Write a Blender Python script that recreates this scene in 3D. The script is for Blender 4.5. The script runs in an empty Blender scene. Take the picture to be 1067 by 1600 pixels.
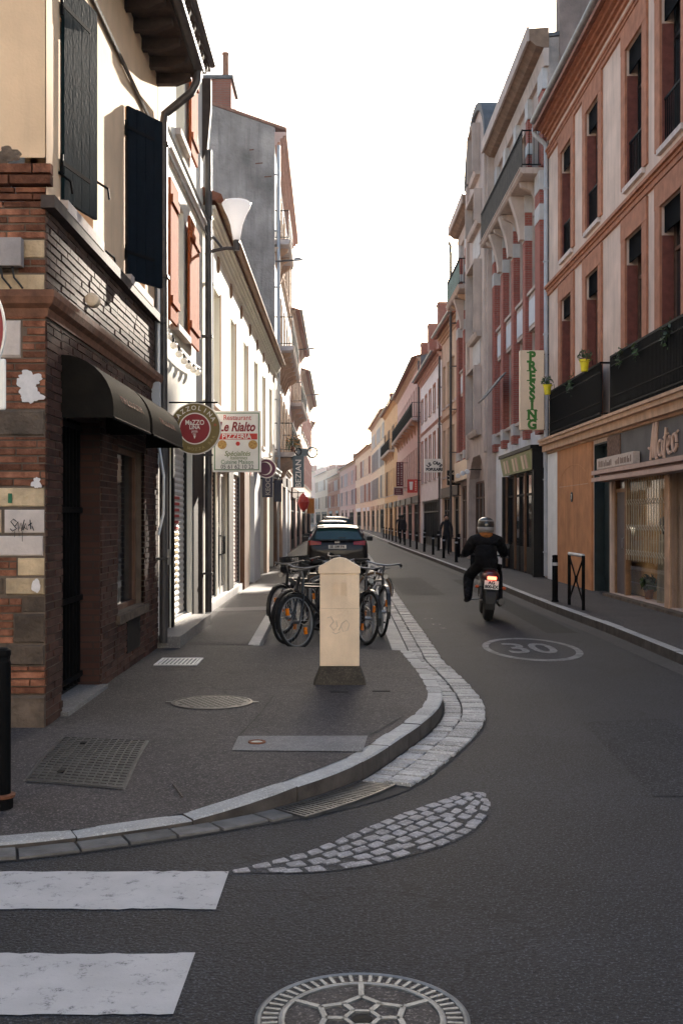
import bpy, bmesh, math, random
from mathutils import Vector, Matrix
R = math.radians
random.seed(7)
sc = bpy.context.scene
col = sc.collection

# ------------------------------------------------------------------ camera, sky, sun, exposure
cam_d = bpy.data.cameras.new('camera'); cam = bpy.data.objects.new('camera', cam_d); col.objects.link(cam)
cam.location = (0, 0, 1.7); cam.rotation_euler = (R(90), 0, 0)
cam_d.sensor_fit = 'VERTICAL'; cam_d.sensor_height = 36; cam_d.lens = 38.03
cam_d.shift_y = 10/1600; cam_d.clip_end = 6000; cam_d.clip_start = .05
sc.camera = cam
SUN_AZ, SUN_EL = 11.8, 18.0            # degrees right of the street axis, degrees above the horizon
w = bpy.data.worlds.new('World'); sc.world = w; w.use_nodes = True
nt = w.node_tree; nt.nodes.clear()
sky = nt.nodes.new('ShaderNodeTexSky'); sky.sky_type = 'NISHITA'; sky.sun_disc = False
sky.sun_elevation = R(SUN_EL); sky.sun_rotation = R(SUN_AZ); sky.air_density = 1.0; sky.dust_density = 1.8; sky.ozone_density = 1.0
bg = nt.nodes.new('ShaderNodeBackground'); bg.inputs[1].default_value = .10
wo = nt.nodes.new('ShaderNodeOutputWorld')
nt.links.new(sky.outputs[0], bg.inputs[0]); nt.links.new(bg.outputs[0], wo.inputs[0])
sun_d = bpy.data.lights.new('sun', 'SUN'); sun_d.energy = 5.0; sun_d.angle = R(.5); sun_d.color = (1, .9, .77)
sun = bpy.data.objects.new('sun', sun_d); col.objects.link(sun); sun.location = (20, 60, 40)
sd = Vector((math.sin(R(SUN_AZ))*math.cos(R(SUN_EL)), math.cos(R(SUN_AZ))*math.cos(R(SUN_EL)), math.sin(R(SUN_EL))))
sun.rotation_euler = sd.to_track_quat('Z', 'Y').to_euler()
vs = sc.view_settings
vs.view_transform = 'Standard'; vs.look = 'None'; vs.gamma = 1; vs.use_curve_mapping = False; vs.exposure = 1.92
sc.render.engine = 'CYCLES'
sc.cycles.use_denoising = True
sc.cycles.max_bounces = 8; sc.cycles.diffuse_bounces = 4; sc.cycles.glossy_bounces = 4
sc.cycles.sample_clamp_indirect = 15; sc.cycles.blur_glossy = 0.3

# ------------------------------------------------------------------ materials
MATS = {}
def mat(name, c, rough=.8, var=.2, scale=2.5, bump=.15, bscale=60, stain=0., spec=.3, metal=0., rnd=0, rndamt=.25, speck=0., emit=0, coat=0., c2=None, crack=0., dist=.01):
    """procedural surface: two-scale colour variation, rain streaks, fine relief"""
    if name in MATS: return MATS[name]
    m = bpy.data.materials.new(name); m.use_nodes = True; MATS[name] = m
    t = m.node_tree; N = t.nodes; L = t.links; b = N['Principled BSDF']
    if len(c) == 3: c = (*c, 1)
    geo = N.new('ShaderNodeNewGeometry')
    def noise(s, d=4, vec=None, r=.55):
        n = N.new('ShaderNodeTexNoise'); n.inputs['Scale'].default_value = s; n.inputs['Detail'].default_value = d; n.inputs['Roughness'].default_value = r
        L.new(vec or geo.outputs['Position'], n.inputs['Vector']); return n.outputs['Fac']
    def ramp(f, a, b_, lo=0., hi=1.):
        mr = N.new('ShaderNodeMapRange'); mr.inputs[1].default_value = a; mr.inputs[2].default_value = b_; mr.inputs[3].default_value = lo; mr.inputs[4].default_value = hi
        L.new(f, mr.inputs[0]); return mr.outputs[0]
    def mix(f, a, b_, mode='MIX'):
        x = N.new('ShaderNodeMix'); x.data_type = 'RGBA'; x.blend_type = mode
        if isinstance(f, (int, float)): x.inputs[0].default_value = f
        else: L.new(f, x.inputs[0])
        for i, v in ((6, a), (7, b_)):
            if isinstance(v, tuple): x.inputs[i].default_value = v
            else: L.new(v, x.inputs[i])
        return x.outputs[2]
    lo = tuple(x*(1-var) for x in c[:3]) + (1,)
    hi = (tuple(min(1, x*(1+var*.7)) for x in c[:3]) + (1,)) if c2 is None else (*c2, 1)
    out = mix(ramp(noise(scale, 6), .3, .7), lo, hi)
    if rnd:
        if rnd == 1: o = N.new('ShaderNodeObjectInfo').outputs['Random']
        else: o = geo.outputs['Random Per Island']
        k = ramp(o, 0, 1, 1-rndamt, 1+rndamt)
        cb = N.new('ShaderNodeCombineXYZ')
        for i in range(3): L.new(k, cb.inputs[i])
        x = N.new('ShaderNodeVectorMath'); x.operation = 'MULTIPLY'; L.new(out, x.inputs[0]); L.new(cb.outputs[0], x.inputs[1]); out = x.outputs[0]
    if stain:
        mp = N.new('ShaderNodeMapping'); mp.inputs['Scale'].default_value = (3.2, 3.2, .28); L.new(geo.outputs['Position'], mp.inputs[0])
        f = ramp(noise(1.6, 5, mp.outputs[0], .65), .48, .78, 0, stain)
        out = mix(f, out, tuple(x*.42 for x in c[:3]) + (1,))
    if speck:
        f = ramp(noise(75, 3, None, .75), .53, .64, 0, 1); f2 = ramp(noise(26, 4, None, .75), .38, .52, .75, 0); f3 = ramp(noise(.55, 6, None, .7), .42, .58, 0, .85*speck)
        out = mix(f3, out, tuple(x*.45 for x in c[:3]) + (1,))
        out = mix(f, out, tuple(min(1, x*(1+3.6*speck)+.014*speck) for x in c[:3]) + (1,))
        out = mix(f2, out, tuple(x*(1-.85*speck) for x in c[:3]) + (1,))
        if crack:                              # old gum and drips
            gv = N.new('ShaderNodeTexVoronoi'); gv.inputs['Scale'].default_value = 2.6; L.new(geo.outputs['Position'], gv.inputs['Vector'])
            gs = N.new('ShaderNodeSeparateColor'); L.new(gv.outputs['Color'], gs.inputs[0])
            ga = ramp(gv.outputs['Distance'], .05, .075, 1, 0); gm = N.new('ShaderNodeMath'); gm.operation = 'GREATER_THAN'; gm.inputs[1].default_value = .55; L.new(gs.outputs[0], gm.inputs[0])
            gp = N.new('ShaderNodeMath'); gp.operation = 'MULTIPLY'; L.new(ga, gp.inputs[0]); L.new(gm.outputs[0], gp.inputs[1])
            gq = N.new('ShaderNodeMath'); gq.operation = 'MULTIPLY'; gq.inputs[1].default_value = .55; L.new(gp.outputs[0], gq.inputs[0])
            out = mix(gq.outputs[0], out, tuple(x*(.45 if speck > .7 else 2.1) for x in c[:3]) + (1,))
    if crack:
        v = N.new('ShaderNodeTexVoronoi'); v.feature = 'DISTANCE_TO_EDGE'; v.inputs['Scale'].default_value = .8
        nz = N.new('ShaderNodeTexNoise'); nz.inputs['Scale'].default_value = 2.2; nz.inputs['Detail'].default_value = 5; L.new(geo.outputs['Position'], nz.inputs['Vector'])
        ad = N.new('ShaderNodeVectorMath'); ad.operation = 'MULTIPLY_ADD'; ad.inputs[1].default_value = (.9, .9, .9)
        L.new(nz.outputs['Color'], ad.inputs[0]); L.new(geo.outputs['Position'], ad.inputs[2]); L.new(ad.outputs[0], v.inputs['Vector'])
        f = ramp(v.outputs['Distance'], .004, .011, 1, 0)
        g = ramp(noise(.35, 2), .46, .56, 0, crack)
        mm = N.new('ShaderNodeMath'); mm.operation = 'MULTIPLY'; L.new(f, mm.inputs[0]); L.new(g, mm.inputs[1])
        out = mix(mm.outputs[0], out, tuple(x*.25 for x in c[:3]) + (1,))
    L.new(out, b.inputs['Base Color'])
    b.inputs['Roughness'].default_value = rough; b.inputs['Metallic'].default_value = metal
    b.inputs['Specular IOR Level'].default_value = spec
    if coat: b.inputs['Coat Weight'].default_value = coat; b.inputs['Coat Roughness'].default_value = .06
    if bump:
        bp = N.new('ShaderNodeBump'); bp.inputs['Strength'].default_value = bump; bp.inputs['Distance'].default_value = dist
        L.new(noise(bscale, 5), bp.inputs['Height']); L.new(bp.outputs[0], b.inputs['Normal'])
    if emit:
        b.inputs['Emission Color'].default_value = c; b.inputs['Emission Strength'].default_value = emit
    return m

def brick_mat(name, c1, c2, mortar, bw=.28, bh=.062, ms=.008, stain=.3, bump=.5):
    """brickwork too far away to tell the bricks apart"""
    if name in MATS: return MATS[name]
    m = bpy.data.materials.new(name); m.use_nodes = True; MATS[name] = m
    t = m.node_tree; N = t.nodes; L = t.links; b = N['Principled BSDF']
    geo = N.new('ShaderNodeNewGeometry'); sp = N.new('ShaderNodeSeparateXYZ'); L.new(geo.outputs['Position'], sp.inputs[0])
    ad = N.new('ShaderNodeMath'); L.new(sp.outputs[0], ad.inputs[0]); L.new(sp.outputs[1], ad.inputs[1])
    cb = N.new('ShaderNodeCombineXYZ'); L.new(ad.outputs[0], cb.inputs[0]); L.new(sp.outputs[2], cb.inputs[1])
    br = N.new('ShaderNodeTexBrick'); L.new(cb.outputs[0], br.inputs['Vector'])
    br.inputs['Scale'].default_value = 1; br.inputs['Brick Width'].default_value = bw; br.inputs['Row Height'].default_value = bh
    br.inputs['Mortar Size'].default_value = ms; br.inputs['Bias'].default_value = 0
    br.inputs['Color1'].default_value = (*c1, 1); br.inputs['Color2'].default_value = (*c2, 1); br.inputs['Mortar'].default_value = (*mortar, 1)
    n = N.new('ShaderNodeTexNoise'); n.inputs['Scale'].default_value = 1.3; n.inputs['Detail'].default_value = 6; L.new(geo.outputs['Position'], n.inputs['Vector'])
    mr = N.new('ShaderNodeMapRange'); mr.inputs[1].default_value = .42; mr.inputs[2].default_value = .7; mr.inputs[3].default_value = 0; mr.inputs[4].default_value = stain; L.new(n.outputs['Fac'], mr.inputs[0])
    x = N.new('ShaderNodeMix'); x.data_type = 'RGBA'; L.new(mr.outputs[0], x.inputs[0]); L.new(br.outputs['Color'], x.inputs[6]); x.inputs[7].default_value = tuple(v*.4 for v in c1) + (1,)
    L.new(x.outputs[2], b.inputs['Base Color']); b.inputs['Roughness'].default_value = .88; b.inputs['Specular IOR Level'].default_value = .2
    bp = N.new('ShaderNodeBump'); bp.inputs['Strength'].default_value = bump; bp.inputs['Distance'].default_value = .01; bp.invert = True
    L.new(br.outputs['Fac'], bp.inputs['Height']); L.new(bp.outputs[0], b.inputs['Normal'])
    return m

def glass_mat(name, tint=(.97, .98, .975), rough=.02):
    if name in MATS: return MATS[name]
    m = bpy.data.materials.new(name); m.use_nodes = True; MATS[name] = m
    t = m.node_tree; N = t.nodes; L = t.links; N.remove(N['Principled BSDF'])
    tr = N.new('ShaderNodeBsdfTransparent'); tr.inputs[0].default_value = (*tint, 1)
    gl = N.new('ShaderNodeBsdfGlossy'); gl.inputs['Roughness'].default_value = rough
    lw = N.new('ShaderNodeLayerWeight'); lw.inputs[0].default_value = .5
    pw = N.new('ShaderNodeMath'); pw.operation = 'POWER'; pw.inputs[1].default_value = 4.; L.new(lw.outputs['Facing'], pw.inputs[0])
    fr = N.new('ShaderNodeMath'); fr.operation = 'MULTIPLY_ADD'; fr.inputs[1].default_value = .7; fr.inputs[2].default_value = .03; L.new(pw.outputs[0], fr.inputs[0])
    mx = N.new('ShaderNodeMixShader'); L.new(fr.outputs[0], mx.inputs[0]); L.new(tr.outputs[0], mx.inputs[1]); L.new(gl.outputs[0], mx.inputs[2])
    L.new(mx.outputs[0], N['Material Output'].inputs[0]); return m

def translucent(name, c):
    m = mat(name, c, .3, .05, 6, 0, 50, spec=.5); t = m.node_tree; N = t.nodes; L = t.links
    tl = N.new('ShaderNodeBsdfTranslucent'); tl.inputs[0].default_value = (*c, 1); mx = N.new('ShaderNodeMixShader'); mx.inputs[0].default_value = .55
    L.new(N['Principled BSDF'].outputs[0], mx.inputs[1]); L.new(tl.outputs[0], mx.inputs[2]); L.new(mx.outputs[0], N['Material Output'].inputs[0]); return m
def worn_paint(name, c, under, amount=.5, scale=9):
    if name in MATS: return MATS[name]
    m = mat(name, c, .7, .12, 4, .25, 90, spec=.25)
    t = m.node_tree; N = t.nodes; L = t.links; b = N['Principled BSDF']
    src = b.inputs['Base Color'].links[0].from_socket
    geo = N.new('ShaderNodeNewGeometry')
    n = N.new('ShaderNodeTexNoise'); n.inputs['Scale'].default_value = scale; n.inputs['Detail'].default_value = 9; n.inputs['Roughness'].default_value = .72; L.new(geo.outputs['Position'], n.inputs['Vector'])
    mr = N.new('ShaderNodeMapRange'); mr.inputs[1].default_value = .62-.25*amount; mr.inputs[2].default_value = .74-.2*amount; L.new(n.outputs['Fac'], mr.inputs[0])
    n2 = N.new('ShaderNodeTexNoise'); n2.inputs['Scale'].default_value = 160; n2.inputs['Detail'].default_value = 2; L.new(geo.outputs['Position'], n2.inputs['Vector'])
    mr2 = N.new('ShaderNodeMapRange'); mr2.inputs[1].default_value = .35; mr2.inputs[2].default_value = .6; L.new(n2.outputs['Fac'], mr2.inputs[0])
    mu = N.new('ShaderNodeMath'); mu.operation = 'MULTIPLY'; L.new(mr.outputs[0], mu.inputs[0]); L.new(mr2.outputs[0], mu.inputs[1])
    x = N.new('ShaderNodeMix'); x.data_type = 'RGBA'; L.new(mu.outputs[0], x.inputs[0]); L.new(src, x.inputs[6]); x.inputs[7].default_value = (*under, 1)
    L.new(x.outputs[2], b.inputs['Base Color']); return m

ASPH = (.0150, .0162, .0208)
def M(k):
    if k in MATS: return MATS[k]
    P = dict(
     asphalt=lambda: mat(k, ASPH, .72, .35, 1.3, 1., 60, spec=.30, speck=.95, crack=.9, dist=.014),
     pave=lambda: mat(k, (.056, .047, .0455), .78, .3, 1.4, .7, 85, spec=.3, speck=.6, crack=.6, dist=.012),
     bay=lambda: mat(k, (.045, .042, .042), .75, .25, 1.5, .5, 150, spec=.3, speck=.4),
     concrete=lambda: mat(k, (.19, .175, .165), .8, .2, 3, .3, 120, spec=.3, speck=.25),
     granite=lambda: mat(k, (.36, .35, .335), .68, .22, 7, .45, 90, rnd=1, rndamt=.22, spec=.35, speck=.12),
     sett=lambda: mat(k, (0.36, 0.348, 0.336), .66, .25, 8, .5, 70, rnd=1, rndamt=.38, spec=.35, speck=.25),
     sett_many=lambda: mat(k, (0.36, 0.348, 0.336), .66, .25, 8, .5, 70, rnd=2, rndamt=.25, spec=.35),
     cobble=lambda: mat(k, (.25, .24, .245), .65, .4, 14, .8, 40, rnd=1, rndamt=.3, spec=.3, speck=.25),
     mortar=lambda: mat(k, (.045, .04, .036), .9, .3, 6, .5, 120),
     iron=lambda: mat(k, (.075, .072, .07), .5, .35, 12, .3, 150, metal=.6, spec=.5),
     iron_light=lambda: mat(k, (.20, .21, .215), .5, .3, 14, .25, 160, metal=.7, spec=.5),
     iron_black=lambda: mat(k, (0.003, 0.003, 0.0033), .65, .3, 8, .1, 100, spec=.08),
     rust=lambda: mat(k, (.16, .06, .03), .8, .4, 30, .4, 90),
     zinc=lambda: mat(k, (.28, .29, .30), .5, .2, 4, .1, 60, metal=.4, stain=.4),
     pipe_grey=lambda: mat(k, (.42, .43, .46), .5, .15, 3, .05, 60, stain=.5),
     pipe_dark=lambda: mat(k, (.06, .052, .05), .5, .3, 6, .1, 60, spec=.4),
     cream=lambda: mat(k, (0.792, 0.6, 0.408), .9, .12, 1.5, .25, 45, stain=.25),
     white_wall=lambda: mat(k, (0.85, 0.8064, 0.6944), .9, .08, 1.5, .2, 45, stain=.16),
     off_white=lambda: mat(k, (0.84, 0.816, 0.792), .85, .1, 2, .2, 45, stain=.35),
     pinkwall=lambda: mat(k, (.63, .48, .395), .9, .18, 1.3, .3, 50, stain=.5),
     brick_trim=lambda: mat(k, (.385, .165, .095), .88, .25, 5, .35, 45, stain=.35),
     tan_trim=lambda: mat(k, (0.552, 0.348, 0.228), .85, .22, 4, .3, 40, stain=.5),
     orange_wall=lambda: mat(k, (.50, .225, .10), .9, .22, 2.2, .4, 35, stain=.5),
     concrete_wall=lambda: mat(k, (0.504, 0.402, 0.348), .9, .2, 1.4, .3, 30, stain=.55),
     grey_render=lambda: mat(k, (0.3584, 0.3024, 0.2688), .95, .5, .8, .9, 10, stain=.75, dist=.05),
     grey_white=lambda: mat(k, (0.6, 0.6, 0.624), .9, .12, 2, .2, 40, stain=.35),
     beige_wall=lambda: mat(k, (0.6, 0.426, 0.3), .9, .12, 2, .2, 40, stain=.25),
     rose_wall=lambda: mat(k, (0.624, 0.396, 0.324), .9, .12, 2, .2, 40, stain=.25),
     ochre_wall=lambda: mat(k, (0.66, 0.384, 0.192), .9, .14, 2, .2, 40, stain=.3),
     eave_wood=lambda: mat(k, (.045, .028, .02), .8, .4, 9, .3, 40, spec=.2),
     soffit=lambda: mat(k, (0.24, 0.156, 0.108), .85, .3, 4, .3, 30, stain=.3),
     roof=lambda: mat(k, (.26, .11, .07), .9, .3, 6, .6, 12, dist=.05),
     slate=lambda: mat(k, (.10, .10, .105), .8, .25, 3, .4, 20, stain=.3),
     chimney=lambda: brick_mat(k, (.34, .10, .06), (.26, .075, .045), (.2, .14, .11)),
     brick_r2=lambda: brick_mat(k, (.37, .10, .075), (.28, .075, .055), (.28, .2, .17), .22, .065, .006, .25),
     brick_dark=lambda: brick_mat(k, (.085, .038, .028), (.06, .028, .022), (.05, .035, .03)),
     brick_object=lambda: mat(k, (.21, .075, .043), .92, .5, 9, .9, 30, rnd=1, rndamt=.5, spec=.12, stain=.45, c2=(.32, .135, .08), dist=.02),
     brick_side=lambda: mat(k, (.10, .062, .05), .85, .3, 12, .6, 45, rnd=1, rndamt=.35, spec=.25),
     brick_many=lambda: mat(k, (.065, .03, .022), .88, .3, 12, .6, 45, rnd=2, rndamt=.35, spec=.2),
     stone_cream=lambda: mat(k, (0.5152, 0.3752, 0.2352), .92, .3, 7, .9, 20, stain=.45, rnd=1, rndamt=.18, dist=.02),
     stone_pale=lambda: mat(k, (0.56, 0.4704, 0.4256), .88, .18, 7, .5, 30, rnd=1, rndamt=.06, stain=.25),
     stone_brown=lambda: mat(k, (.12, .085, .062), .92, .5, 5, 1., 18, rnd=1, rndamt=.25, stain=.4, dist=.03),
     paper=lambda: mat(k, (.68, .62, .60), .9, .1, 20, .3, 40),
     glass=lambda: mat(k, (.016, .019, .021), .05, .3, 1.2, .03, 1.5, spec=.6),
     glass_curtain=lambda: mat(k, (.24, .23, .22), .12, .35, 3, 0, 1, spec=.6),
     shop_glass=lambda: glass_mat(k),
     frame_white=lambda: mat(k, (.62, .60, .56), .6, .12, 8, .1, 60, stain=.2),
     frame_dark=lambda: mat(k, (.012, .011, .010), .5, .3, 8, .1, 60),
     frame_brown=lambda: mat(k, (.13, .065, .04), .6, .3, 8, .2, 50, stain=.3),
     wood_red=lambda: mat(k, (.36, .09, .03), .9, .2, 10, .25, 30, stain=.3, spec=.04),
     blue_shutter=lambda: mat(k, (.004, .014, .019), .7, .25, 7, .3, 30, stain=.25, spec=.06),
     navy_shutter=lambda: mat(k, (.004, .008, .013), .7, .25, 7, .3, 30, spec=.06),
     shutter_tan=lambda: mat(k, (.36, .22, .13), .9, .2, 6, .2, 40, stain=.3, spec=.06),
     shutter_white=lambda: mat(k, (.62, .62, .62), .7, .1, 6, .15, 40, stain=.25),
     shutter_red=lambda: mat(k, (.36, .09, .07), .7, .2, 6, .15, 40, stain=.25),
     shutter_grey=lambda: mat(k, (.27, .27, .29), .7, .15, 6, .15, 40, stain=.25),
     shutter_brown=lambda: mat(k, (.12, .06, .04), .7, .2, 6, .15, 40, stain=.25),
     roller=lambda: mat(k, (0.6944, 0.6496, 0.5824), .55, .12, 3, .1, 50, stain=.3, spec=.4),
     roller_pink=lambda: mat(k, (0.7168, 0.56, 0.4816), .55, .12, 3, .1, 50, stain=.25, spec=.4),
     awning_black=lambda: mat(k, (0.0042, 0.0045, 0.0051), .7, .3, 5, .3, 22, spec=.1),
     black=lambda: mat(k, (0.0042, 0.0042, 0.0042), .7, .3, 5, .1, 50, spec=.15),
     near_black=lambda: mat(k, (0.0066, 0.006, 0.0057), .6, .4, 5, .15, 40, spec=.2),
     riser_dark=lambda: mat(k, (.075, .063, .056), .85, .4, 6, .5, 60, spec=.2),  # darker tone for the side faces of the kerb stones
     band_stone=lambda: mat(k, (0.504, 0.48, 0.468), .85, .15, 4, .2, 45, stain=.35),
     teal_door=lambda: mat(k, (.016, .028, .030), .5, .3, 5, .15, 40),
     dark_wood=lambda: mat(k, (.030, .019, .014), .6, .4, 6, .3, 30),
     brown_wood=lambda: mat(k, (.16, .075, .035), .6, .3, 6, .3, 30),
     gold=lambda: mat(k, (.42, .32, .15), .5, .4, 14, .1, 40, c2=(.30, .36, .16)),
     pillar=lambda: mat(k, (0.768, 0.582, 0.414), .85, .12, 4, .35, 70, stain=.28),
     pillar_cap=lambda: mat(k, (.68, .58, .48), .8, .07, 6, .2, 110),
     plinth=lambda: mat(k, (.055, .045, .034), .95, .35, 9, .8, 40, speck=.3),
     sign_white=lambda: mat(k, (0.85, 0.8176, 0.7616), .45, .06, 6, 0, 50, spec=.4),
     sign_cream=lambda: mat(k, (0.7392, 0.5824, 0.4256), .6, .08, 3, .05, 50, stain=.12),
     red_paint=lambda: mat(k, (.24, .008, .016), .4, .1, 8, 0, 50, spec=.4),
     red_bright=lambda: mat(k, (.55, .03, .02), .4, .1, 8, 0, 50, spec=.4),
     olive=lambda: mat(k, (.17, .115, .03), .4, .12, 8, 0, 50, spec=.4),
     green=lambda: mat(k, (.05, .16, .04), .5, .15, 8, 0, 50),
     green_letter=lambda: mat(k, (.045, .17, .025), .45, .2, 14, 0, 50),
     olive_letter=lambda: mat(k, (.20, .24, .06), .5, .15, 8, 0, 50),
     ink=lambda: mat(k, (.018, .018, .02), .5, .2, 8, 0, 50),
     grey_ink=lambda: mat(k, (.30, .28, .26), .6, .2, 8, 0, 50),
     pink_letter=lambda: mat(k, (.60, .40, .30), .5, .1, 8, 0, 50),
     pizza=lambda: mat(k, (.55, .22, .06), .6, .4, 40, 0, 50, c2=(.65, .45, .15)),
     slate_sign=lambda: mat(k, (.10, .14, .16), .5, .12, 8, 0, 50),
     purple=lambda: mat(k, (.10, .012, .05), .4, .2, 8, 0, 50),
     navy=lambda: mat(k, (.022, .024, .05), .5, .2, 8, 0, 50),
     dark_red=lambda: mat(k, (.14, .012, .02), .5, .2, 8, 0, 50),
     yellow=lambda: mat(k, (.75, .62, .02), .45, .1, 8, 0, 50),
     l1_mortar=lambda: mat(k, (.125, .092, .07), .95, .3, 6, .5, 90),
     dull_black=lambda: mat(k, (0.0036, 0.0036, 0.0039), .9, .3, 6, .2, 40, spec=.04),
     sett_dark=lambda: mat(k, (.12, .112, .105), .8, .35, 8, .6, 50, rnd=1, rndamt=.3, spec=.25),
     sun_glass=lambda: mat(k, (.10, .10, .10), .16, .2, 3, 0, 1, spec=.5),
     leaf=lambda: mat(k, (.055, .09, .03), .6, .4, 20, .1, 50, rnd=2, rndamt=.5),
     terracotta=lambda: mat(k, (.30, .13, .07), .8, .2, 10, .2, 50),
     rubber=lambda: mat(k, (.012, .012, .012), .75, .2, 12, .2, 80, spec=.3),
     chrome=lambda: mat(k, (.30, .30, .31), .35, .2, 12, 0, 80, metal=1, spec=.5),
     bike_black=lambda: mat(k, (.014, .014, .015), .3, .2, 8, 0, 80, spec=.5),
     bike_white=lambda: mat(k, (.55, .55, .55), .3, .1, 8, 0, 80, spec=.5),
     reflector=lambda: mat(k, (.75, .20, .01), .25, .1, 20, 0, 80, spec=.6),
     red_lamp=lambda: mat(k, (.35, .015, .01), .2, .1, 20, 0, 80, spec=.6),
     brake_lit=lambda: mat(k, (1, .12, .06), .3, .05, 20, 0, 80, emit=2.2),
     car_dark=lambda: mat(k, (.006, .003, .003), .4, .1, 3, 0, 80, spec=.3, coat=.25),
     car_white=lambda: mat(k, (.55, .55, .55), .25, .05, 3, 0, 80, spec=.5, coat=1),
     car_silver=lambda: mat(k, (.38, .39, .40), .25, .05, 3, 0, 80, spec=.5, coat=1, metal=.3),
     car_glass=lambda: mat(k, (.012, .045, .045), .08, .2, 1, 0, 1, spec=.8),
     plastic=lambda: mat(k, (.02, .02, .02), .55, .2, 10, .1, 80),
     jacket=lambda: mat(k, (.006, .006, .0075), .85, .4, 12, 1., 9, dist=.06, spec=.15),
     jacket_many=lambda: mat(k, (.016, .016, .02), .8, .4, 9, .3, 16),
     scarf=lambda: mat(k, (.24, .085, .018), .85, .3, 30, .6, 60),
     helmet=lambda: mat(k, (.012, .012, .012), .35, .2, 8, 0, 60, coat=.8),
     helmet_band=lambda: mat(k, (.24, .23, .225), .35, .1, 8, 0, 60, coat=.5),
     skin=lambda: mat(k, (.42, .24, .17), .6, .1, 20, .1, 60),
     lamp_glass=lambda: translucent(k, (.86, .86, .88)),
     bulb=lambda: translucent(k, (.88, .85, .8)),
     hill=lambda: mat(k, (.10, .12, .085), .95, .4, .02, 0, .1),
     warm_interior=lambda: mat(k, (.62, .28, .08), .85, .35, 2.2, .2, 20, c2=(.75, .42, .15)),
     cloth_cream=lambda: mat(k, (.36, .29, .20), .9, .25, 6, .4, 20),
     poster=lambda: mat(k, (.20, .08, .22), .5, .6, 9, 0, 20, c2=(.55, .36, .5)),
     fabric_white=lambda: mat(k, (0.8064, 0.7392, 0.672), .9, .1, 6, .2, 50),
     fabric_red=lambda: mat(k, (.5, .04, .03), .9, .1, 6, .2, 50),
     teal_glass=lambda: mat(k, (.10, .22, .20), .6, .3, 3, 0, 50, spec=.15),
     flower=lambda: mat(k, (.55, .05, .12), .6, .3, 30, 0, 50, c2=(.7, .5, .05)),
     bronze=lambda: mat(k, (.25, .13, .06), .5, .3, 6, .1, 50),
    )
    return P[k]()

# ------------------------------------------------------------------ mesh helpers
def base_loc(o):
    v = Vector((0, 0, 0))
    while o is not None: v += o.location; o = o.parent
    return v

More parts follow.
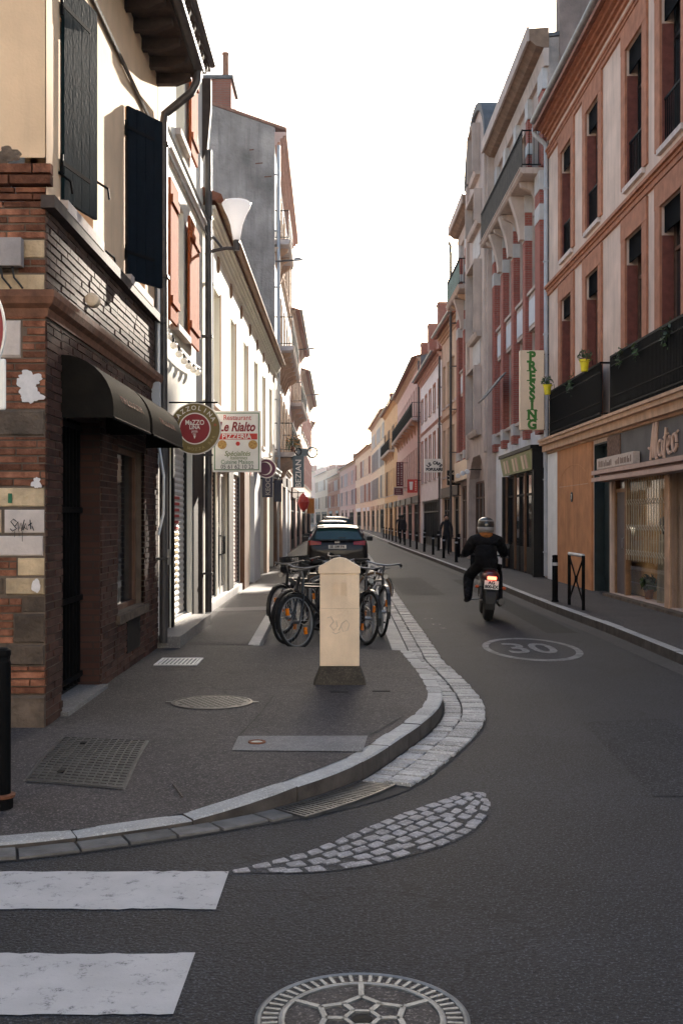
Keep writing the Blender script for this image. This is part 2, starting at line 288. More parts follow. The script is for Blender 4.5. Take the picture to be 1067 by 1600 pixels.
class MB:
    """collects faces in world space; build() links them as ONE mesh object under its parent"""
    def __init__(s): s.v = []; s.f = []
    def add(s, vs, fs):
        k = len(s.v); s.v += [tuple(p) for p in vs]; s.f += [tuple(i+k for i in f) for f in fs]; return s
    def quad(s, a, b, c, d): return s.add([a, b, c, d], [(0, 1, 2, 3)])
    def hexa(s, p): return s.add(p, [(0, 3, 2, 1), (4, 5, 6, 7), (0, 1, 5, 4), (1, 2, 6, 5), (2, 3, 7, 6), (3, 0, 4, 7)])
    def box(s, x0, x1, y0, y1, z0, z1):
        return s.hexa([(x0, y0, z0), (x1, y0, z0), (x1, y1, z0), (x0, y1, z0), (x0, y0, z1), (x1, y0, z1), (x1, y1, z1), (x0, y1, z1)])
    def fbox(s, F, u0, u1, d0, d1, z0, z1):
        return s.hexa([F(u0, d0, z0), F(u0, d1, z0), F(u1, d1, z0), F(u1, d0, z0), F(u0, d0, z1), F(u0, d1, z1), F(u1, d1, z1), F(u1, d0, z1)])
    def prism(s, poly, vec):
        n = len(poly); a = [Vector(p) for p in poly]; b = [p+Vector(vec) for p in a]
        return s.add(a+b, [tuple(range(n))[::-1], tuple(range(n, 2*n))] + [(i, (i+1) % n, n+(i+1) % n, n+i) for i in range(n)])
    def fprofile(s, F, prof, u0, u1):
        """profile of (d,z) points swept along a facade"""
        n = len(prof)
        return s.add([F(u0, d, z) for d, z in prof]+[F(u1, d, z) for d, z in prof], [tuple(range(n))[::-1], tuple(range(n, 2*n))]+[(i, (i+1) % n, n+(i+1) % n, n+i) for i in range(n)])
    def tube(s, pts, r, n=8, closed=False, cap=True):
        pts = [Vector(p) for p in pts]; m = len(pts); rr = r if isinstance(r, (list, tuple)) else [r]*m
        rings = []; up = None
        for i, p in enumerate(pts):
            t = (pts[(i+1) % m]-pts[i-1]) if closed else (pts[min(i+1, m-1)]-pts[max(i-1, 0)])
            if t.length < 1e-9: t = Vector((0, 0, 1))
            t.normalize()
            if up is None or abs(up.dot(t)) > .98:
                up = Vector((0, 0, 1)) if abs(t.z) < .9 else Vector((1, 0, 0))
            a = t.cross(up).normalized(); up = a.cross(t).normalized()
            rings.append([p+(a*math.cos(2*math.pi*j/n)+up*math.sin(2*math.pi*j/n))*rr[i] for j in range(n)])
        vs = [q for ring in rings for q in ring]; fs = []
        for i in range(m if closed else m-1):
            k, l = i*n, ((i+1) % m)*n
            fs += [(k+j, k+(j+1) % n, l+(j+1) % n, l+j) for j in range(n)]
        if cap and not closed: fs += [tuple(range(n))[::-1], tuple((m-1)*n+j for j in range(n))]
        return s.add(vs, fs)
    def lathe(s, prof, c, axis='z', n=16):
        """profile (r, h) turned about an axis through c"""
        vs = []
        for r, h in prof:
            for j in range(n):
                a = 2*math.pi*j/n; x, y = r*math.cos(a), r*math.sin(a)
                p = {'z': (x, y, h), 'x': (h, x, y), 'y': (x, h, y)}[axis]
                vs.append((c[0]+p[0], c[1]+p[1], c[2]+p[2]))
        fs = []; m = len(prof)
        for i in range(m-1):
            for j in range(n):
                f = (i*n+j, i*n+(j+1) % n, (i+1)*n+(j+1) % n, (i+1)*n+j)
                fs.append(f[::-1] if axis == 'y' else f)
        fs.append(tuple(range(n))[::-1]); fs.append(tuple((m-1)*n+j for j in range(n)))
        return s.add(vs, fs)
    def build(s, name, m, parent=None, smooth=False, loc=None, bevel=0, kind=None):
        o0 = Vector(loc) if loc is not None else (base_loc(parent) if parent else Vector((0, 0, 0)))
        me = bpy.data.meshes.new(name)
        me.from_pydata([tuple(Vector(p)-o0) for p in s.v], [], s.f); me.validate(); me.update()
        me.materials.append(M(m) if isinstance(m, str) else m)
        bm = bmesh.new(); bm.from_mesh(me); bmesh.ops.recalc_face_normals(bm, faces=bm.faces); bm.to_mesh(me); bm.free()
        if smooth:
            for p in me.polygons: p.use_smooth = True
        o = bpy.data.objects.new(name, me); col.objects.link(o)
        if parent: o.parent = parent; o.location = o0 - base_loc(parent) if loc is not None else (0, 0, 0)
        else: o.location = o0
        if bevel:
            b = o.modifiers.new('bevel', 'BEVEL'); b.width = bevel; b.segments = 2; b.limit_method = 'ANGLE'
        if kind: o['kind'] = kind
        return o

def tag(o, label, cat, group=None):
    o['label'] = label; o['category'] = cat
    if group: o['group'] = group
    return o
def thing(name, loc, label=None, cat=None, group=None, rz=0):
    o = bpy.data.objects.new(name, None); col.objects.link(o); o.location = loc; o.rotation_euler = (0, 0, rz); o.empty_display_size = .2
    if label: tag(o, label, cat, group)
    return o
def copy_tree(o, parent=None):
    c = o.copy(); col.objects.link(c); c.parent = parent
    for ch in list(o.children): copy_tree(ch, c)
    return c
def shared(name, me, m, parent, mtx):
    o = bpy.data.objects.new(name, me); col.objects.link(o); o.parent = parent; o.matrix_local = mtx
    return o

TEXTS = []
def text(s, size, m, parent, at, right, up, align='CENTER', bold=0., shear=0., ext=.002, name='lettering', sx=1., sy=1.):
    """flat lettering, turned into a mesh at the end of the script"""
    cu = bpy.data.curves.new(name, 'FONT'); cu.body = s; cu.size = size; cu.align_x = align; cu.align_y = 'CENTER'
    cu.offset = bold; cu.shear = shear; cu.extrude = ext; cu.resolution_u = 3
    o = bpy.data.objects.new(name+'_curve', cu); col.objects.link(o)
    r = Vector(right).normalized(); u = Vector(up).normalized(); n = r.cross(u)
    a = Vector(at) - base_loc(parent)
    mx = Matrix(((r.x*sx, u.x*sy, n.x, a.x), (r.y*sx, u.y*sy, n.y, a.y), (r.z*sx, u.z*sy, n.z, a.z), (0, 0, 0, 1)))
    TEXTS.append((o, name, m, parent, mx)); return o
def finish_texts():
    dg = bpy.context.evaluated_depsgraph_get(); dg.update()
    for o, name, m, parent, mx in TEXTS:
        me = bpy.data.meshes.new_from_object(o.evaluated_get(dg)); me.name = name
        me.materials.clear(); me.materials.append(M(m) if isinstance(m, str) else m)
        n = bpy.data.objects.new(name, me); col.objects.link(n); n.parent = parent; n.matrix_local = mx
    for o, *_ in TEXTS:
        cu = o.data; bpy.data.objects.remove(o); bpy.data.curves.remove(cu)

class Fr:
    """a facade: u metres along it from its near end, d metres out from the wall, z up"""
    def __init__(s, p0, p1, side):
        s.p = Vector((*p0, 0)); e = Vector((*p1, 0))-s.p; s.L = e.length; s.e = e.normalized()
        s.n = Vector((s.e.y, -s.e.x, 0)); 
        if (side == 'L' and s.n.x < 0) or (side == 'R' and s.n.x > 0) or (side == 'F' and s.n.y > 0) or (side == 'B' and s.n.y < 0): s.n = -s.n
        s.side = side
    def __call__(s, u, d, z): q = s.p+s.e*u+s.n*d; return (q.x, q.y, z)
    def y(s, Y): return (Y-s.p.y)/s.e.y          # u of a place Y metres up the street

def smooth_path(pts, step=.1):
    P = [Vector(p) for p in pts]; out = []
    for i in range(len(P)-1):
        p0, p1, p2, p3 = P[max(i-1, 0)], P[i], P[i+1], P[min(i+2, len(P)-1)]
        n = max(2, int((p2-p1).length/step))
        t1 = (p2-p0)*.5; t2 = (p3-p1)*.5
        l = (p2-p1).length
        if i > 0: t1 *= l*2/max(1e-6, (p1-p0).length+l)
        if i+3 < len(P)+0: t2 *= l*2/max(1e-6, (p3-p2).length+l)
        for k in range(n):
            t = k/n
            out.append((2*t**3-3*t**2+1)*p1+(t**3-2*t**2+t)*t1+(-2*t**3+3*t**2)*p2+(t**3-t**2)*t2)
    out.append(P[-1]); return out
class Path:
    def __init__(s, pts, step=.1):
        s.P = smooth_path([(a, b) for a, b in pts], step); s.S = [0]
        for a, b in zip(s.P, s.P[1:]): s.S.append(s.S[-1]+(b-a).length)
        s.L = s.S[-1]
    def at(s, t, off=0):
        import bisect
        t = min(max(t, 0), s.L-1e-6); i = min(bisect.bisect_right(s.S, t)-1, len(s.P)-2)
        a, b = s.P[i], s.P[i+1]; f = (t-s.S[i])/max(1e-9, s.S[i+1]-s.S[i]); q = a.lerp(b, f)
        a2 = s.P[max(i-1, 0)]; b2 = s.P[min(i+2, len(s.P)-1)]; e = (b2-a2).normalized(); n = Vector((e.y, -e.x))
        return q+n*off            # off to the right of travel
    def s_at_y(s, Y):
        for i in range(len(s.P)-1, -1, -1):
            if s.P[i].y <= Y: return s.S[i]
        return 0

# ------------------------------------------------------------------ the setting: road, pavements, kerbs
road = MB().add([(-720, -60, 0), (720, -60, 0), (720, 2340, 0), (-720, 2340, 0)], [(0, 1, 2, 3)]).build('road', 'asphalt'); road['kind'] = 'structure'

KERB = Path([(-9, 4.6), (-4, 5.02), (-1.74, 5.52), (-1.2, 5.75), (-.66, 6.07), (-.25, 6.45), (.11, 6.98), (.5, 7.99), (.73, 8.7), (.86, 9.31), (.92, 10.), (.915, 11.), (.88, 11.9), (.83, 12.9)])
def kz(p):                                  # the kerb drops where the crossing meets it
    t = min(1, max(0, (p.x+.95)/.95)); t = t*t*(3-2*t); return .035+.091*t
PZ = .13
def ruled(a, b, name, m):
    mb = MB(); n = len(a)
    mb.add(list(a)+list(b), [(i, i+1, n+i+1, n+i) for i in range(n-1)]); o = mb.build(name, m); o['kind'] = 'structure'; return o
inner, back = [], []
N = 90
corner = Vector((-2.3, 8.25))
for i in range(N+1):
    s = KERB.L*i/N; q = KERB.at(s, -.13); inner.append((q.x, q.y, kz(KERB.at(s))+.002))
    if q.x < -2.3: b = Vector((q.x, 8.25))
    else:
        t = max(0, (q.y-9.2)/(12.9-9.2)); b = Vector((-2.3, 8.25+t*(13.-8.25)))
    back.append((b.x, b.y, PZ))
LEFT_EDGE = [(-1.02, 13.46), (-1.12, 20), (-1.17, 30), (-1.2, 60), (-1.25, 88), (-2.0, 115), (-5, 155), (-11, 200), (-19, 255), (-30, 320)]
LP = Path(LEFT_EDGE, .5)
inner.append((.72, 13.3, .05)); back.append((-2.3, 13.3, PZ))
inner.append((-.92, 13.44, .09)); back.append((-2.3, 13.44, PZ))
for i in range(81):
    q = LP.at(LP.L*(i/80)**1.5, -.14); inner.append((q.x, q.y, PZ)); back.append((q.x-3.4, q.y+.05, PZ))
mid = [tuple(Vector(a).lerp(Vector(b), .5)) for a, b in zip(inner, back)]
pv = MB(); n = len(inner)
pv.add(inner+[(x, y, PZ if i < N-30 or True else z) for i, (x, y, z) in enumerate(mid)]+back, [(i, i+1, n+i+1, n+i) for i in range(n-1)]+[(n+i, n+i+1, 2*n+i+1, 2*n+i) for i in range(n-1)])
pave_left = pv.build('pavement', 'pave', smooth=True); pave_left['kind'] = 'structure'

# parking bay floor
bayb = MB(); pa, pb = [], []
for i in range(41):
    y = 13.4+(i/40)*100; pa.append((LP.at(LP.s_at_y(y)).x, y, .018)); pb.append((.8+.0025*(y-13), y, .018))
bay = ruled(pa, pb, 'parking_bay', 'bay')

# kerb stones (each its own piece)
kerb_l = MB().add([(q.x, q.y, .002) for q in (KERB.at(KERB.L*i/60, -.14) for i in range(61))]+[(q.x, q.y, .002) for q in (KERB.at(KERB.L*i/60, -.004) for i in range(61))], [(i, i+1, 62+i, 61+i) for i in range(60)]).build('kerb', 'mortar'); kerb_l['kind'] = 'structure'
def stone_piece(path, s0, s1, o0, o1, zb, zt0, zt1, ch, name, m, parent, sub=3, riser=None):
    """one laid stone following a path between offsets o0<o1, chamfered top edges"""
    mb = MB(); secs = []
    for k in range(sub+1):
        t = k/sub; s = s0+(s1-s0)*t; zt = zt0+(zt1-zt0)*t
        c = ch if 0 < k < sub else ch*.2
        pr = [(o0, zb), (o0, zt-ch), (o0+ch, zt), (o1-ch, zt), (o1, zt-ch), (o1, zb)]
        ring = []
        for o, z in pr:
            q = path.at(s, o); ring.append((q.x, q.y, z - (ch*.6 if k in (0, sub) and z > zt-.5*ch else 0)))
        secs.append(ring)
    vs = [p for r in secs for p in r]; fs = []; n = 6
    for k in range(sub): fs += [(k*n+j, k*n+(j+1) % n, (k+1)*n+(j+1) % n, (k+1)*n+j) for j in range(n)]
    fs += [tuple(range(n))[::-1], tuple(sub*n+j for j in range(n))]
    mb.add(vs, fs)
    if parent is None: return mb
    o = mb.build(name, m, parent)
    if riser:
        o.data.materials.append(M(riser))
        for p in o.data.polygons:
            if p.normal.z < .5: p.material_index = 1  # faces not pointing up take the darker second material
    return o
s = 3.0
while s < KERB.L-.1:
    ln = random.uniform(.62, .8) if KERB.at(s).x < .0 else random.uniform(.3, .52)
    e = min(s+ln, KERB.L); a, b = kz(KERB.at(s)), kz(KERB.at(e))
    dz = random.uniform(-.003, .004)
    stone_piece(KERB, s+.004, e-.004, -.15, 0, -.02, a+dz+.004, b+dz+.004, .012, 'kerb_stone', 'granite', kerb_l, 4, 'riser_dark')
    s = e
# kerb of the bay on the pavement side
s = 0
while s < 34:
    ln = random.uniform(.8, 1.0); stone_piece(LP, s+.004, s+ln-.004, -.15, 0, -.02, PZ+.006, PZ+.006, .012, 'kerb_stone', 'granite', kerb_l, 1); s += ln
far_k = MB()
while s < LP.L-3:
    g = stone_piece(LP, s, s+1.9, -.15, 0, -.02, PZ+.006, PZ+.006, .012, '', '', None, 1); far_k.add(g.v, g.f); s += 2.
far_k.build('kerb_stone_run', 'granite', kerb_l, kind='stuff')
# stones closing the front of the bay
FB = Path([(.70, 13.3), (-1.0, 13.45)], .1)
s = 0
while s < FB.L-.05:
    e = min(s+.42, FB.L); stone_piece(FB, s+.004, e-.004, -.1, .02, -.02, .062, .062, .008, 'kerb_stone', 'granite', kerb_l, 1); s = e

# gutter: bed and rows of setts
EDGE = Path([(-9, 4.6), (-4, 5.02), (-1.74, 5.52), (-1.2, 5.75), (-.66, 6.07), (-.25, 6.45), (.11, 6.98), (.5, 7.99), (.73, 8.7), (.86, 9.31), (.92, 10.), (.915, 11.), (.88, 11.9), (.83, 12.9), (.84, 14), (.86, 24), (.92, 60), (.85, 88), (.3, 120), (-2, 160), (-8, 210)], .1)
def gw(s):
    q = EDGE.at(s); t = min(1, max(0, (q.x+.75)/1.0)); return .17+.20*t*t*(3-2*t)
gb = MB(); k = 500; SM = EDGE.s_at_y(100); g0 = [EDGE.at(SM*i/k, .0) for i in range(k+1)]; g1 = [EDGE.at(SM*i/k, gw(SM*i/k)+.02) for i in range(k+1)]
gb.add([(q.x, q.y, .004) for q in g0]+[(q.x, q.y, .004) for q in g1], [(i, i+1, k+2+i, k+1+i) for i in range(k)])
gutter = gb.build('gutter', 'mortar'); gutter['kind'] = 'structure'
s = 4.2; cnt = 0; far_s = MB(); far_e = MB(); sx = EDGE.s_at_y(12.9)
DR0 = None
GR = (EDGE.s_at_y(6.33), EDGE.s_at_y(7.0))       # the drain grate takes this stretch of the gutter
while s < SM-1:
    wd = gw(s); q = EDGE.at(s)
    two = wd > .29
    ln = random.uniform(.09, .125) if two else random.uniform(.24, .36)
    e = s+ln
    if GR[0] <= s < GR[1]: s = GR[1]; continue
    if s < GR[0] < e: e = GR[0]
    if e-s > .05:
        rows = [(.02, wd*.44), (wd*.44+.014, wd)] if two else [(.015, wd)]
        for ri, (a, b) in enumerate(rows):
            jz = random.uniform(-.004, .005); ja = random.uniform(-.008, .008)
            z0 = (.019 if ri == 0 and two else .026)+jz
            if cnt < 290:
                stone_piece(EDGE, s+.009, e-.009, a, b+ja, -.01, z0, z0, .009, 'sett', 'sett', gutter, 1) if two else stone_piece(EDGE, s+.008, e-.008, a, b+ja, -.01, z0, z0, .009, 'sett', 'sett_dark', gutter, 1); cnt += 1
            else:
                g = stone_piece(EDGE, s+.006, e-.006, a, b+ja, -.01, z0, z0, .007, '', '', None, 1); far_s.add(g.v, g.f)
    s = e
far_s.build('sett_run', 'sett_many', gutter, kind='stuff')
# flush edge stones between bay and gutter
s = sx; c2 = 0
while s < SM-1:
    e = s+random.uniform(.42, .6)
    if c2 < 60: stone_piece(EDGE, s+.005, e-.005, -.2, -.004, -.01, .034, .034, .008, 'edge_stone', 'granite', kerb_l, 1); c2 += 1
    else:
        g = stone_piece(EDGE, s+.005, e-.005, -.2, -.004, -.01, .034, .034, .008, '', '', None, 1); far_e.add(g.v, g.f)
    s = e
far_e.build('edge_stone_run', 'sett_many', kerb_l, kind='stuff')
# drain grate lying in the gutter beside the kerb
dg_ = thing('drain_grate', (*EDGE.at(GR[0]), .0), 'slotted iron drain grate in the gutter against the curved kerb', 'drain grate')
f = MB(); L_ = GR[1]-GR[0]; W_ = .27
for o0, o1 in ((.012, .032), (W_-.02, W_)):
    a = stone_piece(EDGE, GR[0]+.01, GR[1]-.01, o0, o1, -.01, .02, .02, .003, '', '', None, 4); f.add(a.v, a.f)
f.build('frame', 'iron', dg_)
nb = 26
for i in range(nb):
    s0 = GR[0]+.015+(L_-.03)*i/nb; stone_piece(EDGE, s0, s0+(L_-.03)/nb*.52, .034, W_-.022, -.008, .017, .017, .003, 'bar', 'iron', dg_, 1)
for o0 in (.11, .19):
    a = stone_piece(EDGE, GR[0]+.012, GR[1]-.012, o0, o0+.012, -.01, .013, .013, .002, '', '', None, 4); a.build('cross_bar', 'iron', dg_)

# right pavement and kerb
RK = Path([(4.6, 2), (4.1, 8), (3.95, 12.3), (3.94, 15.6), (3.82, 20.1), (3.74, 33.7), (3.28, 62.3), (3.0, 88), (2.6, 126), (1.3, 160), (-1.8, 205), (-4.6, 235), (-8.2, 268), (-13, 305)], .4)
RFL = [(5.62, 2), (5.58, 8), (5.40, 28.3), (5.27, 46.5), (5.12, 55.2), (5.0, 68.5), (4.85, 94), (4.5, 113), (3.8, 140), (2.2, 170), (-.3, 205), (-3, 235), (-6.5, 268), (-11, 305)]
a, b = [], []
for i in range(121):
    s = RK.L*(i/120)**1.4; q = RK.at(s, .12); a.append((q.x, q.y, PZ)); b.append((q.x+3.5, q.y+.3, PZ+.015))
pave_right = ruled(a, b, 'pavement', 'pave')
kerb_r = MB().add([(RK.at(i).x, RK.at(i).y, .003) for i in range(0, 120)]+[(RK.at(i, .1).x, RK.at(i, .1).y, .003) for i in range(0, 120)], [(i, i+1, 121+i, 120+i) for i in range(119)]).build('kerb', 'mortar'); kerb_r['kind'] = 'structure'
s = 4.; c3 = 0; far_r = MB()
while s < RK.L-2:
    e = s+random.uniform(.85, 1.05); z = PZ+.006+random.uniform(-.003, .003)
    if c3 < 70: stone_piece(RK, s+.005, e-.005, 0, .15, -.02, z, z, .012, 'kerb_stone', 'granite', kerb_r, 1, 'riser_dark'); c3 += 1
    else:
        g = stone_piece(RK, s+.005, e-.005, 0, .15, -.02, z, z, .012, '', '', None, 1); far_r.add(g.v, g.f)
    s = e
far_r.build('kerb_stone_run', 'sett_many', kerb_r, kind='stuff')
# the pale band of worn asphalt joint at the foot of the right kerb
mb = MB(); q0 = [RK.at(3+i, -.28) for i in range(90)]; q1 = [RK.at(3+i, -.005) for i in range(90)]
mb.add([(p.x, p.y, .004) for p in q0]+[(p.x, p.y, .004) for p in q1], [(i, i+1, 91+i, 90+i) for i in range(89)]).build('channel_strip', 'bay', road)

# ---- painted markings
PAINT = worn_paint('road_paint', (.44, .415, .40), ASPH, .30, 13)
PAINT2 = worn_paint('road_paint_worn', (.22, .22, .225), ASPH, .75, 8)
def stripe(x0, x1, y0, y1, sk):
    m = MB(); nx = 70
    ra = [(x0+(x1-x0)*i/nx, y0+random.uniform(-.009, .009), .004) for i in range(nx+1)]
    rb = [(x0+(x1-x0)*i/nx+sk*(i == nx), y1+random.uniform(-.009, .009), .004) for i in range(nx+1)]
    m.add(ra+rb, [(i, i+1, nx+2+i, nx+1+i) for i in range(nx)]); return m.build('crossing_stripe', PAINT, road)
stripe(-4.2, -.545, 4.70, 5.20, .005)
stripe(-4.2, -.575, 3.70, 4.22, .005)
stripe(-4.2, -.60, 2.7, 3.22, .005)
cx_, cy_, ra_, rb_ = 2.47, 14.1, .62, 1.25
m = MB(); n = 64; vs = []
for k in range(n):
    a = 2*math.pi*k/n; vs += [(cx_+ra_*math.cos(a), cy_+rb_*math.sin(a), .004), (cx_+(ra_-.085)*math.cos(a), cy_+(rb_-.17)*math.sin(a), .004)]
m.add(vs, [(2*k, 2*((k+1) % n), 2*((k+1) % n)+1, 2*k+1) for k in range(n)]).build('speed_limit_ring', PAINT2, road)
text('30', .62, PAINT2, road, (cx_-.02, cy_-.02, .006), (1, 0, 0), (0, 1, 0), bold=.012, ext=.0005, name='speed_limit_number', sx=1.1, sy=2.4)
# stencilled white survey marks beside the bay
for (x, y, t_) in ((1.47, 18.3, 'G'), (1.52, 17.3, 'D'), (1.57, 16.7, '2')):
    text(t_, .22, PAINT2, road, (x, y, .006), (1, 0, 0), (0, 1, 0), ext=.0005, name='survey_mark')

# ---- repairs in the asphalt: trench and patch outlines
PATCH_A = mat('asphalt_patch_dark', (.012, .0122, .014), .8, .3, 2, .9, 60, spec=.25, speck=.6, dist=.014); PATCH_B = mat('asphalt_patch_pale', (.023, .023, .026), .8, .3, 2, .9, 60, spec=.25, speck=.8, dist=.014)
random.seed(17)
for (pts, m_) in ((((1.75, 3.2), (3.2, 3.4), (3.1, 4.6), (1.9, 4.5)), PATCH_A), (((1.9, 6.6), (2.7, 6.7), (2.75, 9.2), (2.0, 9.0)), PATCH_B), (((3.05, 16), (3.5, 16), (3.45, 30), (3.05, 30)), PATCH_A), (((1.35, 24), (2.3, 24), (2.25, 31), (1.35, 31)), PATCH_B)):
    ring = []
    for i in range(4):
        a, b = Vector(pts[i]), Vector(pts[(i+1) % 4])
        for k in range(10): q = a.lerp(b, k/10); ring.append((q.x+random.uniform(-.012, .012), q.y+random.uniform(-.02, .02), .003))
    cq = sum((Vector(p) for p in ring), Vector())/len(ring)
    MB().add([tuple(cq)]+ring, [(0, 1+i, 1+(i+1) % len(ring)) for i in range(len(ring))]).build('asphalt_patch', m_, road)

# ---- sett patch let into the asphalt
patch = MB()
top = Path([(-.53, 5.21), (-.36, 5.36), (-.17, 5.53), (.09, 5.88), (.4, 6.30), (.8, 6.72), (.88, 6.68)], .04)
bot = Path([(-.53, 5.19), (-.16, 5.18), (.12, 5.28), (.34, 5.44), (.52, 5.60), (.72, 5.88), (.87, 6.3), (.89, 6.66)], .04)
K = 40
patch.add([(top.at(top.L*i/K).x, top.at(top.L*i/K).y, .003) for i in range(K+1)]+[(bot.at(bot.L*i/K).x, bot.at(bot.L*i/K).y, .003) for i in range(K+1)], [(i, i+1, K+2+i, K+1+i) for i in range(K)])
sett_patch = patch.build('sett_patch', 'asphalt'); sett_patch['kind'] = 'structure'
def cobble(poly, h):
    """a worn sett: rounded corners, domed top"""
    P = [Vector(p) for p in poly]; c = sum(P, Vector((0, 0)))/len(P); ring = []
    for i, p in enumerate(P):
        a, b = P[i-1], P[(i+1) % len(P)]
        ring += [p.lerp(a, .16), p.lerp(c, .05), p.lerp(b, .16)]
    n = len(ring); mb = MB()
    l0 = [(p.x, p.y, -.01) for p in ring]; l1 = [(p.x, p.y, h*.7) for p in ring]; l2 = [(*(p.lerp(c, .06)), h*random.uniform(.85, 1.05)) for p in ring]
    mb.add(l0+l1+l2, [(i, (i+1) % n, n+(i+1) % n, n+i) for i in range(n)]+[(n+i, n+(i+1) % n, 2*n+(i+1) % n, 2*n+i) for i in range(n)]+[tuple(2*n+i for i in range(n))])
    return mb
NL = 19
for j in range(NL):
    t0, t1 = (j+.0)/NL, (j+1.)/NL
    tm = (t0+t1)/2
    A0, A1 = top.at(top.L*t0), top.at(top.L*t1); B0, B1 = bot.at(bot.L*t0), bot.at(bot.L*t1)
    wid = ((A0+A1)/2-(B0+B1)/2).length
    rows = max(1, int(round(wid/.088)))
    for r in range(rows):
        f0, f1 = r/rows, (r+1)/rows
        g = .055
        sh = (.5 if r % 2 else 0)/NL
        def pt(t, fr):
            t = min(max(t+sh, 0), 1); return top.at(top.L*t).lerp(bot.at(bot.L*t), fr)
        if t1+sh > 1.0: continue
        dt = (t1-t0)*.12; df = (f1-f0)*.15
        poly = [pt(t0+dt, f0+df), pt(t1-dt, f0+df), pt(t1-dt, f1-df), pt(t0+dt, f1-df)]
        poly = [p+Vector((random.uniform(-.007, .007), random.uniform(-.007, .007))) for p in poly]
        if (poly[0]-poly[2]).length < .06: continue
        cobble(poly, random.uniform(.006, .010)).build('sett', 'cobble', sett_patch)

# ---- patches and covers in the pavement
mb = MB().quad((-.74, 7.31, PZ+.004), (.14, 7.27, PZ+.004), (.19, 7.80, PZ+.004), (-.74, 7.79, PZ+.004)); mb.build('concrete_patch', 'concrete', pave_left)
MB().quad((-1.02, 18.6, PZ+.004), (-2.2, 18.2, PZ+.004), (-2.2, 18.9, PZ+.004), (-1.02, 19.4, PZ+.004)).build('concrete_patch', 'concrete', pave_left)
MB().quad((-1.25, 22.5, PZ+.004), (-2.15, 22.5, PZ+.004), (-2.15, 25.9, PZ+.004), (-1.28, 25.9, PZ+.004)).build('concrete_patch', 'concrete', pave_left)

# foreground manhole: ring with ticks, web of cells round a hub
mh = thing('manhole_cover', (.07, 3.65, 0), 'large round manhole cover with a flower-like web of ribs in the road', 'manhole cover')
c = (.07, 3.65, 0)
MB().lathe([(.352, .003), (.352, .010)], c, n=48).build('plate', mat('manhole_fill', (.085, .07, .06), .85, .3, 14, .6, 90, speck=.5), mh)
MB().lathe([(.362, .0), (.362, .016), (.352, .020), (.342, .016), (.342, .0)], c, n=64).build('rim', 'iron_light', mh)
MB().lathe([(.282, .0), (.282, .016), (.272, .018), (.262, .016), (.262, .0)], c, n=64).build('inner_ring', 'iron_light', mh)
for k in range(56):
    a = 2*math.pi*k/56; u = Vector((math.cos(a), math.sin(a), 0)); v = Vector((-u.y, u.x, 0)); p = Vector(c)+u*.312
    MB().hexa([tuple(p+u*x+v*y+Vector((0, 0, z))) for z in (.008, .016) for x, y in ((-.027, -.0065), (.027, -.0065), (.027, .0065), (-.027, .0065))]).build('tick', 'iron_light', mh)
web = MB()
def bar(p, q, w=.010, z=.017):
    p, q = Vector(p), Vector(q); e = (q-p).normalized(); v = Vector((-e.y, e.x, 0))*w
    web.hexa([tuple(x) for x in (p-v, p+v, q+v, q-v, p-v+Vector((0, 0, z)), p+v+Vector((0, 0, z)), q+v+Vector((0, 0, z)), q-v+Vector((0, 0, z)))])
C = Vector(c)
def pol(r, a): return C+Vector((r*math.cos(R(a)), r*math.sin(R(a)), 0))
for k in range(6):
    a = 90+60*k
    bar(pol(.265, a), pol(.165, a)); bar(pol(.165, a), pol(.125, a+30)); bar(pol(.165, a), pol(.125, a-30)); bar(pol(.125, a+30), pol(.06, a+30))
    bar(pol(.06, a+30), pol(.06, a+90), .008)
web.build('web', 'iron_light', mh)
MB().lathe([(.035, .004), (.035, .012), (.02, .013)], c, n=20).build('hub', 'black', mh)

def round_cover(x, y, z, r, label):
    o = thing('manhole_cover', (x, y, z), label, 'manhole cover'); c = (x, y, z)
    MB().lathe([(r, .002), (r, .008), (r*.93, .010), (r*.93, .002)], c, n=40).build('rim', 'iron', o)
    MB().lathe([(r*.915, .002), (r*.915, .007)], c, n=40).build('plate', 'iron', o)
    st = MB(); t = r*.16
    for i in range(-6, 7):
        for j in range(-6, 7):
            px, py = i*t+(t/2 if j % 2 else 0), j*t*.9
            if math.hypot(px, py) < r*.84: st.box(x+px-t*.3, x+px+t*.3, y+py-t*.22, y+py+t*.22, z+.005, z+.011)
    st.build('tread_pattern', 'iron', o, kind='stuff')
    for sx_ in (-1, 1): MB().box(x+sx_*r, x+sx_*(r+.05), y-.03, y+.03, z+.002, z+.008).build('lug', 'iron', o)
    return o
round_cover(-1.10, 9.22, PZ, .345, 'round iron manhole cover with small raised studs set in the pavement')
v = thing('valve_cover', (-.59, 7.56, PZ), 'small rusty round valve cover in the pale concrete strip', 'valve cover')
MB().lathe([(.062, .004), (.062, .014), (.045, .014), (.045, .006)], (-.59, 7.56, PZ), n=24).build('ring', 'rust', v)
MB().lathe([(.042, .004), (.04, .010)], (-.59, 7.56, PZ), n=20).build('lid', 'iron_light', v)
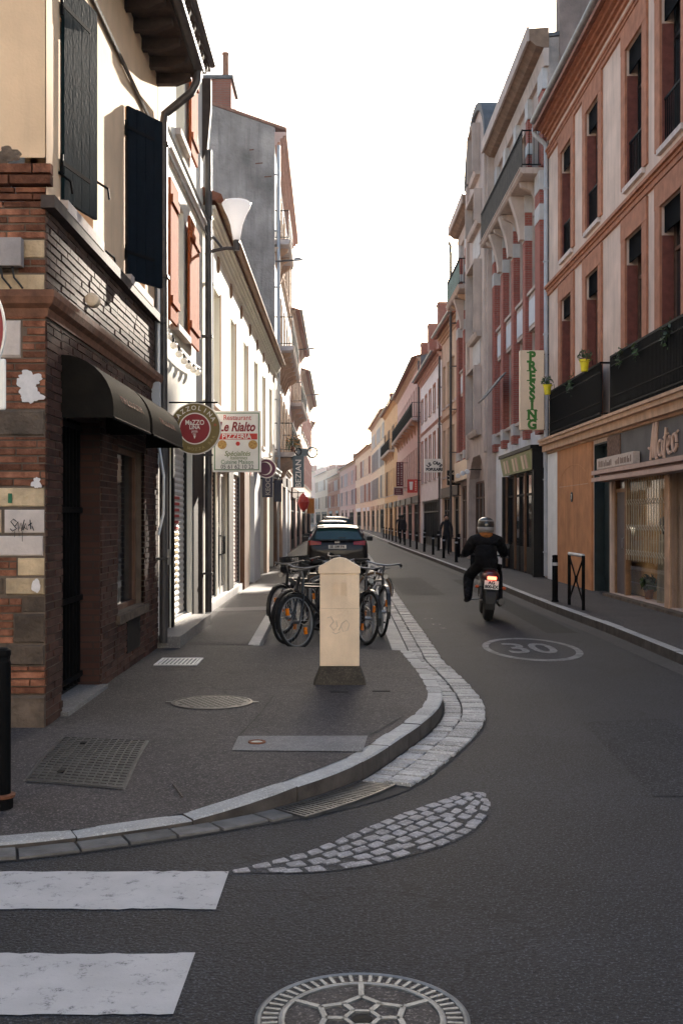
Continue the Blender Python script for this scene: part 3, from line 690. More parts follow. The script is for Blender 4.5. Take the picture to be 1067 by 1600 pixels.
# square chequered cover
o = thing('access_cover', (-1.63, 7.1, PZ), 'rectangular iron access cover with a raised grid in the pavement corner', 'access cover')
P4 = [Vector((-1.93, 6.56, 0)), Vector((-1.29, 6.46, 0)), Vector((-1.35, 7.62, 0)), Vector((-2.0, 7.76, 0))]
def b4(a, b, z): return tuple(P4[0].lerp(P4[1], a).lerp(P4[3].lerp(P4[2], a), b)+Vector((0, 0, z)))
from mathutils.bvhtree import BVHTree
PAVE_BVH = BVHTree.FromPolygons([Vector(p) for p in pv.v], pv.f)
def pave_z(x, y):
    h = PAVE_BVH.ray_cast(Vector((x, y, 2)), Vector((0, 0, -1))); return h[0].z if h[0] else PZ
def b4(a, b, z): p = P4[0].lerp(P4[1], a).lerp(P4[3].lerp(P4[2], a), b); return (p.x, p.y, pave_z(p.x, p.y)+z)
pm = MB(); gn = 8
pm.add([b4(i/gn, j/gn, .005) for j in range(gn+1) for i in range(gn+1)], [(j*(gn+1)+i, j*(gn+1)+i+1, (j+1)*(gn+1)+i+1, (j+1)*(gn+1)+i) for j in range(gn) for i in range(gn)])
pm.build('plate', 'iron', o)
def zt(b): return .004
g = MB()
for i in range(13):
    a = .035+.93*i/12
    for j in range(8):
        p, q = .02+.96*j/8, .02+.96*(j+1)/8
        g.hexa([b4(a-.008, p, .004), b4(a+.008, p, .004), b4(a+.008, q, .004), b4(a-.008, q, .004)]+[b4(x, y, .010) for x, y in ((a-.008, p), (a+.008, p), (a+.008, q), (a-.008, q))])
for j in range(21):
    b = .02+.96*j/20
    for i in range(4):
        p, q = .03+.94*i/4, .03+.94*(i+1)/4
        g.hexa([b4(x, y, z) for z in (.004, .0095) for x, y in ((p, b-.004), (q, b-.004), (q, b+.004), (p, b+.004))])
g.build('rib_grid', 'iron', o, kind='stuff')
for a, b in ((.3, .84), (.3, .2)): MB().box(b4(a, b, 0)[0]-.02, b4(a, b, 0)[0]+.02, b4(a, b, 0)[1]-.03, b4(a, b, 0)[1]+.03, b4(a, b, 0)[2], b4(a, b, 0)[2]+.012).build('lifting_slot', 'black', o)
# pale slotted vent cover by the wall
o = thing('vent_cover', (-1.77, 11.8, PZ), 'pale slotted vent cover lying flush in the pavement by the shop doorway', 'vent cover')
MB().box(-2.0, -1.54, 11.53, 12.1, PZ+.002, PZ+.005).build('plate', 'iron', o)
fr = MB()
for x0, x1, y0, y1 in ((-2.0, -1.54, 11.53, 11.56), (-2.0, -1.54, 12.07, 12.1), (-2.0, -1.97, 11.56, 12.07), (-1.57, -1.54, 11.56, 12.07)): fr.box(x0, x1, y0, y1, PZ+.001, PZ+.012)
fr.build('frame', 'sign_white', o)
for i in range(9):
    x = -1.955+i*.044; MB().box(x, x+.02, 11.57, 12.06, PZ+.003, PZ+.011).build('bar', 'sign_white', o)
for (x, y) in ((-.1, 9.75), (.28, 9.8)): MB().box(x, x+.16, y, y+.05, PZ+.002, PZ+.006).build('lid', 'mortar', thing('service_lid', (x, y, PZ), ['small dark service lid in the pavement left before the cream pillar', 'small dark service lid in the pavement nearer the curved kerb'][x > 0], 'service lid'))

# asphalt joints and a twig on the pavement
for pts in (((-.74, 7.8), (-.66, 8.6), (-.60, 9.6)), ((.2, 7.82), (.5, 8.6)), ((-1.95, 13.35), (-.95, 13.36))):
    q = Path(pts, .15); on_road = pts[0][0] >= 0 and pts[0][1] < 7 or pts[0][0] > 1; zz = .003 if on_road else PZ+.003
    m_ = MB(); n_ = max(4, int(q.L/.12)); A = [q.at(q.L*i/n_, .006+random.uniform(-.003, .004)) for i in range(n_+1)]; B = [q.at(q.L*i/n_, -.006+random.uniform(-.004, .003)) for i in range(n_+1)]
    m_.add([(p.x, p.y, zz) for p in A]+[(p.x, p.y, zz) for p in B], [(i, i+1, n_+2+i, n_+1+i) for i in range(n_)]); m_.build('joint', 'mortar', road if on_road else pave_left)
tag(MB().tube([(x, y, pave_z(x, y)+.004) for x, y in ((-1.02, 6.55), (-.98, 6.46), (-.93, 6.33))], .004, 5).build('twig', 'dark_wood', loc=(-.98, 6.46, PZ-.02)), 'thin dark twig lying on the pavement near the kerb', 'twig')

# far hill
hm = MB(); nx = 80; rows = []
for r_, (yy, base) in enumerate(((900, 0), (1200, 38), (1500, 74), (1900, 92), (2300, 88))):
    for i in range(nx+1):
        x = -700+1400*i/nx
        z = base*(.82+.12*math.sin(x*.008+1)+.06*math.sin(x*.031+r_))+random.uniform(-2.5, 4)*(r_ > 0)
        hm.v.append((x, yy, max(z, -1)))
for r_ in range(4):
    for i in range(nx): hm.f.append((r_*(nx+1)+i, r_*(nx+1)+i+1, (r_+1)*(nx+1)+i+1, (r_+1)*(nx+1)+i))
hill = hm.build('hill', 'hill', smooth=True); hill['kind'] = 'structure'
wd_ = MB()
for k in range(700):
    x = random.uniform(-160, 120); y = random.uniform(1150, 1950); bz = 38+54*min(1, max(0, (y-1200)/600)); r_ = random.uniform(4, 9)
    z = bz*(.85+.12*math.sin(x*.008+1))
    ps = [(x+r_*random.uniform(.6, 1.1)*math.cos(a), y+r_*math.sin(a)*.8, z+r_*h) for h in (0, .7) for a in [i*math.pi/3 for i in range(6)]]+[(x, y, z+r_*1.35)]
    wd_.add(ps, [(i, (i+1) % 6, 6+(i+1) % 6, 6+i) for i in range(6)]+[(6+i, 6+(i+1) % 6, 12) for i in range(6)])
wo_ = wd_.build('distant_wood', 'hill', smooth=False); tag(wo_, 'pale grey wooded hillside beyond the end of the street', 'woodland'); wo_['kind'] = 'stuff'

# ------------------------------------------------------------------ building kit
def wall_with_holes(F, L, H, holes, z0=0., depth=.28, mb=None, d=0.):
    """front skin with real openings and their reveals"""
    mb = mb or MB()
    us = sorted({0, L, *[h[0] for h in holes], *[h[1] for h in holes]}); zs = sorted({z0, H, *[h[2] for h in holes], *[h[3] for h in holes]})
    us = [u for u in us if -1e-6 <= u <= L+1e-6]; zs = [z for z in zs if z0-1e-6 <= z <= H+1e-6]
    for a, b in zip(us, us[1:]):
        for p, q in zip(zs, zs[1:]):
            um, zm = (a+b)/2, (p+q)/2
            if any(h[0] < um < h[1] and h[2] < zm < h[3] for h in holes): continue
            mb.quad(F(a, d, p), F(b, d, p), F(b, d, q), F(a, d, q))
    for h in holes:
        a, b, p, q = h[:4]; dd = d-depth
        mb.quad(F(a, d, p), F(a, dd, p), F(a, dd, q), F(a, d, q)); mb.quad(F(b, d, p), F(b, dd, p), F(b, dd, q), F(b, d, q))
        mb.quad(F(a, d, q), F(a, dd, q), F(b, dd, q), F(b, d, q)); mb.quad(F(a, d, p), F(a, dd, p), F(b, dd, p), F(b, d, p))
    return mb
def body(root, F, L, H, holes, wm, D=9., gable=None, rise=1.6, ov=.45, roofm='roof', z0=0., ridge=.5, mansard=False):
    mb = wall_with_holes(F, L, H, holes, z0)
    g = MB()
    R_ = D*ridge
    for u in (0, L):
        e = MB().add([F(u, 0, z0), F(u, -D, z0), F(u, -D, H), F(u, -R_, H+rise), F(u, 0, H)], [(0, 1, 2, 3, 4)])
        e.build('gable_wall', gable or wm, root)
    MB().quad(F(0, -D, z0), F(L, -D, z0), F(L, -D, H), F(0, -D, H)).build('back_wall', wm, root)
    mb.build('wall', wm, root)
    r = MB(); t = .1; sl = rise/R_
    e = ov
    pr = [(e, H-e*sl+.02), (-R_, H+rise+.02), (-D-.2, H-.2*sl+.02), (-D-.2, H-.2*sl+t+.02), (-R_, H+rise+t+.02), (e, H-e*sl+t+.02)]
    r.fprofile(F, pr, -.03, L+.03); r.build('roof', roofm, root)
def window(root, F, u0, u1, z0, z1, frame='frame_white', pane='glass', sill=None, shut=None, surround=None, sw=.2, dep=.17, leaves=2, transom=None, sillm='stone_pale', rail=False, flat=True):
    m = MB(); w_ = .055; d0, d1 = -dep-.03, -dep+.03
    for a, b, p, q in ((u0, u0+w_, z0, z1), (u1-w_, u1, z0, z1), (u0+w_, u1-w_, z0, z0+w_), (u0+w_, u1-w_, z1-w_, z1)): m.fbox(F, a, b, d0, d1, p, q)
    um = (u0+u1)/2
    if leaves == 2: m.fbox(F, um-.035, um+.035, d0+.002, d1+.004, z0+w_, z1-w_)
    if transom: m.fbox(F, u0+w_, u1-w_, d0+.002, d1+.002, transom-.03, transom+.03)
    wn = m.build('window', frame, root)
    cells = [(u0+w_, um-.035), (um+.035, u1-w_)] if leaves == 2 else [(u0+w_, u1-w_)]
    for a, b in cells: MB().fbox(F, a, b, -dep-.012, -dep-.004, z0+w_, z1-w_).build('pane', pane, wn)
    if sill: MB().fbox(F, u0-.08, u1+.08, -.05, sill, z0-.09, z0-.004).build('sill', sillm, wn)
    if surround:
        s = MB(); d = .035
        s.fbox(F, u0-sw, u0-.001, .0, d, z0-.0, z1+.001); s.fbox(F, u1+.001, u1+sw, .0, d, z0, z1+.001); s.fbox(F, u0-sw, u1+sw, .0, d+.004, z1+.001, z1+sw*1.2)
        s.build('window_surround', surround, root)
    if shut:
        lw = (u1-u0)/2
        g0 = sw+.02 if surround else .01
        for a, b in ((u0-lw-g0+.0, u0-g0), (u1+g0, u1+lw+g0)):
            s = MB(); s.fbox(F, a, b, .045, .075, z0, z1)
            for p, q in ((z0, z0+.1), ((z0+z1)/2-.05, (z0+z1)/2+.05), (z1-.1, z1)): s.fbox(F, a+.01, b-.01, .075, .092, p+.004, q-.004)
            for x in (a, b-.08): s.fbox(F, x+.012, x+.07, .075, .088, z0+.102, z1-.102)
            k = z0+.14
            while k < z1-.14: s.fbox(F, a+.08, b-.08, .072, .083, k, k+.035); k += .07
            s.build('shutter', shut, root)
    if rail:
        s = MB(); h = .85
        s.fbox(F, u0, u1, -.06, -.03, z0+h-.04, z0+h); s.fbox(F, u0, u1, -.06, -.03, z0+.05, z0+.08)
        k = u0+.05
        while k < u1: s.fbox(F, k, k+.018, -.055, -.037, z0+.08, z0+h-.04); k += .1
        s.build('railing', 'iron_black', root)
    return wn
def roller(root, F, u0, u1, z0, z1, d=-.1, m='roller', pitch=.085):
    pr = []; z = z0
    while z < z1-1e-6:
        e = min(z+pitch, z1); pr += [(d, z), (d+.006, z+.006), (d+.016, (z+e)/2), (d+.006, e-.008)]; z = e
    pr.append((d, z1)); n = len(pr); mb = MB()
    mb.add([F(u0, a, b) for a, b in pr]+[F(u1, a, b) for a, b in pr], [(i, i+1, n+i+1, n+i) for i in range(n-1)])
    r = mb.build('roller_shutter', m, root)
    MB().fbox(F, u0, u1, d-.01, d+.045, z0-.03, z0-.001).build('bottom_rail', 'zinc', r)
    g = MB()
    for a, b in ((u0-.05, u0), (u1, u1+.05)): g.fbox(F, a, b, d-.02, d+.05, z0-.03, z1)
    g.build('guide', 'frame_dark', r); return r
def shopfront(root, F, u0, u1, z0, z1, frame='frame_dark', pane='glass', riser=.5, fascia=None, door=None, dep=.14, lit=None):
    """framed glazing set into an opening, with stall riser, transom and fascia"""
    m = MB(); w_ = .07; d0, d1 = -dep-.04, -dep+.05
    n = max(1, int(round((u1-u0)/1.1))); st = (u1-u0)/n
    for i in range(n+1):
        a = u0+st*i; a = min(max(a-w_/2, u0), u1-w_); m.fbox(F, a, a+w_, d0, d1, z0, z1)
    for p, q in ((z1-.07, z1), (z1-.65, z1-.59)): m.fbox(F, u0, u1, d0+.004, d1-.004, p, q)
    sf = m.build('shop_window', frame, root)
    MB().fbox(F, u0, u1, d0+.006, d1-.02, z0, z0+riser).build('stall_riser', frame, sf)
    for i in range(n):
        MB().fbox(F, u0+st*i+w_/2, u0+st*(i+1)-w_/2, -dep-.01, -dep+.0, z0+riser, z1-.07).build('pane', pane, sf)
    if fascia: MB().fbox(F, u0-.1, u1+.1, .01, .09, z1+.02, z1+.5).build('fascia', fascia, root)
    return sf
def balcony(root, F, u0, u1, z, proj=.5, h=.98, slab='tan_trim', m='iron_black', step=.1, brackets=0, bm='tan_trim', solid=None, name='balcony'):
    b = MB(); b.fprofile(F, [(-.02, z-.16), (proj-.06, z-.16), (proj, z-.11), (proj, z-.04), (proj+.03, z-.03), (proj+.03, z), (-.02, z)], u0, u1)
    o = b.build(name, slab, root)
    r = MB(); p = proj-.04
    r.fbox(F, u0, u1, p-.02, p+.02, z+h-.035, z+h); r.fbox(F, u0, u1, p-.012, p+.012, z+.07, z+.095); r.fbox(F, u0, u1, p-.012, p+.012, z+h-.16, z+h-.14)
    for u in (u0+.01, u1-.04):
        r.fbox(F, u, u+.03, 0, p, z+h-.035, z+h-.002); r.fbox(F, u, u+.03, 0, p, z+.07, z+.094)
        k = .06
        while k < p-.05: r.fbox(F, u+.008, u+.022, k, k+.014, z+.09, z+h-.03); k += step
    k = u0+.03
    while k < u1: r.fbox(F, k, k+.016, p-.008, p+.008, z+.002, z+h-.03); k += step
    r.build('railing', m, o)
    if solid: MB().fbox(F, u0+.03, u1-.03, p-.004, p+.004, z+.1, z+h-.17).build('railing_panel', solid, o)
    for i in range(brackets):
        u = u0+(u1-u0)*(i+.5)/brackets
        MB().fprofile(F, [(-.02, z-.17), (proj*.85, z-.17), (proj*.8, z-.28), (proj*.35, z-.42), (.06, z-.8), (-.02, z-.86)], u-.09, u+.09).build('bracket', bm, o)
    return o
def drainpipe(root, F, u, z0, z1, d=.09, r=.05, m='pipe_grey', hook=None):
    pts = [F(u, d, z0), F(u, d, z1)]
    if hook: pts += [F(u, d+.02, z1+.08), F(u, hook-.05, z1+.3), F(u, hook, z1+.4), F(u, hook, z1+.5)]
    mb = MB().tube(pts, r, 10)
    z = z0+.6
    while z < z1:
        mb.fbox(F, u-r*1.25, u+r*1.25, .0, d+r*1.2, z, z+.035); z += 1.9
    return mb.build('drainpipe', m, root, smooth=False)
def gutter_pipe(root, F, u0, u1, z, d, r=.07, m='zinc'):
    pr = [(d+r*math.cos(a), z+r*math.sin(a)) for a in [math.pi+math.pi*i/8 for i in range(9)]]
    pr += [(d+r*.85*math.cos(a), z+r*.85*math.sin(a)) for a in [2*math.pi-math.pi*i/8 for i in range(9)]]
    return MB().fprofile(F, pr, u0, u1).build('roof_gutter', m, root)
def cornice(root, F, u0, u1, z, steps, m='brick_trim', name='cornice'):
    """stepped moulding; steps of (height, projection) from the bottom up"""
    pr = [(-.02, z)]; zz = z
    for h, p in steps: pr += [(p, zz+.002), (p, zz+h)]; zz += h
    pr.append((-.02, zz)); return MB().fprofile(F, pr, u0, u1).build(name, m, root)

UNIT = bpy.data.meshes.new('brick_unit')
_u = MB(); c_ = .5; q_ = .46
_u.add([(-.5, -.5, -.5), (.5, -.5, -.5), (.5, .5, -.5), (-.5, .5, -.5), (-.5, -.5, .2), (.5, -.5, .2), (.5, .5, .2), (-.5, .5, .2), (-.49, -.43, .5), (.49, -.43, .5), (.49, .43, .5), (-.49, .43, .5)],
       [(0, 3, 2, 1), (0, 1, 5, 4), (1, 2, 6, 5), (2, 3, 7, 6), (3, 0, 4, 7), (4, 5, 9, 8), (5, 6, 10, 9), (6, 7, 11, 10), (7, 4, 8, 11), (8, 9, 10, 11)])
UNITS = {}
def brick_mesh(m):
    if m not in UNITS:
        me = bpy.data.meshes.new('brick'); me.from_pydata(_u.v, [], _u.f); me.update(); me.materials.append(M(m)); UNITS[m] = me
    return UNITS[m]
def brick(root, F, u0, u1, z0, z1, d0, d1, m, name='brick'):
    """one brick or block let into a wall: long axis along u, face outwards"""
    c = Vector(F((u0+u1)/2, (d0+d1)/2, (z0+z1)/2))-base_loc(root)
    e, n = F.e, F.n; a, b, h = abs(u1-u0), z1-z0, d1-d0
    tw = random.uniform(-.01, .01)
    mx = Matrix(((e.x*a, 0, n.x*h, c.x), (e.y*a, 0, n.y*h, c.y), (0, b, tw*h, c.z), (0, 0, 0, 1)))
    return shared(name, brick_mesh(m), m, root, mx)
def courses(F, u0, u1, z0, z1, bh=.062, bl=.29, jitter=.06, holes=()):
    """course by course: yields the (u0,u1,z0,z1) of every brick"""
    z = z0; r = 0
    while z < z1-.02:
        e = min(z+bh, z1); u = u0-(bl/2 if r % 2 else 0)-random.uniform(0, .05)
        while u < u1:
            l = bl+random.uniform(-jitter, jitter); a, b = max(u+.005, u0), min(u+l-.005, u1)
            if b-a > .03 and not any(h[0] < b and h[1] > a and h[2] < e and h[3] > z for h in holes): yield a, b, z+.005, e-.005
            u += l
        z = e; r += 1

# ------------------------------------------------------------------ left side
# ---- corner building
F = Fr((-2.23, 8.16), (-2.23, 13.12), 'L'); L1 = F
r1 = thing('corner_building', (-2.23, 8.16, 0), 'corner building of old red brick and cream plaster with dark blue shutters', 'building')
Y = F.y
holes = [(Y(8.62), Y(10.02), .0, 2.62), (Y(10.75), Y(12.22), .74, 2.44), (Y(8.56), Y(9.70), 4.2, 5.95), (Y(11.12), Y(12.26), 4.2, 5.95)]
FF = Fr((-2.23, 8.16), (-7.5, 8.16), 'F')
lo = wall_with_holes(F, F.L, 4.06, [h for h in holes if h[3] < 4], 0, d=.002); wall_with_holes(FF, FF.L, 4.06, [], 0, d=.002, mb=lo)
MB().quad((-2.245, 13.12, 0), (-9, 13.12, 0), (-9, 13.12, 7.), (-2.245, 13.12, 7.)).build('party_wall', 'off_white', r1)
lo.build('wall', 'l1_mortar', r1)
up = wall_with_holes(F, F.L, 7.05, [h for h in holes if h[3] > 4], 4.06, d=.006); wall_with_holes(FF, FF.L, 7.05, [], 4.42, d=.006, mb=up)
up.build('plaster_wall', mat('l1_plaster', (.78, .54, .345), .9, .14, 1.5, .3, 40, stain=.25), r1)
# brick courses on the front, with blocks of stone let in
def fz(py): return 1.7+(810-py)/207
def fu(px): return (70-px)/207
random.seed(11)
nb_ = 0
def front_bricks(py0, py1, px0, px1, d=.012, m='brick_object'):
    for a, b, p, q in courses(FF, fu(px1), fu(px0), fz(py1), fz(py0), .058, .3, .1): brick(r1, FF, a, b, p, q, -.03, d+random.uniform(-.006, .004), m)
def block(py0, py1, px0, px1, m, d=.012, name='stone_block'): brick(r1, FF, fu(px1)+.006, fu(px0)-.006, fz(py1)+.005, fz(py0)-.005, -.03, d+random.uniform(-.005, .006), m, name)
front_bricks(292, 374, -45, 70)
block(374, 405, 24, 70, 'stone_cream'); block(374, 428, -60, 22, 'stone_brown'); front_bricks(405, 428, 26, 70); block(428, 456, -60, 70, 'stone_cream')
front_bricks(487, 500, -40, 70); block(500, 560, -60, 33, 'stone_pale'); front_bricks(500, 560, 35, 70)
front_bricks(560, 640, -45, 70); block(640, 682, -20, 70, 'stone_brown'); block(640, 682, -80, -21, 'stone_brown'); front_bricks(682, 760, -45, 70)
block(761, 793, -40, 70, 'stone_cream'); block(794, 835, 5, 70, 'stone_pale'); block(794, 835, -60, 3, 'stone_cream'); block(836, 870, -50, 68, 'stone_pale')
front_bricks(870, 901, -30, 25); block(870, 901, 26, 70, 'stone_cream'); block(902, 930, 8, 70, 'stone_cream', .02); block(902, 930, -50, 6, 'stone_brown')
front_bricks(930, 958, -30, 33); block(930, 958, 34, 70, 'stone_brown'); front_bricks(958, 1006, -30, 20); block(958, 1006, 21, 70, 'stone_brown')
block(1006, 1040, 8, 70, 'stone_brown', .03); front_bricks(1040, 1084, -30, 70, .03); block(1084, 1142, 12, 72, 'stone_brown', .04); block(1084, 1142, -80, 10, 'stone_brown', .035)
# projecting brick string and moulded cornice, both returning round the corner
for a, b, p, q in courses(FF, -.05, .7, fz(292), fz(256), .085, .34, .06): brick(r1, FF, a, b, p, q, -.03, .05, 'brick_object')
st = MB(); st.fbox(F, -.055, F.L, -.02, .085, 4.03, 4.125); st.build('string_course', mat('l1_string', (.07, .05, .042), .85, .3, 8, .4, 40), r1)
co = MB(); pr = [(-.02, 3.22), (.02, 3.22), (.03, 3.28), (.07, 3.31), (.09, 3.36), (.09, 3.41), (-.02, 3.43)]
n_ = len(pr)
def cr(d, z): return (-2.23+d, 8.16-d, z)
ringA = [F(F.L, d, z) for d, z in pr]; ringB = [cr(d, z) for d, z in pr]; ringC = [FF(5, d, z) for d, z in pr]
co.add(ringA+ringB+ringC, [(k*n_+j, k*n_+(j+1) % n_, (k+1)*n_+(j+1) % n_, (k+1)*n_+j) for k in range(2) for j in range(n_)]+[tuple(range(n_))[::-1]])
co.build('cornice', mat('l1_cornice', (.19, .085, .05), .85, .4, 9, .5, 40, stain=.4), r1)
# brick band on the street side: every brick
random.seed(5)
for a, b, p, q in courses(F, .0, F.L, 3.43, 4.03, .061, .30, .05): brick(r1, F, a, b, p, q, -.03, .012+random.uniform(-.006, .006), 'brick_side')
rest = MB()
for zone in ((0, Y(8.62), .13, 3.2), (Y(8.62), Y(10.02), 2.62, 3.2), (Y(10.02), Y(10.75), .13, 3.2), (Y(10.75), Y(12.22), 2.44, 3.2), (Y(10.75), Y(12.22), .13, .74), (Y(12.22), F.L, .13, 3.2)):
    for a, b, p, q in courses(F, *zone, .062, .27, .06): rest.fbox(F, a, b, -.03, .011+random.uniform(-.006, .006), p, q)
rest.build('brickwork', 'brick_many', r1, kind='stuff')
# upper plaster break, torn paper, graffiti, sticker, painted blobs
def flat_blob(u, z, ru, rz, m, name, d=.018, n=44, rough=.35):
    mb = MB(); ps = [FF(u, d, z)]
    for k in range(n):
        a = 2*math.pi*k/n; f = 1+rough*(.55*math.sin(3*a+u*40)+.4*math.sin(5*a+z*30)+.25*math.sin(9*a+u*90))+random.uniform(-.05, .05); ps.append(FF(u+ru*f*math.cos(a), d, z+rz*f*math.sin(a)))
    mb.add(ps, [(0, 1+k, 1+(k+1) % n) for k in range(n)]); mb.add([tuple(Vector(p)+Vector((0, .006, 0))) for p in ps], [(0, 1+k, 1+(k+1) % n) for k in range(n)])
    return mb.build(name, m, r1)
random.seed(3)
flat_blob(fu(46), fz(592), .085, .055, 'paper', 'torn_paper', .022); flat_blob(fu(50), fz(618), .075, .06, 'paper', 'torn_paper', .0235); flat_blob(fu(40), fz(605), .06, .07, 'paper', 'torn_paper', .0228, rough=.4); flat_blob(fu(57), fz(755), .035, .04, 'paper', 'torn_paper', .02)
flat_blob(fu(57), fz(915), .033, .05, 'paper', 'paint_blob', .032, rough=.12)
flat_blob(fu(14), fz(243), .085, .06, 'stone_brown', 'plaster_hole', .012, rough=.25); flat_blob(fu(-8), fz(251), .09, .04, 'stone_brown', 'plaster_hole', .0135, rough=.3)
sk = MB().fprofile(FF, [(.016, fz(786)), (.022, fz(786)), (.022, fz(771)), (.016, fz(771))], fu(19), fu(13)); sk.build('sticker', mat('sticker_green', (.02, .13, .06), .5, .1, 8, 0, 50), r1)
gr = MB()
def stroke(pts, r_=.0035): gr.tube([FF(fu(x), .017, fz(y)) for x, y in pts], r_, 5)
stroke([(26, 815), (21, 811), (17, 815), (22, 821), (26, 826), (20, 830), (16, 826)]); stroke([(24, 822), (28, 815), (29, 830), (33, 817), (34, 830), (38, 812)]); stroke([(36, 828), (40, 818), (43, 828), (37, 823)])
stroke([(44, 821), (50, 817)]); stroke([(47, 812), (48, 827)]); stroke([(23, 830), (23, 839)], .002); stroke([(30, 830), (30, 838)], .002); stroke([(35, 830), (35, 846)], .002); stroke([(50, 822), (53, 829)], .003)
gr.build('graffiti', 'ink', r1, kind='stuff')
# windows and their board shutters
for (a, b) in ((8.56, 9.70), (11.12, 12.26)): window(r1, F, Y(a), Y(b), 4.2, 5.95, 'frame_brown', 'glass_curtain', sill=.09, dep=.2)
def leaf(root, hinge, ang, wd, z0, z1, m, boards=4):
    """a board shutter leaf hung at a hinge, swung out by ang from the wall line"""
    e = Vector((math.sin(R(ang)), math.cos(R(ang)), 0)); n = Vector((math.cos(R(ang)), -math.sin(R(ang)), 0)); p0 = Vector((-2.215, hinge, 0))
    def G_(u, d, z): q = p0+e*u+n*d; return (q.x, q.y, z)
    sh = MB(); bw = wd/boards
    sh.add([], [])
    for i in range(boards): sh.fbox(G_, i*bw+.002, (i+1)*bw-.002, 0, .03, z0+random.uniform(0, .006), z1-random.uniform(0, .012))
    for z in (z0+.22, z1-.3): sh.fbox(G_, .02, wd-.02, -.025, 0, z, z+.11)
    o = sh.build('shutter', m, root)
    h = MB()
    for z in (z0+.26, z1-.25): h.fbox(G_, -.03, wd*.75, .0305, .037, z, z+.035); h.tube([G_(-.02, .02, z-.06), G_(-.02, .02, z+.09)], .014, 6)
    h.build('hinge', 'iron_black', o); return o
leaf(r1, 8.55, 11.6, .62, 4.22, 5.98, 'blue_shutter'); leaf(r1, 11.13, 29, .56, 4.16, 5.95, 'navy_shutter')
for y0, z0_, dx in ((9.78, 4.75, .09), (10.2, 4.22, .06), (8.5, 4.42, .07)): MB().tube([(-2.22, y0, z0_), (-2.22+dx, y0+.1, z0_-.04), (-2.22+dx, y0+.16, z0_-.12)], .011, 6).build('shutter_stay', 'iron_black', r1)
MB().tube([(-2.2, 8.17, 6.32), (-2.2, 13.1, 6.28)], .022, 6).build('cable', 'pipe_dark', r1)
# timber eaves
ev = MB(); ev.fbox(F, -.4, F.L+.05, -.1, .46, 7.06, 7.10)
ev.build('soffit', 'eave_wood', r1)
for i in range(11):
    u = .05+i*.48; MB().fprofile(F, [(-.05, 6.93), (.24, 6.93), (.42, 7.0), (.42, 7.056), (-.05, 7.056)], u, u+.1).build('rafter', 'eave_wood', r1)
gutter_pipe(r1, F, -.4, F.L+.05, 7.16, .5, .07, 'pipe_dark')
MB().fprofile(F, [(.45, 7.11), (-4, 8.6), (-8, 7.1), (-8, 7.2), (-4, 8.75), (.45, 7.25)], -.5, F.L).build('roof', 'roof', r1)
dp = MB().tube([F(4.9, .5, 7.1), F(4.9, .49, 6.98), F(4.9, .42, 6.84), F(4.9, .2, 6.66), F(4.9, .1, 6.58), F(4.9, .085, 6.45), F(4.9, .085, .2)], .05, 10)
for z in (1.2, 2.9, 4.6, 6.2): dp.fbox(F, 4.83, 4.97, 0, .15, z, z+.03)
dp.build('drainpipe', 'pipe_dark', r1)
for k, du in enumerate((4.62, 4.72, 4.79)):
    MB().tube([F(du, .04+.012*k, z) for z in (2.6, 3.2, 3.9, 4.6)], .016+.006*(k == 1), 6).build('cable', ['pipe_dark', 'off_white', 'pipe_dark'][k], r1)
MB().fbox(F, 4.5, 4.62, .01, .1, 3.0, 3.3).build('cable_box', 'pipe_grey', r1)
MB().tube([F(4.75, .05, 2.6), F(4.7, .12, 2.2), F(4.78, .1, 1.75), F(4.74, .05, 1.5)], .018, 6).build('cable', 'off_white', r1)
# gate, shop window, step
g = MB(); u0, u1 = Y(8.62), Y(10.02); g.fbox(F, u0, u1, -.26, -.2, .13, 2.62); door = g.build('door', 'near_black', r1)
k = u0+.06
while k < u1-.04:
    MB().fbox(F, k, k+.024, -.198, -.17, .2, 2.6).build('bar', 'iron_black', door); k += .125
for z in (.25, .95, 1.75, 2.5): MB().fbox(F, u0+.01, u1-.01, -.168, -.155, z, z+.05).build('rail', 'iron_black', door)
MB().fbox(F, u0-.05, u1+.02, -.25, .07, .12, .165).build('doorstep', 'concrete', r1)
window(r1, F, Y(10.75), Y(12.22), .74, 2.44, 'frame_brown', 'glass', sill=.05, dep=.12, leaves=1, sillm='stone_brown')
MB().fbox(F, Y(9.99), Y(10.018), -.199, -.002, .166, 2.6).build('jamb', 'brick_dark', r1); MB().fbox(F, Y(8.622), Y(10.0), -.199, -.002, 2.585, 2.617).build('jamb', 'brick_dark', r1)
MB().fbox(F, Y(11.2), Y(11.9), -.012, .019, .3, .66).build('cellar_vent', 'near_black', r1)
# things fixed to the corner building
o = tag(MB().fbox(FF, fu(38), fu(-20), .02, .1, fz(420), fz(376)).build('junction_box', mat('jb_grey', (.30, .26, .25), .8, .2, 8, .3, 40), loc=(-2.4, 8.1, 3.6), bevel=.006), 'grey junction box high on the brick corner above the cornice', 'junction box')
for k, px in enumerate((6, 24)): tag(MB().tube([FF(fu(px-2), .06, fz(419)), FF(fu(px), .05, fz(436)), FF(fu(px+8), .03, fz(446)), FF(fu(px+12), .02, fz(452))], .008, 6).build('cable', 'ink'), ['black cable looping from the left end of the grey junction box', 'black cable looping from the right end of the grey junction box'][k], 'cable')
o = thing('floodlight', (-2.1, 8.95, 3.44), 'small pale round floodlight sitting on the cornice of the corner building', 'floodlight')
MB().lathe([(.03, -.06), (.055, -.05), (.06, .03), (.05, .045)], (-2.05, 8.93, 3.5), 'y', 14).build('housing', 'sign_cream', o); MB().tube([(-2.05, 8.95, 3.5), (-2.12, 8.95, 3.43)], .012, 6).build('bracket', 'zinc', o)
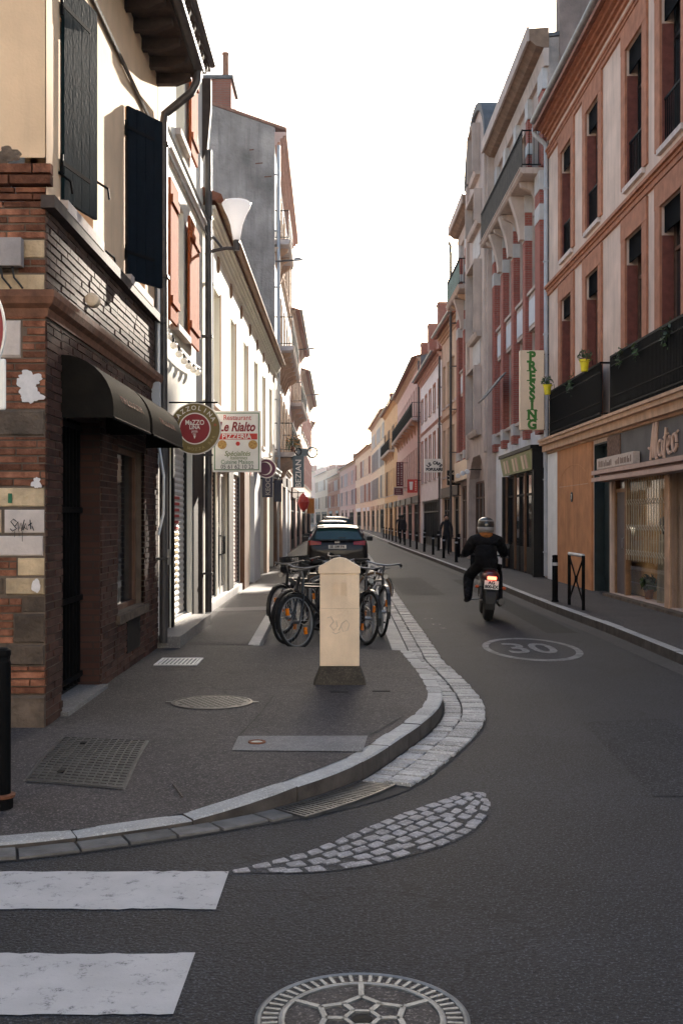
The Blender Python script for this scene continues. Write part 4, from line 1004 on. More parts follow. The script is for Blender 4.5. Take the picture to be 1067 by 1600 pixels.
def dome_awning(y0, y1, label):
    o = thing('awning', (-2.23, (y0+y1)/2, 2.5), label, 'awning'); n = 9; D, H0, H1 = .42, 2.50, 3.0
    arc = [(0, H1)]+[(D*math.sin(a), 2.58+(H1-2.58)*math.cos(a)) for a in [math.pi/2*i/n for i in range(1, n+1)]]+[(D, H0)]
    m = MB(); k = len(arc)
    segs = 10
    rows = [[(-2.225+d, y0+(y1-y0)*j/segs, z) for d, z in arc] for j in range(segs+1)]
    vs = [p for r_ in rows for p in r_]; m.add(vs, [(j*k+i, j*k+i+1, (j+1)*k+i+1, (j+1)*k+i) for j in range(segs) for i in range(k-1)])
    c = m.build('canopy', 'awning_black', o, smooth=True)
    for y in (y0+.004, y1-.004):
        MB().add([(-2.225, y, H0)]+[(-2.225+d, y, z) for d, z in arc], [tuple(range(k+1))]).build('end_panel', mat('awning_end', (.013, .011, .009), .8, .3, 8, .2, 40, spec=.05), o)
    rb = MB()
    for j in range(5):
        y = y0+(y1-y0)*(j+.5)/5; rb.tube([(-2.23+d*.985, y, z-.006) for d, z in arc], .008, 5)
    rb.tube([(-2.225+D, y0, H0), (-2.225+D, y1, H0)], .012, 6)
    rb.build('hoop', 'iron_black', o)
    text('MAZZOLINA', .17, mat('awning_red', (.10, .015, .015), .6, .3, 20, 0, 40), o, (-2.225+D*.93+.012, (y0+y1)/2, 2.70), (0, 1, 0), (-.42, 0, .9), ext=.001)
    return o
dome_awning(8.58, 10.22, 'black domed awning over the barred door of the corner building'); dome_awning(10.36, 12.3, 'black domed awning over the shop window beside the drainpipe')

# ---- L2: narrow house with red-brown shutters
F = Fr((-2.23, 13.2), (-2.23, 17.45), 'L'); Y = F.y
r2 = thing('narrow_house', (-2.23, 13.2, 0), 'narrow pale house with rust-red shutters and a roller shutter shop', 'building')
H = 8.9
holes = [(Y(14.3), Y(15.3), 4.27, 6.02), (Y(14.6), Y(15.4), 6.95, 8.3), (Y(13.3), Y(14.15), .13, 2.85), (Y(14.3), Y(16.12), .3, 2.85), (Y(16.22), Y(17.4), .13, 2.85)]
body(r2, F, F.L, H, holes, 'white_wall', rise=1.2, ov=.02)
window(r2, F, Y(14.3), Y(15.3), 4.27, 6.02, 'frame_white', 'glass_curtain', sill=.1)
window(r2, F, Y(14.6), Y(15.4), 6.95, 8.3, 'frame_white', 'glass_curtain', sill=.08)
for a, b, z0_, z1_ in ((13.62, 14.27, 4.22, 6.0), (15.35, 16.35, 4.22, 6.0), (15.5, 16.2, 6.95, 8.35)):
    s = MB(); nbd = 6
    for i in range(nbd): s.fbox(F, Y(a)+(b-a)*i/nbd+.003, Y(a)+(b-a)*(i+1)/nbd-.003, .05, .085, z0_, z1_)
    for z in (z0_+.2, z1_-.3): s.fbox(F, Y(a)+.03, Y(b)-.03, .085, .11, z, z+.1)
    s.build('shutter', 'wood_red', r2)
cornice(r2, F, 0, F.L, 6.33, [(.06, .05), (.05, .09)], 'off_white', 'string_course')
MB().tube([F(0, .1, 6.5), F(F.L, .1, 6.46)], .02, 6).build('cable', 'pipe_dark', r2); MB().tube([F(0, .1, 6.2), F(F.L, .1, 6.18)], .014, 6).build('cable', 'pipe_dark', r2)
cornice(r2, F, 0, F.L, 2.88, [(.06, .06), (.05, .12)], 'frame_brown')
MB().fbox(F, 0, F.L, -.05, .13, 8.9, 8.95).build('soffit', 'eave_wood', r2)
for i in range(9): MB().fprofile(F, [(-.02, 8.78), (.08, 8.78), (.11, 8.84), (.11, 8.898), (-.02, 8.898)], .1+i*.48, .2+i*.48).build('rafter', 'eave_wood', r2)
gutter_pipe(r2, F, 0, F.L, 9.02, .15, .06, 'pipe_dark')
MB().fprofile(F, [(-.02, 8.75), (.14, 8.75), (.14, 8.3), (.08, 7.6), (-.02, 7.4)], F.L-.12, F.L+.04).build('eave_bracket', 'eave_wood', r2)
drainpipe(r2, F, F.L-.1, .2, 7.6, .1, .055, 'pipe_dark')
d_ = MB()
for a, b, p, q in ((13.31, 13.39, .28, 2.84), (14.06, 14.14, .28, 2.84), (13.39, 14.06, .28, .75), (13.39, 14.06, 2.72, 2.84)): d_.fbox(F, Y(a), Y(b), -.06, -.01, p, q)
d_ = d_.build('door', 'dark_wood', r2); MB().fbox(F, Y(13.39), Y(14.06), -.03, -.02, .75, 2.72).build('pane', 'sun_glass', d_); MB().fbox(F, Y(13.96), Y(14.0), -.02, .03, 1.1, 1.3).build('handle', 'chrome', d_)
rs = roller(r2, F, Y(14.36), Y(16.06), .33, 2.82, -.12, 'roller')
for k in range(16):                       # printed pizza cone on the slats
    z = 1.95-k*.085; h = .3*(1-k/17)
    MB().fbox(F, Y(15.3)-h, Y(15.3)+h, -.102, -.0985, z+.02, z+.06).build('print', mat('cone_print', (.55, .40, .16), .6, .2, 9, 0, 40) if k > 5 else mat('cone_red', (.50, .07, .05), .6, .2, 9, 0, 40), rs)
MB().fbox(F, Y(16.22), Y(17.4), -.2, .02, .13, 2.85).build('wooden_pier', 'dark_wood', r2)
MB().fbox(F, Y(14.17), Y(14.29), -.15, .03, .13, 2.85).build('post', 'black', r2)
MB().fbox(F, Y(13.1), Y(16.2), -.2, .28, .1, .27).build('step', 'concrete', r2)
MB().fbox(F, Y(16.3), Y(17.5), -.1, .04, 2.95, 3.4).build('fascia', 'dark_wood', r2)

# ---- L3: long low white house with the restaurant
F = Fr((-2.23, 17.5), (-2.23, 36.35), 'L'); Y = F.y
r3 = thing('long_white_house', (-2.23, 17.5, 0), 'long two-storey white plastered house with a pizzeria at street level', 'building')
H = 6.75
wy = [18.9+2.9*i for i in range(6)]
holes = [(Y(y), Y(y+.95), 3.75, 5.75) for y in wy]+[(Y(18.07), Y(19.4), .3, 2.62), (Y(19.52), Y(21.15), .2, 2.62), (Y(22.2), Y(23.75), .3, 2.62), (Y(25.1), Y(26.5), .13, 2.9), (Y(28.5), Y(30.9), .13, 2.9), (Y(32.1), Y(35.4), .13, 2.9)]
body(r3, F, F.L, H, holes, 'white_wall', rise=1.7, ov=.0, D=8)
for y in wy:
    window(r3, F, Y(y), Y(y+.95), 3.75, 5.75, 'frame_white', 'glass_curtain', sill=.04, dep=.2)
    MB().fbox(F, Y(y+.95)+.001, Y(y+1.07), .0, .025, 3.75, 5.8).build('window_surround', 'beige_wall', r3)
for i in range(16):
    c = F(.9+1.13*i, .0, 6.28)
    if i % 2: MB().lathe([(.001, .012), (.1, .012), (.13, .03), (.15, .012), (.15, 0)], (c[0], c[1], c[2]), 'x', 14).build('wall_anchor', 'shutter_tan', r3)
cornice(r3, F, 0, F.L, 6.42, [(.06, .03), (.09, .07), (.06, .11), (.08, .15), (.06, .19)], 'white_wall')
gutter_pipe(r3, F, -.05, F.L, 6.86, .28, .08, 'bronze')
MB().fprofile(F, [(.2, 6.82), (-4, 8.5), (-4, 8.6), (.3, 6.92)], -.1, F.L).build('roof_tiles', 'roof', r3)
roller(r3, F, Y(18.12), Y(19.36), .33, 2.6, -.08, 'roller_pink'); roller(r3, F, Y(22.25), Y(23.7), .33, 2.6, -.06, 'roller_pink')
dr = MB()
for a, b in ((19.52, 19.62), (20.28, 20.38), (21.05, 21.15)): dr.fbox(F, Y(a), Y(b), -.12, -.04, .2, 2.62)
for p, q in ((.2, .42), (1.15, 1.25), (2.5, 2.62)): dr.fbox(F, Y(19.62), Y(21.05), -.118, -.05, p, q)
dr = dr.build('door', 'frame_white', r3)
for a, b in ((19.62, 20.28), (20.38, 21.05)): MB().fbox(F, Y(a), Y(b), -.055, -.045, .42, 2.5).build('pane', 'sun_glass', dr)
for a in (20.22, 20.42): MB().tube([F(Y(a), -.04, 1.02), F(Y(a), .03, 1.04), F(Y(a), .03, 1.36), F(Y(a), -.04, 1.38)], .016, 6).build('handle', 'iron_black', dr)
MB().fbox(F, Y(21.2), Y(22.15), -.05, .03, .13, 2.75).build('wooden_pier', 'dark_wood', r3)
MB().fbox(F, Y(18.0), Y(23.9), -.1, .06, .1, .28).build('step', 'off_white', r3)
for a, b, m_ in ((23.85, 25.0, 'brown_wood'), (26.55, 28.4, 'grey_white'), (31.0, 32.0, 'beige_wall'), (35.5, 36.3, 'brown_wood')): MB().fbox(F, Y(a), Y(b), .0, .10, .12, 3.0).build('pier', m_, r3)
for a, b in ((25.1, 26.5), (28.5, 30.9), (32.1, 35.4)): shopfront(r3, F, Y(a), Y(b), .13, 2.9, 'frame_dark', 'glass', .45, dep=.2)
cornice(r3, F, 6.5, F.L, 3.02, [(.08, .14), (.12, .2), (.05, .24)], 'off_white', 'shop_cornice')
drainpipe(r3, F, .12, 3.0, 6.4, .1, .05, 'off_white')

# ---- L4: tall house with the bare grey gable
F = Fr((-2.25, 36.5), (-2.42, 51.0), 'L'); Y = F.y
r4 = thing('tall_house', (-2.25, 36.5, 0), 'tall house with bare grey rendered gable, brick chimney and iron balconies', 'building')
H = 14.9
cols = [38.2+2.75*i for i in range(5)]
holes = [(Y(y), Y(y+1.05), z, z+2.25) for y in cols for z in (4.0, 7.6, 11.2)]+[(Y(37.2), Y(39.6), .13, 2.9), (Y(41), Y(44), .13, 2.9), (Y(46), Y(49.8), .13, 2.9)]
body(r4, F, F.L, H, holes, 'off_white', D=11, gable='grey_render', rise=1.9, ov=.4, ridge=.5)
for y in cols:
    for k, z in enumerate((4.0, 7.6, 11.2)): window(r4, F, Y(y), Y(y+1.05), z, z+2.25, 'frame_white', 'glass_curtain', shut='shutter_tan' if k != 1 else None, dep=.12, surround='beige_wall', sw=.12)
for z in (3.95, 7.55): balcony(r4, F, .15, 8.5 if z > 5 else 5.5, z, .62, 1.0, 'stone_pale', brackets=7, bm='tan_trim', step=.16)
balcony(r4, F, .15, 4, 11.15, .5, 1.0, 'stone_pale', step=.16, brackets=3)
cornice(r4, F, 0, F.L, 14.3, [(.1, .08), (.12, .18), (.1, .28), (.12, .4)], 'rose_wall')
for z in (3.6, 10.7): cornice(r4, F, 0, F.L, z, [(.1, .06), (.06, .12)], 'beige_wall', 'string_course')
drainpipe(r4, F, .06, 3.2, 14.3, .13, .055, 'pipe_grey')
for a, b in ((37.2, 39.6), (41, 44), (46, 49.8)): shopfront(r4, F, Y(a), Y(b), .13, 2.9, 'frame_dark', 'glass', .5, fascia='dark_wood')
for a, b, m_ in ((39.7, 40.9, 'tan_trim'), (44.1, 45.9, 'off_white')): MB().fbox(F, Y(a), Y(b), 0, .08, .12, 3.0).build('pier', m_, r4)
ch = MB().box(-4.75, -3.74, 36.7, 38.4, 15.2, 16.6); chm = ch.build('chimney', 'chimney', r4)
MB().box(-4.83, -3.66, 36.62, 38.5, 16.602, 16.72).build('chimney_cap', 'slate', chm); MB().lathe([(.11, 0), (.10, .9), (.12, .92), (.12, .98)], (-3.98, 37.2, 16.72), n=12).build('chimney_pot', 'terracotta', chm)
for k in range(3): MB().quad(*[(x, 36.49, z) for x, z in ((-3.2+.3*k, 14.1-.45*k), (-2.95+.3*k, 14.12-.45*k), (-2.95+.3*k, 14.16-.45*k), (-3.2+.3*k, 14.14-.45*k))]).build('crack', 'rust', r4)
mb = MB(); random.seed(9)
for k in range(14):
    x = random.uniform(-3.1, -2.35); z = 7.0+random.uniform(0, 1.6)-(x+2.3)*-.5; mb.box(x, x+.26, 36.486, 36.5, z, z+.07)
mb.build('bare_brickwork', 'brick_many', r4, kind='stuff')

# ---- generic street house
def house(name, p0, p1, side, H, wm, label, cols_, floors, win_w=1.0, frame='frame_white', pane='glass', shut=None, surround=None, roofm='roof', rise=1.5, ov=.45, corn='beige_wall', shops=((.06, .45), (.55, .94)), shop_frame='frame_dark', fascia='dark_wood', bal=None, gable=None, pipe=None, gfz=3.1, D=9., chim=(), sill=.08, strings=()):
    F = Fr(p0, p1, side); o = thing(name, (*p0, 0), label, 'building'); L = F.L
    us = [L*(i+.5)/cols_ for i in range(cols_)]
    hs = [(u-win_w/2, u+win_w/2, z, z+h) for z, h in floors for u in us]+[(L*a, L*b, .13, gfz-.4) for a, b in shops]
    body(o, F, L, H, hs, wm, D=D, gable=gable, rise=rise, ov=ov, roofm=roofm)
    for z, h in floors:
        for u in us: window(o, F, u-win_w/2, u+win_w/2, z, z+h, frame, pane if random.random() < .75 else 'glass_curtain', sill=sill, shut=shut if not isinstance(shut, (list, tuple)) else random.choice(shut), surround=surround, sw=.14)
    cornice(o, F, 0, L, H-.42, [(.12, .06), (.12, .14), (.12, .24)], corn)
    for z in strings: cornice(o, F, 0, L, z, [(.08, .05), (.05, .1)], corn, 'string_course')
    for a, b in shops: shopfront(o, F, L*a, L*b, .13, gfz-.4, shop_frame, 'glass', .5, fascia=fascia)
    gutter_pipe(o, F, 0, L, H+.02, ov+.06, .07, 'zinc')
    if pipe: drainpipe(o, F, .12 if pipe == 'near' else L-.12, .2, H-.3, .12, .055, 'pipe_dark')
    if bal:
        for (a, b, z) in bal: balcony(o, F, L*a, L*b, z, .55, 1., 'stone_pale', brackets=max(2, int(L*(b-a)/2.5)), step=.16)
    for (a, dd, w_, h_) in chim:
        c = MB().fbox(F, L*a, L*a+w_, -dd-w_*.7, -dd, H, H+h_).build('chimney', 'chimney', o); MB().fbox(F, L*a-.06, L*a+w_+.06, -dd-w_*.7-.06, -dd+.06, H+h_+.002, H+h_+.12).build('chimney_cap', 'brick_trim', c)
    return o, F
random.seed(21)
house('street_house', (-2.42, 51.1), (-2.46, 66), 'L', 11.6, 'rose_wall', 'rose street house with tall balconies beyond the grey gable house', 5, ((3.9, 2.2), (7.3, 2.2)), bal=((.05, .6, 7.25),), shut='shutter_tan', gable='grey_render', fascia='frame_brown')
house('street_house', (-2.46, 66.1), (-2.5, 88), 'L', 10.8, 'beige_wall', 'beige street house, last on the left before the street bends', 7, ((3.9, 2.1), (7.1, 2.0)), shut='shutter_red', gable='rose_wall')
house('street_house', (-2.6, 88.1), (-5.2, 125), 'L', 9.6, 'white_wall', 'white street house on the left where the street begins to bend', 9, ((3.8, 2.), (6.6, 1.9)), shut='shutter_grey')
house('street_house', (-5.3, 125.1), (-12.5, 175), 'L', 9.8, 'rose_wall', 'pink street house far on the left inside the bend', 10, ((3.8, 2.), (6.6, 1.9)), shut='shutter_red')

# ------------------------------------------------------------------ right side
# ---- R1: pink plaster house with brick-red window surrounds
F = Fr((5.56, 10.5), (5.40, 28.2), 'R'); Y = F.y
b1 = thing('plaster_house', (5.40, 28.2, 0), 'three-storey pink plaster house with brick-red window surrounds and black balconies', 'building')
H = 11.95
cen = [26.05, 23.45, 20.2, 18.0, 14.9, 12.6]
holes = [(Y(c)-.56, Y(c)+.56, z, z1) for c in cen for z, z1 in ((8.05, 10.68), (3.85, 7.05))]
holes += [(Y(22.05), Y(23.35), .13, 3.3), (Y(18.35), Y(21.9), .2, 2.62), (Y(11.5), Y(18.1), .2, 2.62)]
body(b1, F, F.L, H, holes, 'pinkwall', D=10, rise=2.2, ov=.42)
for c in cen:
    u0, u1 = Y(c)-.56, Y(c)+.56
    for z, z1 in ((8.05, 10.68), (3.85, 7.05)):
        window(b1, F, u0, u1, z, z1, 'frame_dark' if z > 5 else 'frame_brown', 'glass', dep=.24, transom=z1-.75, rail=z > 5, leaves=2)
        s = MB(); sw = .3
        s.fbox(F, u0-sw, u0+.0, .0, .04, z-.0, z1+.001); s.fbox(F, u1, u1+sw, .0, .04, z, z1+.001); s.fbox(F, u0-sw, u1+sw, .0, .046, z1+.001, z1+.42)
        s.build('window_surround', 'brick_trim', b1)
        s = MB(); s.fbox(F, u0+.004, u0+.03, -.2, -.0, z, z1-.5); s.fbox(F, u1-.03, u1-.004, -.2, -.0, z, z1-.5)
        s.build('folded_shutter', mat('folded_red', (.17, .05, .035), .7, .3, 8, .2, 40), b1)
        MB().fbox(F, u0+.002, u1-.002, -.07, -.045, z1-.45, z1-.002).build('lambrequin', 'dull_black', b1)
        if z > 5: MB().fbox(F, u0-.1, u1+.1, -.1, .07, z-.1, z-.003).build('sill', 'stone_pale', b1)
cornice(b1, F, 0, F.L, 7.5, [(.1, .05), (.06, .08), (.07, .13)], 'brick_trim', 'string_course')
cornice(b1, F, 0, F.L, 11.08, [(.1, .045), (.06, .07), (.06, .1)], 'brick_trim', 'string_course')
cornice(b1, F, 0, F.L, 11.55, [(.09, .06), (.08, .13), (.08, .22), (.06, .3), (.1, .38)], 'brick_trim')
gutter_pipe(b1, F, 0, F.L, 12.05, .42, .08, 'zinc')
cornice(b1, F, 0, F.L+.1, 3.38, [(.05, .05), (.16, .16), (.09, .24), (.06, .28)], 'tan_trim', 'balcony_ledge')
for a, b in ((27.1, 21.95), (21.2, 10.6)):
    r = MB(); u0, u1 = sorted((Y(a), Y(b))); p = .2; z = 3.76; h = 1.12
    for q0, q1 in ((z+h-.04, z+h), (z+.06, z+.09), (z+h-.22, z+h-.2), (z+.3, z+.315)): r.fbox(F, u0, u1, p-.016, p+.016, q0, q1)
    for u in (u0, u1-.03):
        for q0, q1 in ((z+h-.04, z+h-.002), (z+.06, z+.088)): r.fbox(F, u, u+.03, .0, p-.017, q0, q1)
    k = u0+.02
    while k < u1: r.fbox(F, k, k+.02, p-.009, p+.009, z+.003, z+h-.041); k += .075
    k = u0+.06
    while k < u1-.1:
        r.tube([F(k+.05+.04*math.cos(t_), p, z+.2+.06*math.sin(t_)) for t_ in [i*math.pi/3 for i in range(6)]], .007, 4, closed=True); k += .15
    r.fbox(F, u0+.01, u1-.01, p-.03, p-.018, z+.1, z+h-.05)
    r.build('balcony_railing', 'iron_black', b1)
drainpipe(b1, F, F.L+.08, .2, 11.4, .06, .06, 'pipe_grey', hook=.38)
MB().fbox(F, Y(23.4), Y(26.95), .0, .045, .13, 3.37).build('rendered_pier', 'orange_wall', b1)
MB().fbox(F, Y(26.97), F.L-.01, .0, .04, .13, 3.36).build('quoin_strip', 'off_white', b1)
MB().fprofile(F, [(.046, 2.46), (.05, 2.46), (.05, 2.475), (.046, 2.475)], Y(26.7), Y(23.7)).build('groove', 'tan_trim', b1)
arch = [(Y(26.6), 2.5)]+[(Y(25.17)-1.43*math.cos(R(a)), 2.5+.45*math.sin(R(a))) for a in range(0, 181, 15)][::-1]+[(Y(23.74), 2.5)]
MB().tube([F(u, .04, z) for u, z in arch], .012, 5).build('arch_moulding', 'orange_wall', b1)
hn = MB().lathe([(.12, 0), (.12, .012)], (F(Y(25.3), .047, 2.2)[0]-.0, F(Y(25.3), 0, 0)[1], 2.2), 'x', 20).build('house_number', 'ink', b1)
for o_ in (hn,): o_.location.x -= .012
text('7', .16, 'sign_white', b1, F(Y(25.3), .062, 2.2), (0, -1, 0), (0, 0, 1), bold=.004)
dd = MB().fbox(F, Y(22.05), Y(23.35), -.27, -.22, .13, 3.3).build('door', 'teal_door', b1)
for (a, b, p, q) in ((22.15, 22.65, .4, 1.3), (22.75, 23.25, .4, 1.3), (22.15, 22.65, 1.45, 2.5), (22.75, 23.25, 1.45, 2.5)): MB().fbox(F, Y(a), Y(b), -.218, -.2, p, q).build('door_panel', 'teal_door', dd)
MB().fbox(F, Y(23.33), Y(23.35), -.219, -.004, .13, 3.29).build('door_jamb', 'teal_door', dd); MB().fbox(F, Y(22.06), Y(23.32), -.219, -.004, 3.26, 3.295).build('door_jamb', 'teal_door', dd)
MB().tube([F(Y(22.3), -.2, 1.15), F(Y(22.3), -.14, 1.15), F(Y(22.42), -.14, 1.15)], .014, 6).build('handle', 'bronze', dd)
# the hairdresser's shop: glazed box with a folding grille and a furnished window behind it
MB().fbox(F, Y(10.8), Y(21.95), .0, .05, 2.64, 3.36).build('shop_fascia', mat('fascia_grey', (.115, .105, .10), .75, .25, 2, .2, 40, stain=.3), b1)
MB().fbox(F, Y(21.0), Y(21.95), .052, .075, 2.66, 3.34).build('fascia_panel', mat('rough_tile', (.17, .10, .07), .9, .5, 16, .9, 18, dist=.03), b1)
aw = MB()
for z in (2.44, 2.58): aw.fbox(F, Y(10.9), Y(22.1), .05, .36, z, z+.08)
aw.fbox(F, Y(10.95), Y(22.05), .051, .2, 2.52, 2.58)
aw.build('awning_cassette', mat('pink_metal', (.42, .27, .23), .5, .15, 5, .1, 40), b1)
bx = MB(); bx.fbox(F, Y(19.6), Y(22.3), .08, .2, 2.70, 2.92); bo = bx.build('box_sign', mat('box_sign', (.46, .38, .33), .6, .2, 20, 0, 40), b1)
mk = MB(); random.seed(2); u = Y(19.75)
while u < Y(22.15):
    if not (20.85 < F(u, 0, 0)[1] < 21.05): mk.fbox(F, u, u+.05, .2005, .203, 2.74, 2.74+random.uniform(.07, .13))
    u += random.uniform(.075, .13)
mk.build('worn_lettering', 'frame_brown', bo, kind='stuff')
# script shop name built from strokes
def script(strokes, u_of, z_of, d, w_, m, root):
    for pts, ww in strokes:
        q = [F(u_of(x), d, z_of(y)) for x, y in pts]
        MB().tube(q, [w_*k for k in ww] if isinstance(ww, (list, tuple)) else w_*ww, 6).build('letter', m, root)
nm = thing('shop_name', F(Y(18.2), .06, 2.8), 'cream script letters reading Mateo on the grey shop fascia', 'lettering')
# letter space: x grows to the right in the picture (towards the camera), unit = metre
U0 = Y(18.95)
def uo(x): return U0-x
def zo(y): return 2.70+y
def arc(cx, cy, rx, ry, a0, a1, n=9): return [(cx+rx*math.cos(R(a0+(a1-a0)*i/n)), cy+ry*math.sin(R(a0+(a1-a0)*i/n))) for i in range(n+1)]
stk = [([(-.12, .24), (-.05, .22)], 1), ([(.0, .02), (.03, .2), (.12, .48), (.2, .66)], 1.1), ([(.2, .66), (.17, .4), (.16, .2), (.15, .06)], 1.2), ([(.15, .06), (.22, .28), (.3, .52), (.36, .66)], 1.1), ([(.36, .66), (.33, .4), (.31, .2), (.32, .06), (.38, .02)], 1.4),
       (arc(.55, .2, .11, .13, 60, 330), 1.2), ([(.66, .32), (.65, .16), (.69, .07)], 1.1), ([(.76, .02), (.8, .24), (.88, .52)], 1.2), ([(.74, .36), (.98, .42)], .9),
       ([(.92, .2), (1.06, .24), (1.12, .31), (1.06, .36), (.97, .3), (.95, .16), (1.02, .08), (1.14, .1)], 1.2), (arc(1.32, .24, .11, .14, 0, 350, 14), 1.25), ([(1.36, .37), (1.5, .42)], .9)]
script(stk, uo, zo, .075, .022, 'pink_letter', nm)
# interior
inn = MB(); ua, ub = Y(18.35), Y(21.9)
inn.fbox(F, ua-.1, ub+.1, -.40, -.36, .2, 2.9); bk = inn.build('interior_wall', 'warm_interior', b1)
MB().fbox(F, Y(11.2), ub+.1, -2.5, -.29, .1, .2).build('interior_floor', 'brown_wood', b1)
MB().fbox(F, ub+.1, ub+.16, -2.5, -.29, .1, 3.0).build('interior_wall', 'warm_interior', b1)
MB().fbox(F, Y(11.2), ub+.1, -2.5, -.29, 2.95, 3.0).build('interior_ceiling', 'off_white', b1)
MB().fbox(F, Y(11.3), ua-.25, -1.2, -1.1, .2, 2.95).build('interior_screen', 'dark_wood', b1)
sf = MB()
for a, b in ((18.35, 18.45), (21.05, 21.15), (21.8, 21.9)): sf.fbox(F, Y(a), Y(b), -.16, -.06, .2, 2.62)
sf.fbox(F, Y(21.15), Y(21.8), -.15, -.07, 2.22, 2.29)
swn = sf.build('shop_window', 'bronze', b1)
MB().fbox(F, Y(18.45), Y(21.05), -.115, -.105, .25, 2.62).build('pane', 'shop_glass', swn)
MB().fbox(F, Y(21.15), Y(21.8), -.13, -.09, .2, 2.22).build('door_leaf', mat('grey_leaf', (.10, .085, .09), .5, .2, 5, .1, 40), swn)
MB().fbox(F, Y(21.15), Y(21.8), -.115, -.105, 2.29, 2.62).build('pane', 'shop_glass', swn)
MB().tube([F(Y(21.25), -.08, 1.1), F(Y(21.25), -.04, 1.12), F(Y(21.25), -.04, 1.3), F(Y(21.25), -.08, 1.32)], .012, 6).build('handle', 'chrome', swn)
gr_ = MB(); k = Y(18.55)
while k < Y(21.05): gr_.tube([F(k, -.05, .9), F(k, -.05, 2.55)], .008, 5); k += .16
z = 1.0
while z < 2.5:
    k = Y(18.55); s_ = 1
    while k < Y(21.0)-.16:
        gr_.tube([F(k, -.04, z), F(k+.16, -.04, z+.1)], .006, 4); gr_.tube([F(k, -.035, z+.1), F(k+.16, -.035, z)], .006, 4); k += .16
    z += .48
gr_.build('folding_grille', mat('grille_metal', (.55, .48, .36), .4, .15, 9, 0, 40, metal=.4), b1, kind='stuff')
MB().fbox(F, Y(11.5), Y(18.1), -.115, -.105, .2, 2.62).build('pane', 'shop_glass', swn)
MB().fbox(F, Y(18.1), Y(18.35), -.16, .02, .13, 2.62).build('pier', 'tan_trim', b1)
MB().fbox(F, Y(11.2), Y(22.0), -.2, .16, .1, .19).build('doorstep', 'stone_brown', b1)
# draped mannequin stand and plant behind the glass, posters beside
o = thing('draped_stand', F(Y(19.4), -.8, .2), 'cream cloth draped over a stand inside the shop window', 'stand')
c = F(Y(19.2), -.235, .2)
prof = []
mbd = MB(); nn = 28
vs = []
lev = [(0, .11), (.25, .11), (.6, .105), (.95, .095), (1.15, .09), (1.22, .06)]
for z, r_ in lev:
    for j in range(nn):
        a = 2*math.pi*j/nn; rr = r_*(1+.13*math.sin(7*a+z)*(1-z/1.4)); vs.append((c[0]+rr*math.cos(a), c[1]+rr*math.sin(a), c[2]+z))
mbd.add(vs, [(i*nn+j, i*nn+(j+1) % nn, (i+1)*nn+(j+1) % nn, (i+1)*nn+j) for i in range(len(lev)-1) for j in range(nn)]+[tuple(5*nn+j for j in range(nn))])
mbd.build('drape', 'cloth_cream', o, smooth=True)
MB().lathe([(.04, 1.2), (.045, 1.28), (.09, 1.34), (.1, 1.42), (.07, 1.5), (.02, 1.53)], c, n=14).build('knob', 'dark_wood', o, smooth=True)
def foliage(o, c, r_, n, m='leaf', size=.05, up=.3):
    mb = MB()
    for k in range(n):
        d = Vector((random.gauss(0, 1), random.gauss(0, 1), random.gauss(0, .8))).normalized()*r_*random.random()**.4
        p = Vector(c)+d+Vector((0, 0, up*r_)); a = Vector((random.gauss(0, 1), random.gauss(0, 1), random.gauss(0, 1))).normalized(); b = a.orthogonal().normalized(); s_ = size*random.uniform(.6, 1.3)
        mb.add([p-a*s_, p+b*s_*.42, p+a*s_, p-b*s_*.42], [(0, 1, 2, 3)])
    return mb.build('foliage', m, o)
def plant(c, r_, n, label, pot='terracotta', size=.05, pr=.09, ph=.16, name='potted_plant'):
    o = thing(name, c, label, 'plant')
    MB().lathe([(pr*.7, 0), (pr, ph), (pr*1.08, ph), (pr*1.08, ph+.02), (pr*.85, ph+.02), (pr*.85, ph-.01)], c, n=14).build('pot', pot, o)
    st_ = MB()
    for k in range(5): st_.tube([(c[0], c[1], c[2]+ph-.02), (c[0]+random.uniform(-1, 1)*r_*.5, c[1]+random.uniform(-1, 1)*r_*.5, c[2]+ph+r_*.9)], .006, 4)
    st_.build('stem', 'leaf', o)
    foliage(o, (c[0], c[1], c[2]+ph+r_*.5), r_, n, size=size); return o
plant(F(Y(20.1), -.23, .2), .16, 120, 'green plant standing inside the shop window near the floor', size=.08)
for k, (a, b, p, q) in enumerate(((17.2, 17.8, 1.35, 2.0), (17.0, 17.75, .55, 1.25))):
    po = tag(MB().fbox(F, Y(a), Y(b), -.28, -.265, p, q).build('poster', ['poster', 'sign_white'][k], loc=F(Y(a), -.27, p)), ['purple poster hanging in the shop window beside the pier', 'framed dark picture low in the shop window beside the pier'][k], 'poster')
    if k: MB().fbox(F, Y(a)+.06, Y(b)-.06, -.264, -.258, p+.18, q-.06).build('picture', 'near_black', po); po['label'] = 'white framed dark picture low in the shop window beside the pier'
